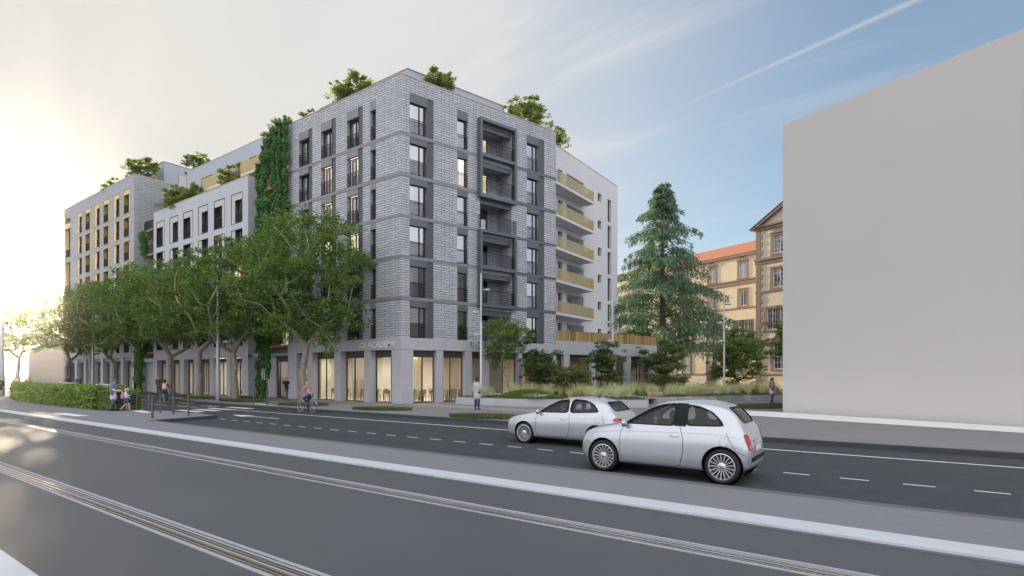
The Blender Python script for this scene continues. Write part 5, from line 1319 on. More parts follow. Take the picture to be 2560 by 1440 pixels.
# bollards
def bollard():
    r = empty('bollard', (0, 0, 0)); mb = MB(); mb.lathe([(0, 0), (.045, 0), (.045, .93), (.03, .965), (0, .97)], 10); o = mb.build('post', 'bollard_brown', r, True, True); auto_smooth(o, 45); return r
bo = bollard(); tag(bo, 'x', 'bollard', 'brown bollards beside the crossing')
BL = [(-34.2, 12.42, 'brown bollard nearest the child, first of the row of five on the island'), (-32.49, 12.38, 'brown bollard second from the left in the island row'), (-30.93, 12.3, 'brown bollard in the middle of the island row, left of the bicycle wheel'),
 (-29.24, 12.21, 'brown bollard fourth in the island row'), (-27.52, 12.16, 'brown bollard at the right end of the island row'), (-27.39, 10.57, 'lone brown bollard nearest the viewer at the dark island kerb'),
 (-34.6, 19.34, 'brown bollard left of two across the road by the ground vines'), (-32.91, 19.3, 'brown bollard right of two across the road, before the doorway'),
 (-108, 21.2, 'thin bollard by the leftmost tree, left one'), (-104, 20.4, 'thin bollard just left of the leftmost tree trunk'), (-97.5, 20.6, 'thin bollard right of the leftmost tree trunk')]
for i, (x, y, lb) in enumerate(BL):
    o = bo if i == 0 else copy_fast(bo); place(o, x, y, 0, 0, 1, lb)
def bench(x, y, z, rz, L_, label):
    r = empty('bench', (0, 0, 0)); tag(r, label, 'bench', 'slatted benches on the planters')
    mb = MB()
    for k in range(5): mb.box(-L_ / 2, L_ / 2, -.25 + k * .105, -.25 + k * .105 + .075, .38, .42)
    mb.build('seat', 'wood_slat', r, True)
    mb = MB()
    for k in range(4): mb.box(-L_ / 2, L_ / 2, .30 + k * .02, .325 + k * .02, .48 + k * .09, .545 + k * .09)
    mb.build('backrest', 'wood_slat', r, True)
    for s in (-1, 1):
        mb = MB(); mb.box(s * (L_ / 2 - .2) - .03, s * (L_ / 2 - .2) + .03, -.22, .3, 0, .378); mb.build('leg', 'frame_dark', r, True)
    r.location = (x, y, z); r.rotation_euler = (0, 0, rz)
bench(-10.9, 38.9, -.02, 1.0, 2.4, 'slatted wooden bench set in the middle planter'); bench(-6.9, 46.6, -.02, 1.1, 2.6, 'slatted wooden bench left of the woman with a bag'); bench(-13-.02, 34.9, -.02, .2, 1.0, 'short wooden slatted seat at the tip of the nearest planter')
# café furniture seen through the glass
def cafe_table():
    r = empty('cafe_table', (0, 0, 0)); mb = MB(); mb.box(-.8, .8, -.35, .35, .73, .76); mb.build('tabletop', 'wood_slat', r, True)
    for sx in (-1, 1):
        for sy in (-1, 1):
            mb = MB(); mb.box(sx * .72 - .02, sx * .72 + .02, sy * .28 - .02, sy * .28 + .02, 0, .73); mb.build('leg', 'frame_dark', r, True)
    return r
def cafe_chair():
    r = empty('cafe_chair', (0, 0, 0)); mb = MB(); mb.box(-.21, .21, -.21, .21, .43, .46); mb.build('seat', 'gold_rail', r, True)
    mb = MB(); mb.box(-.21, .21, .19, .22, .5, .86); mb.build('backrest', 'gold_pale', r, True)
    for sx in (-1, 1):
        for sy in (-1, 1):
            mb = MB(); mb.box(sx * .19 - .012, sx * .19 + .012, sy * .19 - .012, sy * .19 + .012, 0, .43); mb.build('leg', 'frame_dark', r, True)
    return r
TB = cafe_table(); CH = cafe_chair(); ft = fc = True
WIN = [(-29.2, 'behind the first pane left of the corner'), (-31.9, 'behind the second pane left of the corner'), (-35.4, 'right of the big tree trunk')]
def put_set(x, y, rz, wh):
    global ft, fc
    o = TB if ft else copy_fast(TB); ft = False
    place(o, x, y, .03, rz, 1, 'long wooden café table ' + wh); tag(o, cat='table', group='café tables inside the ground floor')
    k = 0
    for sx in (-.45, .45):
        for sy in (-1, 1):
            c = CH if fc else copy_fast(CH); fc = False
            px_, py_ = x + math.cos(rz) * sx - math.sin(rz) * sy * .55, y + math.sin(rz) * sx + math.cos(rz) * sy * .55
            place(c, px_, py_, .03, rz + (0 if sy > 0 else math.pi), 1, ('left' if sx < 0 else 'right') + (' front chair' if sy < 0 else ' back chair') + ' of the café table ' + wh); tag(c, cat='chair', group='café chairs at the table ' + wh)
for x, wh in WIN: put_set(x, 27.2, 0, wh)
for s_, wh in ((1.9, 'behind the first pane right of the corner'), (4.3, 'behind the second pane right of the corner'), (6.4, 'behind the narrow pane')):
    p = PT(RF, s_, -1.9, 0); put_set(p[0], p[1], math.atan2(RD[1], RD[0]), wh)
for x, wh in ((-51.0, 'behind the lamp post'), (-47.9, 'next to the vine gap')): put_set(x, 27.3, 0, wh)

# ================================================================ CARS
def catmull(xs, ys, x):
    return float(np.interp(x, xs, ys))
def solid(mb):
    me = bpy.data.meshes.new('t'); me.from_pydata(mb.v, [], mb.f); bm = bmesh.new(); bm.from_mesh(me); bmesh.ops.remove_doubles(bm, verts=bm.verts, dist=1e-5); bmesh.ops.recalc_face_normals(bm, faces=bm.faces); bm.to_mesh(me); bm.free(); return me
def prism(outline, axis, a, b):
    """outline in the two other axes, extruded from a to b."""
    mb = MB(); n = len(outline)
    def P(p, t): return (t, p[0], p[1]) if axis == 'x' else (p[0], t, p[1])
    mb.face([P(p, a) for p in outline]); mb.face([P(p, b) for p in outline][::-1])
    for i in range(n): p, q = outline[i], outline[(i + 1) % n]; mb.face([P(p, a), P(q, a), P(q, b), P(p, b)])
    return solid(mb)
def evaluated(me, mods):
    o = bpy.data.objects.new('t', me); COL.objects.link(o)
    for f in mods: f(o)
    dg = bpy.context.evaluated_depsgraph_get(); r = bpy.data.meshes.new_from_object(o.evaluated_get(dg)); bpy.data.objects.remove(o); return r
def round_poly(pts, k=4, s=.28):
    """rounds the corners of an outline."""
    out = []; n = len(pts)
    for i in range(n):
        p, c, q = Vector(pts[i - 1]), Vector(pts[i]), Vector(pts[(i + 1) % n])
        a = c.lerp(p, min(s, .07 / max((p - c).length, 1e-3) * 2)); b = c.lerp(q, min(s, .07 / max((q - c).length, 1e-3) * 2))
        for j in range(k + 1):
            t = j / k; out.append(tuple((1 - t) ** 2 * a + 2 * t * (1 - t) * c + t * t * b))
    return out
class Car:
    """body lofted from stations, x forward, z up from the road."""
    def __init__(s, spec):
        s.sp = spec; st = spec['st']
        ring = []
        for (x, zb, zt, wm, wb, wt, zbelt, zs) in st:
            # right half outline, bottom to top
            h = zt
            P = [(0, zb), (wm * .62, zb), (wm * .90, zb + .035), (wm * .985, zb + .14), (wm, zs), (wm * .985, (zs + zbelt) / 2 + .04), (wb, zbelt), (wb * .6 + wt * .4 if zt - zbelt > .2 else wb * .97, zbelt + (zt - zbelt) * .42), (wt, zbelt + (zt - zbelt) * .83), (wt * .80, zt - (.028 if zt - zbelt > .2 else .01)), (wt * .42, zt - .004), (0, zt)]
            ring.append([(x, y, z) for y, z in P])
        n = len(ring[0]); V = []; F = []
        full = []
        for r_ in ring:
            left = r_; right = [(x, -y, z) for x, y, z in r_[1:-1]][::-1]; full.append(left + right)
        m = len(full[0])
        for r_ in full: V += r_
        for i in range(len(full) - 1):
            for k in range(m):
                a, b = i * m + k, i * m + (k + 1) % m; F.append((a, b, b + m, a + m))
        F.append(tuple(range(m))[::-1]); F.append(tuple((len(full) - 1) * m + k for k in range(m)))
        me = bpy.data.meshes.new('t'); me.from_pydata(V, [], F)
        bm = bmesh.new(); bm.from_mesh(me)
        for f in list(bm.faces):
            if len(f.verts) > 4:
                c = f.calc_center_median(); bmesh.ops.inset_individual(bm, faces=[f], thickness=.04)
        bmesh.ops.recalc_face_normals(bm, faces=bm.faces); bm.to_mesh(me); bm.free()
        def sub(o): md = o.modifiers.new('s', 'SUBSURF'); md.levels = 2; md.render_levels = 2
        s.outer = evaluated(me, [sub])
        s.bvh = BVHTree.FromPolygons([v.co.copy() for v in s.outer.vertices], [tuple(p.vertices) for p in s.outer.polygons])
    def cut(s, tools):
        def sol(o): md = o.modifiers.new('k', 'SOLIDIFY'); md.thickness = .03; md.offset = -1
        base = evaluated(s.outer, [sol])
        objs = []
        for t in tools:
            o = bpy.data.objects.new('tool', t); COL.objects.link(o); objs.append(o)
        def bl(o):
            for t in objs: md = o.modifiers.new('b', 'BOOLEAN'); md.operation = 'DIFFERENCE'; md.solver = 'EXACT'; md.object = t
        r = evaluated(base, [bl])
        for t in objs: bpy.data.objects.remove(t)
        return r
    def hit(s, p, axis, sgn):
        """surface point under p seen from outside along axis."""
        if axis == 'y': o, d = Vector((p[0], sgn * 3, p[1])), Vector((0, -sgn, 0))
        elif axis == 'x': o, d = Vector((sgn * 5, p[0], p[1])), Vector((-sgn, 0, 0))
        else: o, d = Vector((p[0], p[1], 4)), Vector((0, 0, -1))
        h = s.bvh.ray_cast(o, d); 
        if h[0] is None: 
            h = s.bvh.find_nearest(Vector((p[0], sgn * .8, p[1])) if axis == 'y' else (Vector((sgn * 2, p[0], p[1])) if axis == 'x' else Vector((p[0], p[1], 1.5)))); return h[0], h[1]
        return h[0], h[1]
    def patch(s, name, outline, axis, sgn, off, mat, parent, rings=(1, .8, .55, .25), inner=None):
        """mesh lying on the body within an outline; inner < 1 leaves a ring only."""
        dense = []
        for a, b in zip(outline, list(outline[1:]) + [outline[0]]):
            k = max(1, int(math.dist(a, b) / .06)); dense += [(a[0] + (b[0] - a[0]) * i / k, a[1] + (b[1] - a[1]) * i / k) for i in range(k)]
        outline = dense
        cx = sum(p[0] for p in outline) / len(outline); cy = sum(p[1] for p in outline) / len(outline); n = len(outline)
        V = []; F = []
        rr_ = rings if inner is None else (1.07, inner)
        for k in rr_:
            for p in outline:
                h, nn = s.hit((cx + (p[0] - cx) * k, cy + (p[1] - cy) * k), axis, sgn); V.append(tuple(h + nn * off))
        for i in range(len(rr_) - 1):
            for k in range(n): a, b = i * n + k, i * n + (k + 1) % n; F.append((a, b, b + n, a + n))
        if inner is None: F.append(tuple((len(rr_) - 1) * n + k for k in range(n)))
        me = bpy.data.meshes.new(name); me.from_pydata(V, [], F); me.polygons.foreach_set('use_smooth', [True] * len(F)); me.update()
        bm = bmesh.new(); bm.from_mesh(me); bmesh.ops.recalc_face_normals(bm, faces=bm.faces); bm.to_mesh(me); bm.free()
        return link(name, me, mat, parent, True)
    def seam(s, name, pts, axis, sgn, r, mat, parent, closed=False, off=0.0, step=.06):
        P = []
        q = list(pts) + ([pts[0]] if closed else [])
        for a, b in zip(q[:-1], q[1:]):
            L_ = math.dist(a, b); k = max(1, int(L_ / step))
            for i in range(k): t = i / k; P.append((a[0] + (b[0] - a[0]) * t, a[1] + (b[1] - a[1]) * t))
        P.append(q[-1]); W = []
        for p in P: h, nn = s.hit(p, axis, sgn); W.append(h + nn * off)
        mb = MB(); mb.tube(W, r, 5, caps=True); return mb.build(name, mat, parent, True, True)
def spoked_wheel(r, rr_, w, nsp, spw, dish=.03):
    """wheel about the y axis, outer face towards -y."""
    W = empty('wheel', (0, 0, 0)); mb = MB(); T = lambda a, b, c: (a, c, b)
    mb.lathe([(rr_, -w / 2 + .01), (rr_ + .02, -w / 2), (r - .03, -w / 2), (r, -w / 2 + .03), (r, w / 2 - .03), (r - .03, w / 2), (rr_ + .02, w / 2), (rr_, w / 2 - .01)], 40, T, closed=True)
    return mb
def make_wheel(parent, x, y, side, r, rr_, w, nsp, spw):
    """side -1: outer face at -y."""
    T = lambda a, b, c: (x + a, y + side * c, r + b)
    t = MB(); t.lathe([(rr_, w / 2 - .012), (rr_ + .012, w / 2), (rr_ + (r - rr_) * .5, w / 2 + .008), (r - .025, w / 2 - .004), (r, w / 2 - .03), (r, -w / 2 + .03), (r - .03, -w / 2), (rr_, -w / 2)], 44, T, closed=True)
    o = t.build('tyre', 'tyre', parent, True, True); fix_normals(o); auto_smooth(o, 50)
    m = MB(); m.lathe([(rr_ + .004, w / 2 - .004), (rr_ - .012, w / 2 - .002), (rr_ - .022, w / 2 - .025), (rr_ - .03, -w / 2), (rr_ + .004, -w / 2)], 44, T)
    hub = w / 2 - .02
    m.lathe([(0, hub + .008), (.045, hub + .006), (.075, hub - .004), (.08, hub - .03)], 20, T)
    for k in range(nsp):
        a = 2 * math.pi * k / nsp; c, s_ = math.cos(a), math.sin(a); r0, r1 = .07, rr_ - .012
        def Q(u, v, d): return T(c * u - s_ * v, s_ * u + c * v, d)
        w0, w1 = spw * .7, spw
        P = [Q(r0, -w0, hub - .004), Q(r0, w0, hub - .004), Q(r1, w1, hub + .006), Q(r1, -w1, hub + .006), Q(r0, -w0 * 1.3, hub - .04), Q(r0, w0 * 1.3, hub - .04), Q(r1, w1 * 1.3, hub - .035), Q(r1, -w1 * 1.3, hub - .035)]
        for f in ((0, 1, 2, 3), (0, 4, 5, 1), (1, 5, 6, 2), (2, 6, 7, 3), (3, 7, 4, 0)): m.face([P[i] for i in f])
    rm = m.build('rim', 'rim_silver', o, True); fix_normals(rm)
    b = MB(); b.lathe([(0, hub - .07), (rr_ - .03, hub - .07)], 30, T); b.lathe([(0, hub - .062), (rr_ * .62, hub - .062)], 24, T); b.build('brake_disc', M('brake', (.05, .052, .055), .5, .6), o, True)
    c = MB(); c.lathe([(0, hub + .016), (.028, hub + .014), (.034, hub + .008)], 16, T); c.build('hub_cap', 'chrome', o, True)
    return o
def make_car(spec, label):
    C = Car(spec); root = empty('hatchback_car', (0, 0, 0)); tag(root, label, 'car')
    xf, xr, rw, arch = spec['xf'], spec['xr'], spec['rw'], spec['arch']
    tools = []
    for x in (xf, xr):
        for sgn in (-1, 1):
            circ = [(x + arch * math.cos(2 * math.pi * k / 28), rw + .01 + arch * math.sin(2 * math.pi * k / 28)) for k in range(28)]
            tools.append(prism(circ, 'y', sgn * .50, sgn * 1.2))
    sw = [round_poly(w) for w in spec['side_windows']]
    for w in sw:
        for sgn in (-1, 1): tools.append(prism(w, 'y', sgn * .30, sgn * 1.2))
    ws = round_poly(spec['windshield']); rwnd = round_poly(spec['rear_window'])
    tools.append(prism(ws, 'x', spec['ws_x'][0], spec['ws_x'][1])); tools.append(prism(rwnd, 'x', spec['rw_x'][0], spec['rw_x'][1]))
    body = C.cut(tools)
    body.polygons.foreach_set('use_smooth', [True] * len(body.polygons))
    mi = []
    for p in body.polygons:
        h = C.bvh.find_nearest(p.center); mi.append(1 if h[3] is not None and (h[3] > .012) else 0)
    body.materials.clear()
    bo_ = link('body', body, ['car_paint', 'car_inside'], root, True); body.polygons.foreach_set('material_index', mi); auto_smooth(bo_, 32)
    for sgn in (-1, 1):
        for i, w in enumerate(sw):
            C.patch('side_window', w, 'y', sgn, -.012, 'car_glass', root)
            if spec.get('trim', True): C.patch('window_trim', [(p[0], p[1]) for p in w], 'y', sgn, .003, 'black_trim', root, inner=.93 if i == 0 else .90)
    C.patch('windshield', ws, 'x', 1, -.012, 'car_glass', root); C.patch('rear_window', rwnd, 'x', -1, -.012, 'car_glass', root)
    C.patch('window_trim', rwnd, 'x', -1, .003, 'black_trim', root, inner=.93)
    for sgn in (-1, 1):
        for sm in spec['seams']: C.seam('door_seam', sm, 'y', sgn, .0055, 'black_trim', root)
        if spec.get('pillar'): C.patch('b_pillar', spec['pillar'], 'y', sgn, .005, 'black_trim', root)
        # handle
        hx, hz = spec['handle']; h, nn = C.hit((hx, hz), 'y', sgn); mb = MB(); mb.tube([h + Vector((-.09, sgn * .012, 0)), h + Vector((-.04, sgn * .03, .004)), h + Vector((.04, sgn * .03, .004)), h + Vector((.09, sgn * .012, 0))], .013, 6); mb.build('door_handle', 'chrome', root, True, True)
        # mirror
        mx, mz = spec['mirror']; h, nn = C.hit((mx, mz), 'y', sgn); c = h + Vector((.02, sgn * .13, .02)); mb = MB(); mb.ell(c, (.06, .10, .065), 14, 10); m = mb.build('wing_mirror', 'car_paint', root, True, True)
        mb = MB(); mb.tube([h, c + Vector((0, -sgn * .05, -.02))], .022, 6); mb.ell(c + Vector((0, 0, -.05)), (.05, .07, .03), 10, 6); mb.build('mirror_foot', 'black_trim', m, True, True)
        C.seam('side_crease', spec['crease'], 'y', sgn, .004, 'car_paint', root, off=.001)
        C.seam('fuel_flap' if sgn < 0 else 'body_seam', [(spec['flap'][0] + .085 * math.cos(t), spec['flap'][1] + .085 * math.sin(t)) for t in [k * math.pi / 9 for k in range(18)]], 'y', sgn, .003, 'kerb_mid', root, closed=True, step=.1)
        # lights
        o = C.patch('tail_light', spec['tail'](sgn), 'x', -1, .012, 'tail_red', root); 
        C.patch('tail_lens', spec['tail_o'](sgn), 'x', -1, .016, 'tail_orange', o)
        C.patch('headlight', spec['head'](sgn), 'x', 1, .01, 'lamp_clear', root)
        # wheel wells
        for x in (xf, xr):
            mb = MB(); T = lambda a, b, c: (x + a, sgn * .44 + sgn * c, rw + .01 + b)
            mb.lathe([(0, .0), (arch + .0, .0), (arch + .0, spec['W'] - .52)], 28, T); mb.build('wheel_well', 'black_trim', root, True)
            make_wheel(root, x, sgn * (spec['W'] - spec['tw'] / 2 - .03), sgn, rw, spec['rr'], spec['tw'], spec['nsp'], spec['spw'])
    for p in spec['plates']: C.patch(p[0], p[1], 'x', p[2], p[3], p[4], root)
    # underside, seats, wheel
    mb = MB(); mb.box(xr + .35, xf - .35, -.6, .6, .16, .30); mb.build('floor', 'car_inside', root, True)
    mb = MB(); mb.box(xf - .95, xf - .62, -.62, .62, .30, spec['dash']); mb.build('dashboard', 'car_inside', root, True)
    for sy in (-.34, .34):
        for sx, nm in ((spec['seat'], 'front_seat'), (spec['seat'] - .95, 'rear_seat')):
            mb = MB(); s_ = spec['seat_h']
            mb.ell((sx, sy, .42), (.26, .24, .11), 14, 8); mb.ell((sx - .27, sy, .70), (.11, .24, .36), 14, 10); mb.ell((sx - .32, sy, s_), (.06, .14, .11), 12, 8); mb.tube([(sx - .3, sy, .9), (sx - .32, sy, s_)], .03, 6)
            mb.build(nm, 'car_inside', root, True, True)
    mb = MB(); cx_ = xf - 1.05; c0 = Vector((cx_, spec['drv'], spec['dash'] - .02)); mb.tube([c0 + Vector((-.06 * math.sin(t), .17 * math.cos(t), .16 * math.sin(t))) for t in [k * math.pi / 9 for k in range(19)]], .014, 6, caps=False); mb.tube([c0, c0 + Vector((.25, 0, -.1))], .03, 6); mb.tube([c0 + Vector((0, -.15, 0)), c0 + Vector((0, .15, 0))], .014, 6); mb.build('steering_wheel', 'car_inside', root, True, True)
    # wipers, sills, antenna
    for sm in spec.get('top_seams', []): C.seam('bonnet_seam', sm, 'z', 1, .0045, 'black_trim', root)
    if spec.get('ant'):
        ax = spec['ant']; h, nn = C.hit((ax, 0), 'z', 1); mb = MB(); mb.lathe([(0, .03), (.03, .02), (.035, 0)], 10, lambda a, b, c: (h.x + a, h.y + b, h.z + c)); mb.tube([h + Vector((0, 0, .02)), h + Vector((-.22, 0, .26))], .007, 5); mb.build('antenna', 'black_trim', root, True, True)
    return root, C
def mir(o, s): return [(s * y, z) for y, z in o]
# rounded retro hatchback (front car)
SPA = dict(
 st=[ # x, zb, zt, wmax, wbelt, wtop, zbelt, zshoulder
  (1.86, .30, .56, .48, .44, .34, .50, .42), (1.80, .22, .74, .64, .60, .48, .66, .46), (1.66, .18, .86, .74, .69, .56, .78, .52), (1.42, .17, .94, .80, .74, .60, .86, .56),
  (1.12, .17, 1.00, .83, .765, .64, .92, .58), (.84, .17, 1.045, .84, .775, .66, .965, .60), (.66, .17, 1.12, .845, .785, .655, .985, .60), (.40, .17, 1.30, .85, .79, .62, 1.0, .60),
  (.12, .17, 1.455, .85, .79, .60, 1.005, .60), (-.15, .17, 1.525, .85, .79, .60, 1.01, .60), (-.55, .17, 1.55, .85, .785, .60, 1.01, .62), (-.95, .17, 1.525, .85, .775, .59, 1.01, .64), (-1.25, .18, 1.46, .845, .76, .565, 1.01, .66),
  (-1.42, .20, 1.36, .835, .74, .53, 1.01, .66), (-1.55, .22, 1.20, .815, .72, .50, .99, .64), (-1.64, .24, 1.03, .79, .68, .48, .90, .60), (-1.71, .28, .88, .74, .62, .46, .78, .54), (-1.75, .34, .68, .62, .54, .42, .60, .48)],
 xf=1.20, xr=-1.26, rw=.325, arch=.375, rr=.245, tw=.19, W=.85, nsp=17, spw=.011, seat=.15, seat_h=1.2, dash=.98, drv=.34,
 side_windows=[[(.72, 1.035), (.42, 1.22), (.16, 1.36), (-.08, 1.43), (-.34, 1.45), (-.36, 1.035)], [(-.56, 1.05), (-.56, 1.435), (-.80, 1.41), (-1.04, 1.32), (-1.20, 1.18), (-1.27, 1.07)]],
 windshield=[(-.60, 1.09), (.60, 1.09), (.50, 1.43), (-.50, 1.43)], ws_x=(.0, 1.2), rear_window=[(-.46, 1.12), (.46, 1.12), (.42, 1.40), (-.42, 1.40)], rw_x=(-2.2, -1.15),
 pillar=[(-.345, 1.03), (-.345, 1.465), (-.575, 1.46), (-.575, 1.03)],
 seams=[[(.74, 1.02), (.80, .80), (.80, .40), (.74, .25), (-.35, .235), (-.47, .30), (-.53, .55), (-.53, .80), (-.46, 1.02)], [(-1.33, .95), (-1.52, .62), (-1.66, .56)], [(1.62, .63), (1.50, .55)]],
 top_seams=[[(.80, -.62), (1.10, -.68), (1.40, -.66), (1.62, -.58), (1.72, -.40), (1.72, .40), (1.62, .58), (1.40, .66), (1.10, .68), (.80, .62)]],
 handle=(-.36, .84), mirror=(.66, 1.03), crease=[(1.5, .80), (.8, .875), (0, .90), (-1.0, .915), (-1.6, .87)], flap=(-1.30, .78),
 tail=lambda s: mir([(.52, .62), (.66, .64), (.70, .80), (.68, .92), (.58, .93), (.53, .80)], s), tail_o=lambda s: mir([(.56, .66), (.65, .67), (.67, .74), (.57, .74)], s),
 head=lambda s: mir([(.40, .60), (.52, .58), (.60, .66), (.60, .76), (.50, .80), (.40, .72)], s),
 plates=[('number_plate', [(-.26, .60), (.26, .60), (.26, .71), (-.26, .71)], -1, .012, 'window_white'), ('boot_handle', [(-.30, .76), (.30, .76), (.30, .80), (-.30, .80)], -1, .02, 'chrome'), ('bumper_insert', [(-.72, .42), (.72, .42), (.70, .50), (-.70, .50)], -1, .006, 'black_trim'), ('number_plate', [(-.24, .40), (.24, .40), (.24, .49), (-.24, .49)], 1, .012, 'window_white')])
# angular hatchback with a raked rear window (rear car)
SPB = dict(
 st=[(1.98, .28, .52, .58, .54, .44, .48, .40), (1.93, .20, .70, .70, .66, .54, .62, .44), (1.80, .17, .80, .78, .74, .60, .73, .50), (1.50, .16, .88, .84, .79, .64, .82, .56), (1.10, .16, .955, .86, .80, .68, .89, .58), (.86, .16, 1.0, .865, .805, .69, .925, .60),
  (.62, .16, 1.11, .87, .81, .67, .94, .60), (.30, .16, 1.31, .87, .81, .62, .955, .62), (.02, .16, 1.43, .87, .81, .60, .97, .62), (-.40, .16, 1.475, .87, .81, .60, .985, .64), (-.85, .16, 1.455, .87, .80, .585, 1.0, .66), (-1.22, .17, 1.425, .865, .79, .575, 1.01, .68),
  (-1.46, .19, 1.365, .86, .775, .56, 1.015, .68), (-1.60, .21, 1.24, .845, .76, .55, 1.01, .68), (-1.76, .23, 1.06, .83, .74, .56, .97, .66), (-1.88, .27, .93, .78, .70, .56, .87, .60), (-1.94, .31, .76, .72, .64, .54, .72, .54), (-1.96, .36, .60, .62, .56, .48, .56, .46)],
 xf=1.20, xr=-1.28, rw=.32, arch=.365, rr=.25, tw=.2, W=.87, nsp=28, spw=.006, seat=.05, seat_h=1.15, dash=.92, drv=.34,
 side_windows=[[(.66, .985), (.36, 1.19), (.06, 1.33), (-.28, 1.385), (-.34, 1.0)], [(-.42, 1.0), (-.42, 1.39), (-.82, 1.365), (-1.10, 1.27), (-1.32, 1.05)]],
 windshield=[(-.62, 1.04), (.62, 1.04), (.50, 1.36), (-.50, 1.36)], ws_x=(.0, 1.2), rear_window=[(-.52, 1.08), (.52, 1.08), (.46, 1.33), (-.46, 1.33)], rw_x=(-2.2, -1.0),
 seams=[[(.70, .97), (.76, .75), (.76, .40), (.70, .26), (-.22, .25), (-.34, .32), (-.42, .55), (-.40, .98)], [(-1.44, .98), (-1.55, .66)]],
 top_seams=[[(.86, -.66), (1.3, -.70), (1.6, -.66), (1.84, -.50), (1.86, .50), (1.6, .66), (1.3, .70), (.86, .66)]],
 handle=(-.22, .80), mirror=(.62, .99), crease=[(1.6, .72), (.8, .80), (0, .83), (-1.0, .86), (-1.7, .86)], flap=(-1.32, .82), ant=-.95,
 tail=lambda s: mir([(.50, .76), (.76, .74), (.80, .84), (.74, .91), (.54, .88)], s), tail_o=lambda s: mir([(.56, .78), (.72, .77), (.73, .80), (.57, .81)], s),
 head=lambda s: mir([(.46, .60), (.68, .60), (.74, .68), (.66, .72), (.50, .70)], s),
 plates=[('number_plate', [(-.26, .52), (.26, .52), (.26, .63), (-.26, .63)], -1, .012, 'window_white'), ('grille', [(-.40, .34), (.40, .34), (.36, .62), (-.36, .62)], 1, .008, 'black_trim')])
def put_car(root, x, y, rz, s=(1, 1, 1)): root.location = (x, y, RZ); root.rotation_euler = (0, 0, rz); root.scale = s
CA, _ = make_car(SPA, 'small rounded white hatchback nearest the viewer, with curved roof and many-spoked wheels')
put_car(CA, -4.0, 11.68, math.pi, (1.02, 1.0, 1.05))
CB, _ = make_car(SPB, 'white hatchback with raked rear window and roof antenna, partly hidden behind the nearest car')
put_car(CB, -8.16, 14.72, math.pi)
P1 = copy_fast(CB); P1.location = (-57.5, 15.9, RZ); P1.rotation_euler = (0, 0, math.pi * .93); P1['label'] = 'pale grey car whose roof shows above the left part of the hedge'
P2 = copy_fast(CB); P2.location = (-47.3, 14.9, RZ); P2.rotation_euler = (0, 0, math.pi * 1.12); P2['label'] = 'grey car whose wide rear window shows above the hedge beside the woman in a scarf'; P2.scale = (1, 1.05, 1.0)
# ================================================================ PEOPLE
M('skin', (0.55, 0.34, 0.24), 0.6); M('skin_dark', (0.30, 0.17, 0.11), 0.6)
M('hair_black', (0.012, 0.010, 0.010), 0.55); M('hair_blond', (0.42, 0.27, 0.10), 0.55, var=.2, vscale=30); M('hair_brown', (0.10, 0.055, 0.03), 0.6, var=.2, vscale=30); M('hair_pale', (0.50, 0.40, 0.26), 0.6, var=.2, vscale=30)
def cloth(n, c, **k): return M('cloth_' + n, c, 0.9, **k)
cloth('black', (.015, .015, .018)); cloth('navy', (.02, .03, .09)); cloth('jeans', (.05, .10, .20)); cloth('light_jeans', (.18, .30, .42)); cloth('red', (.35, .03, .04)); cloth('coral', (.55, .10, .08)); cloth('grey', (.12, .13, .15), var=.25, vscale=20)
cloth('scarf', (.16, .18, .22), var=.35, vscale=16); cloth('taupe', (.24, .20, .17), var=.2, vscale=16); cloth('pink', (.62, .50, .55)); cloth('cardigan', (.40, .42, .42), var=.08, vscale=20); cloth('magenta', (.30, .05, .12)); cloth('check', (.14, .06, .05), var=.5, vscale=25)
cloth('floral', (.36, .24, .24), var=.6, vscale=22); cloth('plum', (.09, .05, .06)); cloth('brown', (.10, .06, .04)); cloth('white', (.7, .7, .72)); cloth('tan', (.42, .25, .12)); cloth('cream', (.66, .60, .50)); cloth('yellow', (.62, .60, .25)); cloth('bluegrey', (.10, .11, .16)); cloth('bag_green', (.02, .04, .04)); cloth('beige', (.50, .48, .40)); cloth('rucksack', (.6, .2, .35), var=.5, vscale=12)
def cap_mesh(mb, a, b, ra, rb, flat=(1, 1), n=14):
    """closed tapered capsule; flat scales the x and y of the cross-section."""
    a, b = Vector(a), Vector(b); d = (b - a); L_ = d.length
    if L_ < 1e-4: d = Vector((0, 0, 1e-3)); L_ = 1e-3
    d = d / L_
    ref = Vector((1, 0, 0)) if abs(d.x) < .9 else Vector((0, 1, 0))
    s = (ref - d * ref.dot(d)).normalized(); t = d.cross(s)
    prof = [(-ra * math.cos(q), ra * math.sin(q)) for q in (0.02, .5, 1.0, 1.5707)] + [(L_ + rb * math.sin(q), rb * math.cos(q)) for q in (0, .55, 1.05, 1.55)]
    base = len(mb.v)
    for (h, r) in prof:
        for k in range(n):
            an = 2 * math.pi * k / n; mb.v.append(tuple(a + d * h + s * (r * math.cos(an) * flat[0]) + t * (r * math.sin(an) * flat[1])))
    m = len(prof)
    for i in range(m - 1):
        for k in range(n):
            k2 = (k + 1) % n; mb.f.append((base + i * n + k, base + i * n + k2, base + (i + 1) * n + k2, base + (i + 1) * n + k)); mb.uv.append([(0, 0)] * 4); mb.m.append(0)
    mb.f.append(tuple(base + k for k in reversed(range(n)))); mb.uv.append([(0, 0)] * n); mb.m.append(0)
    mb.f.append(tuple(base + (m - 1) * n + k for k in range(n))); mb.uv.append([(0, 0)] * n); mb.m.append(0)
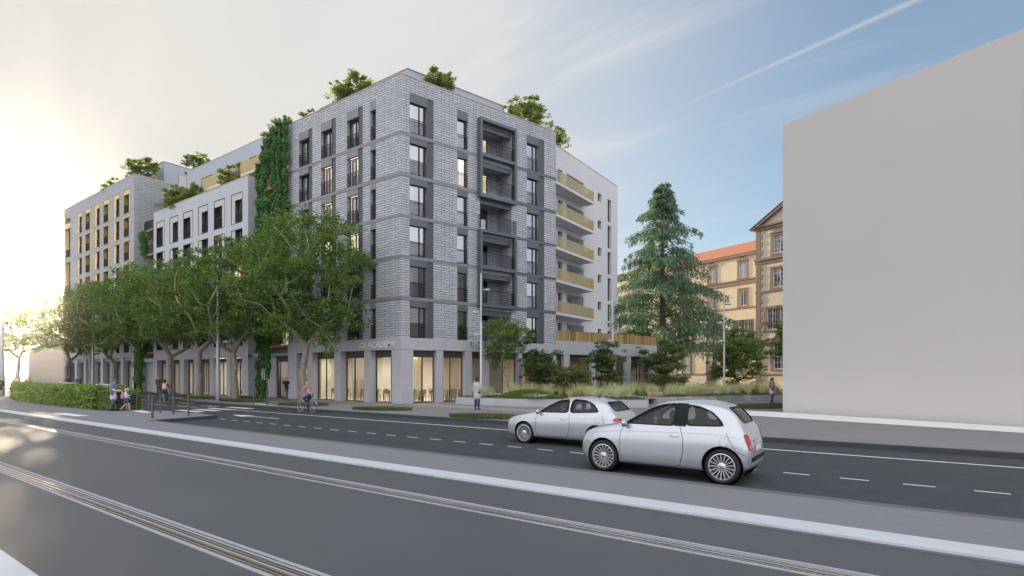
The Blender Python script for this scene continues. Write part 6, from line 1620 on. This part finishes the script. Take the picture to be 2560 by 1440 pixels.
def hand_prims(w, d, side, curl, pal):
    """palm, four fingers of unequal length and a thumb leaving the palm's side. w wrist, d direction, side = thumb side, pal = palm normal."""
    d = Vector(d).normalized(); s = Vector(side); s = (s - d * s.dot(d)).normalized(); p = d.cross(s).normalized() * pal
    P = []; pe = w + d * .085
    P.append((w, w + d * .02, .026, .030, (1, .8), 0)); P.append((w + d * .02 + s * .012, pe + s * .02, .024, .018, (1, .8), 0)); P.append((w + d * .02 - s * .012, pe - s * .02, .024, .018, (1, .8), 0))
    for k, (o, L_) in enumerate(((.030, .070), (.010, .080), (-.010, .075), (-.030, .058))):
        b0 = pe + s * o; c1 = (d * math.cos(curl * .6) + p * math.sin(curl * .6)); c2 = (d * math.cos(curl * 1.5) + p * math.sin(curl * 1.5))
        b1 = b0 + c1 * L_ * .5; b2 = b1 + c2 * L_ * .5; P.append((b0 - d * .015, b1, .0105, .0095, (1, 1), 0)); P.append((b1, b2, .0095, .0085, (1, 1), 0))
    t0 = w + d * .03 + s * .028; t1 = t0 + (d * .6 + s * .75).normalized() * .038; t2 = t1 + (d * .9 + s * .25 + p * .3).normalized() * .030
    P.append((t0 - s * .012, t1, .013, .011, (1, 1), 0)); P.append((t1, t2, .011, .009, (1, 1), 0)); return P
def person(label, J, h=1.72, top='cloth_black', legs='cloth_jeans', shoes='cloth_brown', skin='skin', hair='hair_black', hairstyle='short', sleeve=1.0, legskin=0.0, coat=None, coat_len=0.0, extras=None, female=False, curl=.5, group=None, look=0.0, nod=0.0, bulk=1.0):
    """J overrides joints (facing +y, x to the figure's right... metres for 1.72 m)."""
    j = dict(pel=(0, 0, .94), spi=(0, 0, 1.12), che=(0, -.01, 1.30), nek=(0, -.01, 1.46), hea=(0, .015, 1.60), shR=(.175, -.01, 1.41), shL=(-.175, -.01, 1.41),
             elR=(.23, -.03, 1.13), elL=(-.23, -.03, 1.13), wrR=(.24, .05, .89), wrL=(-.24, .05, .89), hiR=(.09, 0, .90), hiL=(-.09, 0, .90), knR=(.10, .02, .49), knL=(-.10, .02, .49), anR=(.10, -.02, .08), anL=(-.10, -.02, .08), toR=(.11, .15, .035), toL=(-.11, .15, .035))
    j.update(J); j = {k: Vector(v) for k, v in j.items()}
    w = .92 if female else 1.0; b = bulk
    pr = []   # a, b, ra, rb, flat, slot  (slots: 0 skin, 1 top, 2 legs, 3 shoes, 4 coat)
    T = 1; 
    pr += [(j['pel'], j['spi'], .135 * b, .125 * w * b, (1.15, .78), T), (j['spi'], j['che'], .125 * w * b, .145 * w * b, (1.18, .76), T), (j['che'], j['che'].lerp(j['nek'], .6), .145 * w * b, .10, (1.2, .72), T)]
    pr += [(j['shR'].lerp(j['nek'], .15), j['shL'].lerp(j['nek'], .15), .062 * b, .062 * b, (1, 1), T)]
    pr += [(j['pel'] + Vector((.05, -.01, 0)), j['pel'] + Vector((-.05, -.01, 0)), .125, .125, (1, .95), 2 if not coat else 2)]
    pr += [(j['nek'] - Vector((0, 0, .04)), j['hea'] - Vector((0, .02, .05)), .055, .052, (1, 1), 0)]
    # head: skull, jaw, nose, ears
    fw = Vector((math.sin(look), math.cos(look), -math.sin(nod))).normalized(); rt = Vector((math.cos(look), -math.sin(look), 0)); up = rt.cross(fw).normalized(); H_ = j['hea']
    pr += [(H_ + up * .03 - fw * .022, H_ + up * .035 + fw * .02, .082, .076, (1, 1), 0), (H_ + fw * .03 - up * .01, H_ + fw * .04 - up * .075, .066, .038, (1, 1), 0),
           (H_ + fw * .093 + up * .01, H_ + fw * .108 - up * .022, .009, .014, (1, 1), 0), (H_ + rt * .078 - fw * .01 + up * .015, H_ + rt * .080 - fw * .01 - up * .02, .012, .009, (1, 1), 0), (H_ - rt * .078 - fw * .01 + up * .015, H_ - rt * .080 - fw * .01 - up * .02, .012, .009, (1, 1), 0)]
    for S, sg in (('R', 1), ('L', -1)):
        sh, el, wr = j['sh' + S], j['el' + S], j['wr' + S]; sl = sleeve
        pr += [(sh, el, .056 * b, .044 * b, (1, 1), T)] if sl >= .5 else [(sh, sh.lerp(el, .55), .056 * b, .052 * b, (1, 1), T), (sh.lerp(el, .4), el, .045, .038, (1, 1), 0)]
        pr += [(el, wr, .042 * b, .031 * b, (1, 1), T)] if sl >= 1 else [(el, wr, .038, .026, (1, 1), 0)]
        d = (wr - el).normalized(); side = Vector((0, 1, 0)) if abs(d.y) < .8 else Vector((-sg, 0, .3)); pr += hand_prims(wr, d, side, curl, -sg)
        hp, kn, an, to = j['hi' + S], j['kn' + S], j['an' + S], j['to' + S]
        if legskin > 0: pr += [(hp, hp.lerp(kn, .7), .088, .075, (1, 1), 2), (hp.lerp(kn, .5), kn, .062, .050, (1, 1), 0), (kn, kn.lerp(an, .35), .048, .052, (1, 1), 0), (kn.lerp(an, .35), an, .052, .034, (1, 1), 0)]
        else: pr += [(hp, kn, .088, .060, (1, 1), 2), (kn, kn.lerp(an, .3), .060, .060, (1, 1), 2), (kn.lerp(an, .3), an, .060, .045, (1, 1), 2)]
        pr += [(an - (to - an).normalized() * .03, to, .042, .036, (.95, .8), 3)]
    if coat:
        c = coat_len; pr += [(j['pel'] + Vector((0, 0, .05)), j['pel'] + Vector((0, 0, -c)), .15, .19, (1.15, .85), 4), (j['che'], j['pel'], .155, .15, (1.2, .82), 4)]
        for S in 'RL': pr += [(j['sh' + S], j['el' + S], .064, .055, (1, 1), 4), (j['el' + S], j['el' + S].lerp(j['wr' + S], .9), .052, .042, (1, 1), 4)]
    mb = MB()
    for q in pr: cap_mesh(mb, q[0], q[1], q[2], q[3], q[4])
    me = bpy.data.meshes.new('body'); me.from_pydata(mb.v, [], mb.f)
    def rem(o):
        md = o.modifiers.new('r', 'REMESH'); md.mode = 'VOXEL'; md.voxel_size = .0105
        m2 = o.modifiers.new('s', 'SMOOTH'); m2.factor = .5; m2.iterations = 2
    me = evaluated(me, [rem]); n = len(me.polygons)
    C = np.zeros(n * 3); me.polygons.foreach_get('center', C); C = C.reshape(n, 3)
    best = np.full(n, 9.0); idx = np.zeros(n, dtype=np.int32)
    for a, bb, ra, rb, fl, slot in pr:
        a, bb = np.array(a), np.array(bb); ab = bb - a; t = np.clip(((C - a) @ ab) / max(1e-9, ab @ ab), 0, 1); dd = np.linalg.norm(C - (a + t[:, None] * ab), axis=1) - (ra + (rb - ra) * t)
        if slot == 2: dd = dd + .004
        if slot == 1 and coat: dd = dd + .045
        m = dd < best; best[m] = dd[m]; idx[m] = slot
    root = empty('person', (0, 0, 0)); tag(root, label, 'person', group); s = h / 1.72
    me.materials.clear(); link('body', me, [skin, top, legs, shoes, coat or top], root, True); me.polygons.foreach_set('material_index', idx); me.polygons.foreach_set('use_smooth', np.ones(n, bool)); me.update()
    # hair as one shell
    hb = MB()
    def HC(a, b_, ra, rb, fl=(1, 1)): cap_mesh(hb, a, b_, ra, rb, fl)
    if hairstyle != 'hat':
        HC(H_ + up * .058 - fw * .03, H_ + up * .062 + fw * .012, .083, .074); HC(H_ + up * .0 - fw * .045, H_ - up * .05 - fw * .045, .074, .056)
    if hairstyle == 'bun': HC(H_ + up * .15 - fw * .04, H_ + up * .16 - fw * .04, .045, .04)
    if hairstyle == 'long': HC(H_ - fw * .05, H_ - fw * .085 - up * .24, .085, .06, (1.15, .8))
    if hairstyle == 'curly': HC(H_ + up * .06 - fw * .03, H_ + up * .07, .105, .1)
    if hairstyle == 'pony': HC(H_ + up * .05 - fw * .10, H_ - up * .12 - fw * .15, .035, .02)
    if hairstyle == 'hat': HC(H_ + up * .055 - fw * .035, H_ + up * .065 + fw * .01, .095, .086); HC(H_ - fw * .05, H_ - fw * .06 - up * .05, .082, .06)
    hm = bpy.data.meshes.new('hair'); hm.from_pydata(hb.v, [], hb.f); hm = evaluated(hm, [rem]); hm.polygons.foreach_set('use_smooth', [True] * len(hm.polygons)); hm.materials.clear(); link('hat' if hairstyle == 'hat' else 'hair', hm, hair, root, True)
    eb = MB()
    for sg in (-1, 1): eb.ell(H_ + fw * .086 + up * .012 + rt * sg * .03, (.011, .006, .006), 8, 6)
    eb.build('eyes', 'black_trim', root, True); mbm = MB(); mbm.ell(H_ + fw * .086 - up * .05, (.02, .008, .005), 8, 6); mbm.build('mouth', M('lips', (.35, .12, .1), .5), root, True)
    if extras:
        for nm, mat, prims in extras:
            x = MB()
            for q in prims: cap_mesh(x, *q)
            xm = bpy.data.meshes.new(nm); xm.from_pydata(x.v, [], x.f); xm = evaluated(xm, [rem]); xm.polygons.foreach_set('use_smooth', [True] * len(xm.polygons)); xm.materials.clear(); link(nm, xm, mat, root, True)
    root.scale = (s, s, s)
    return root
WALK = dict(hiR=(.09, .02, .90), knR=(.10, .20, .53), anR=(.10, .24, .10), toR=(.11, .40, .06), hiL=(-.09, -.02, .90), knL=(-.09, -.06, .49), anL=(-.09, -.34, .13), toL=(-.09, -.20, .035), elR=(.23, -.14, 1.14), wrR=(.25, -.14, .90), elL=(-.23, .0, 1.13), wrL=(-.23, .20, .98))
def stand(p, x, y, z, rz): p.location = (x, y, z); p.rotation_euler = (0, 0, rz)
TOCAM = lambda x, y: math.atan2(-y, -x) - math.pi / 2        # rotation that faces the viewer
stand(person('man in black t-shirt and blue jeans walking past the glazed doorway', WALK, 1.75, 'cloth_black', 'cloth_jeans', 'cloth_brown', hair='hair_black', sleeve=0.4), -36.2, 22.7, 0, TOCAM(-36.2, 22.7) + .55)
TALK = dict(elR=(.25, -.02, 1.14), wrR=(.30, .20, 1.0), elL=(-.22, .02, 1.14), wrL=(-.16, .22, 1.06))
stand(person('person in long grey cardigan and dark trousers, back to the viewer', TALK, 1.78, 'cloth_magenta', 'cloth_navy', 'cloth_brown', hair='hair_black', hairstyle='bun', coat='cloth_cardigan', coat_len=.22, female=True), -18.95, 23.45, 0, TOCAM(-19, 23.4) + math.pi - .5)
stand(person('person in red t-shirt and light jeans facing the one in the grey cardigan', dict(elR=(.22, .04, 1.14), wrR=(.05, .2, 1.14), elL=(-.22, .04, 1.14), wrL=(-.05, .2, 1.10)), 1.68, 'cloth_coral', 'cloth_light_jeans', 'cloth_white', hair='hair_brown', sleeve=.4), -19.42, 23.95, 0, TOCAM(-19.4, 23.9) + math.pi + 1.2)
SC = [('scarf', 'cloth_scarf', [((-.17, 0, 1.40), (.17, 0, 1.40), .085, .085, (1, 1)), ((0, .06, 1.42), (0, .09, 1.2), .13, .12, (1.3, .7)), ((-.2, 0, 1.38), (-.23, 0, 1.12), .085, .10, (1, 1)), ((.2, 0, 1.38), (.23, 0, 1.12), .085, .10, (1, 1)), ((0, -.06, 1.40), (0, -.05, 1.14), .14, .16, (1.4, .8)), ((0, .0, 1.47), (0, .02, 1.49), .085, .08, (1, 1))])]
BAGP = [('handbag', 'cloth_taupe', [((.02, .36, .92), (.02, .36, .84), .12, .13, (1.25, .7)), ((-.06, .36, .98), (.10, .36, .98), .05, .05, (1, 1))])]
REACH = dict(elR=(.25, .06, 1.14), wrR=(.12, .28, 1.08), elL=(-.25, .06, 1.14), wrL=(-.10, .30, 1.08), knR=(.12, .03, .49), anR=(.16, -.14, .08), toR=(.17, .03, .035), anL=(-.10, .08, .08), toL=(-.10, .25, .035))
stand(person('woman in grey scarf, dark beret and pale coat beside the children at the hedge end', REACH, 1.72, 'cloth_pink', 'cloth_bluegrey', 'cloth_black', hair='cloth_bluegrey', hairstyle='hat', coat='cloth_pink', coat_len=.22, female=True, extras=SC, nod=.5), -34.45, 11.42, 0, -YAW * 0 + math.radians(-75) + YAW)
BP = [('rucksack', 'cloth_rucksack', [((0, -.20, 1.32), (0, -.22, 1.06), .12, .14, (1.2, .75)), ((-.10, -.06, 1.42), (-.10, -.14, 1.3), .02, .02, (1, 1)), ((.10, -.06, 1.42), (.10, -.14, 1.3), .02, .02, (1, 1))])]
stand(person('small child with coloured rucksack and denim shorts beside the woman in a scarf', dict(WALK, elR=(.2, .08, 1.2), wrR=(.1, .25, 1.2)), 1.22, 'cloth_white', 'cloth_jeans', 'cloth_grey', hair='hair_pale', hairstyle='short', legskin=1, extras=BP), -33.75, 11.75, 0, math.radians(-60) + YAW)
stand(person('child in navy shorts between the woman in a scarf and the child with the rucksack', dict(elL=(-.2, .1, 1.25), wrL=(-.05, .28, 1.35)), 1.22, 'cloth_grey', 'cloth_navy', 'cloth_grey', hair='hair_pale', hairstyle='short', legskin=1), -34.2, 12.0, 0, math.radians(-100) + YAW)
SC2 = [('shawl', 'cloth_taupe', SC[0][2])] + BAGP
stand(person('woman in taupe shawl looking into her brown bag beside the blank white building', REACH, 1.74, 'cloth_cream', 'cloth_plum', 'cloth_brown', hair='cloth_plum', hairstyle='hat', coat='cloth_pink', coat_len=.2, female=True, extras=SC2, nod=.6), -6.75, 40.2, 0, math.radians(-95) + YAW)
stand(person('man in checked shirt and jeans standing behind the cyclist with a backpack', dict(elR=(.24, .02, 1.14), wrR=(.10, .2, .95), elL=(-.24, .02, 1.14), wrL=(-.10, .2, .95)), 1.78, 'cloth_check', 'cloth_jeans', 'cloth_brown', skin='skin', hair='hair_brown'), -53.6, 21.2, 0, TOCAM(-53.6, 21.2))
stand(person('distant walker in white top behind the nearest planter', WALK, 1.7, 'cloth_white', 'cloth_jeans', 'cloth_grey', hair='hair_brown', coat='cloth_white', coat_len=.1), -20.2, 40.2, 0, 1.2)
stand(person('child in pink jacket with brown hair behind the nearest planter', WALK, 1.35, 'cloth_coral', 'cloth_navy', 'cloth_grey', hair='hair_brown', hairstyle='pony'), -18.9, 40.8, 0, 1.6)
stand(person('distant person in cream coat at far left behind the hedge', WALK, 1.7, 'cloth_cream', 'cloth_light_jeans', 'cloth_grey', hair='hair_pale', coat='cloth_cream', coat_len=.2), -78.5, 16.9, 0, TOCAM(-78.5, 17))
stand(person('distant person in tan jacket and trousers at far left behind the hedge', {}, 1.78, 'cloth_tan', 'cloth_tan', 'cloth_brown', hair='hair_brown', coat='cloth_tan', coat_len=.1), -76.8, 17.6, 0, TOCAM(-76.8, 17.6))
stand(person('distant person in dark red jacket in front of the young pine', {}, 1.75, 'cloth_red', 'cloth_black', 'cloth_black', hair='hair_black', coat='cloth_plum', coat_len=.1), -76.5, 21.0, 0, TOCAM(-76.5, 21))
stand(person('distant person in dark coat right of the one in the dark red jacket', {}, 1.75, 'cloth_black', 'cloth_black', 'cloth_black', hair='hair_black', coat='cloth_bluegrey', coat_len=.1), -74.6, 21.4, 0, TOCAM(-74.6, 21.4))
stand(person('person in black coat with dark bag at the left edge by the thick post', {}, 1.7, 'cloth_black', 'cloth_beige', 'cloth_brown', hair='hair_black', coat='cloth_black', coat_len=.15), -62.9, 12.55, 0, TOCAM(-63, 12.6))
SIT = dict(hiR=(.09, .02, .50), hiL=(-.09, .02, .50), pel=(0, 0, .52), spi=(0, 0, .70), che=(0, .02, .88), nek=(0, .03, 1.04), hea=(0, .06, 1.18), shR=(.175, .03, .99), shL=(-.175, .03, .99), elR=(.24, .1, .74), elL=(-.24, .1, .74), wrR=(.1, .26, .66), wrL=(-.1, .26, .66), knR=(.11, .42, .52), knL=(-.11, .42, .52), anR=(.11, .42, .10), anL=(-.11, .42, .10), toR=(.11, .57, .04), toL=(-.11, .57, .04))
stand(person('seated person in grey top on the dark curved terrace high above the white block', SIT, 1.7, 'cloth_grey', 'cloth_plum', 'cloth_grey', hair='hair_black'), -64.6, 28.1, 21.2, TOCAM(-64.6, 28))
stand(person('person in pale top leaning behind the golden balcony rail near the vines', {}, 1.7, 'cloth_bluegrey', 'cloth_plum', 'cloth_grey', hair='hair_brown'), -48.3, 27.3, 20.58, TOCAM(-48, 27))
# drivers: the figure sits on the seat of each car (car frame, facing +x)
def driver(car, x, y, lb, hs):
    J_ = {k: v for k, v in SIT.items()}
    J_.update(wrR=(.14, .42, .86), wrL=(-.14, .42, .86), elR=(.22, .2, .80), elL=(-.22, .2, .80), knR=(.12, .48, .56), knL=(-.12, .48, .56), anR=(.12, .78, .30), anL=(-.12, .78, .30), toR=(.12, .88, .38), toL=(-.12, .88, .38))
    p = person(lb, J_, 1.66, 'cloth_black', 'cloth_black', 'cloth_black', skin='skin_dark', hair='hair_black', hairstyle=hs)
    a = car.rotation_euler.z; wx = car.location.x + math.cos(a) * x - math.sin(a) * y; wy = car.location.y + math.sin(a) * x + math.cos(a) * y
    stand(p, wx, wy, car.location.z + .02, a - math.pi / 2)
driver(CA, .10, .34, 'driver with long dark hair silhouetted inside the nearest white car', 'long'); driver(CB, .0, .34, 'driver silhouetted inside the rear white car', 'short')

# ================================================================ BICYCLES
def bicycle(label, frame_mat):
    r = empty('bicycle', (0, 0, 0)); tag(r, label, 'bicycle'); R_ = .34; fx, bx = .54, -.52     # front towards +x
    for x, nm in ((fx, 'front_wheel'), (bx, 'rear_wheel')):
        T = lambda a, b, c: (x + a, c, R_ + b); mb = MB(); mb.lathe([(R_ - .018 + .018 * math.cos(q), .016 * math.sin(q)) for q in [k * math.pi / 3 for k in range(6)]], 32, T, closed=True); w = mb.build(nm, 'tyre', r, True, True)
        mb = MB(); mb.lathe([(R_ - .045, -.012), (R_ - .032, -.012), (R_ - .032, .012), (R_ - .045, .012)], 32, T, closed=True); mb.lathe([(0, -.03), (.02, -.03), (.02, .03), (0, .03)], 10, T)
        for k in range(18): a = 2 * math.pi * k / 18; mb.tube([T(.015 * math.cos(a + .4), .015 * math.sin(a + .4), .02 * (-1) ** k), T((R_ - .04) * math.cos(a), (R_ - .04) * math.sin(a), 0)], .0022, 4)
        mb.build('rim', 'rim_silver', w, True)
        mb = MB(); a0, a1 = (.5, 2.4) if x > 0 else (.2, 2.9); mb.tube([T((R_ + .025) * math.cos(a0 + (a1 - a0) * k / 9), (R_ + .025) * math.sin(a0 + (a1 - a0) * k / 9), 0) for k in range(10)], .016, 5); mb.build('mudguard', 'lamp_pale', r, True, True)
    hd = Vector((.36, 0, .86)); hb = Vector((.43, 0, .66)); bb = Vector((-.06, 0, .30)); st_ = Vector((-.22, 0, .78)); ra = Vector((bx, 0, R_)); fa = Vector((fx, 0, R_))
    mb = MB(); mb.tube([hd, hb], .022, 8); mb.tube([hb, bb], .019, 8); mb.tube([hd + Vector((.02, 0, -.06)), Vector((-.12, 0, .48))], .016, 8); mb.tube([bb, st_], .017, 8)
    for s in (-.05, .05): mb.tube([bb + Vector((0, s * .6, 0)), ra + Vector((0, s, 0))], .010, 6); mb.tube([st_ + Vector((.03, 0, -.1)), ra + Vector((0, s, 0))], .009, 6); mb.tube([hb, hb + Vector((.02, s, -.04)), fa + Vector((0, s, 0))], .012, 6)
    mb.build('frame', frame_mat, r, True, True)
    mb = MB(); mb.tube([hd, hd + Vector((-.04, 0, .16))], .014, 6); c = hd + Vector((-.04, 0, .16)); mb.tube([c + Vector((-.20, -.29, -.02)), c + Vector((-.06, -.26, .02)), c, c + Vector((-.06, .26, .02)), c + Vector((-.20, .29, -.02))], .012, 6); mb.build('handlebar', 'chrome', r, True, True)
    for s in (-1, 1): mb = MB(); mb.tube([c + Vector((-.10, s * .27, 0)), c + Vector((-.21, s * .292, -.02))], .017, 6); mb.build('grip', 'black_trim', r, True, True)
    mb = MB(); mb.tube([st_, st_ + Vector((-.03, 0, .10))], .013, 6); mb.ell(st_ + Vector((-.06, 0, .12)), (.13, .09, .03), 14, 6); mb.ell(st_ + Vector((.06, 0, .125)), (.09, .035, .022), 10, 6); mb.build('saddle', 'black_trim', r, True, True)
    mb = MB(); mb.lathe([(0, -.006), (.09, -.006), (.09, .006), (0, .006)], 20, lambda a, b, c_: (bb.x + a, c_ - .05, bb.z + b)); mb.tube([bb + Vector((0, -.06, 0)), bb + Vector((.10, -.07, -.13))], .010, 5); mb.tube([bb + Vector((0, .06, 0)), bb + Vector((-.10, .07, .13))], .010, 5); mb.build('crank', 'black_trim', r, True)
    for s, o in ((-1, Vector((.10, -.12, -.13))), (1, Vector((-.10, .12, .13)))): mb = MB(); q = bb + o; mb.box(q.x - .05, q.x + .05, q.y - .045, q.y + .045, q.z - .012, q.z + .012); mb.build('pedal', 'black_trim', r, True)
    mb = MB(); [mb.tube([(st_.x - .1, s, .74), (bx - .18, s, .72)], .007, 5) for s in (-.06, 0, .06)]; [mb.tube([(bx - .02, s, .72), (bx, s, R_)], .006, 5) for s in (-.06, .06)]; mb.build('carrier', 'black_trim', r, True)
    return r
# rider frame faces +y, so the bicycle's +x maps to the rider's +y
RIDE = dict(pel=(0, -.28, .96), spi=(0, -.22, 1.12), che=(0, -.12, 1.30), nek=(0, -.06, 1.45), hea=(0, -.02, 1.59), shR=(.175, -.08, 1.40), shL=(-.175, -.08, 1.40), elR=(.25, .06, 1.17), elL=(-.25, .06, 1.17), wrR=(.275, .18, 1.045), wrL=(-.275, .18, 1.045),
    hiR=(.09, -.26, .93), hiL=(-.09, -.26, .93), knR=(.11, .08, .66), knL=(-.11, .12, .80), anR=(.12, .00, .26), anL=(-.12, -.19, .52), toR=(.12, .13, .20), toL=(-.12, -.06, .46))
bg1 = [('shoulder_bag', 'cloth_bag_green', [((.21, -.10, .98), (.23, .04, .98), .085, .085, (1, 1.3))]), ('bag_strap', 'cloth_black', [((-.14, -.15, 1.42), (.02, -.27, 1.2), .016, .016, (1, 1)), ((.02, -.27, 1.2), (.18, -.14, 1.02), .016, .016, (1, 1))])]
bg2 = [('backpack', 'cloth_beige', [((0, -.27, 1.36), (0, -.33, 1.14), .10, .125, (1.2, .7)), ((-.1, -.1, 1.44), (-.1, -.24, 1.38), .018, .018, (1, 1)), ((.1, -.1, 1.44), (.1, -.24, 1.38), .018, .018, (1, 1))])]
def ride(x, y, a, lb_b, lb_p, mat, **k):
    b = bicycle(lb_b, mat); b.location = (x, y, RZ); b.rotation_euler = (0, 0, a); p = person(lb_p, RIDE, 1.72, **k); stand(p, x, y, RZ, a - math.pi / 2)
ride(-26.42, 17.80, math.radians(183), 'city bicycle with pale mudguards under the woman in a floral blouse', 'woman with long blond hair, floral blouse and dark shoulder bag riding a bicycle', M('bike_purple', (.12, .10, .30), .4, .3), top='cloth_floral', legs='cloth_navy', shoes='cloth_coral', hair='hair_blond', hairstyle='long', sleeve=.6, female=True, extras=bg1, curl=1.1)
ride(-43.6, 17.65, math.radians(150), 'dark bicycle under the cyclist with a pale backpack', 'cyclist in red jacket and jeans with pale backpack, seen from behind', M('bike_dark', (.05, .05, .06), .4, .3), top='cloth_red', legs='cloth_jeans', shoes='cloth_brown', hair='hair_black', hairstyle='curly', extras=bg2, curl=1.1)
# ================================================================ HAZE (added for the glow around the sun)
def haze():
    me = bpy.data.meshes.new('haze'); x0, x1, y0, y1, z0, z1 = -905, 705, -305, 1505, -1.4, 34
    V = [(x, y, z) for z in (z0, z1) for y in (y0, y1) for x in (x0, x1)]; me.from_pydata(V, [], [(0, 2, 3, 1), (4, 5, 7, 6), (0, 1, 5, 4), (3, 2, 6, 7), (2, 0, 4, 6), (1, 3, 7, 5)]); me.update()
    m = bpy.data.materials.new('haze_air'); m.use_nodes = True; nt = m.node_tree; nt.nodes.remove(nt.nodes['Principled BSDF']); v = nt.nodes.new('ShaderNodeVolumePrincipled')
    v.inputs['Density'].default_value = 0.0003; v.inputs['Anisotropy'].default_value = 0.9; v.inputs['Color'].default_value = (1.0, 0.97, 0.93, 1)
    nt.links.new(v.outputs[0], nt.nodes['Material Output'].inputs['Volume']); o = link('haze', me, m); tag(o, 'thin haze added for the warm sun glow over the street', 'haze', kind='stuff')
haze()
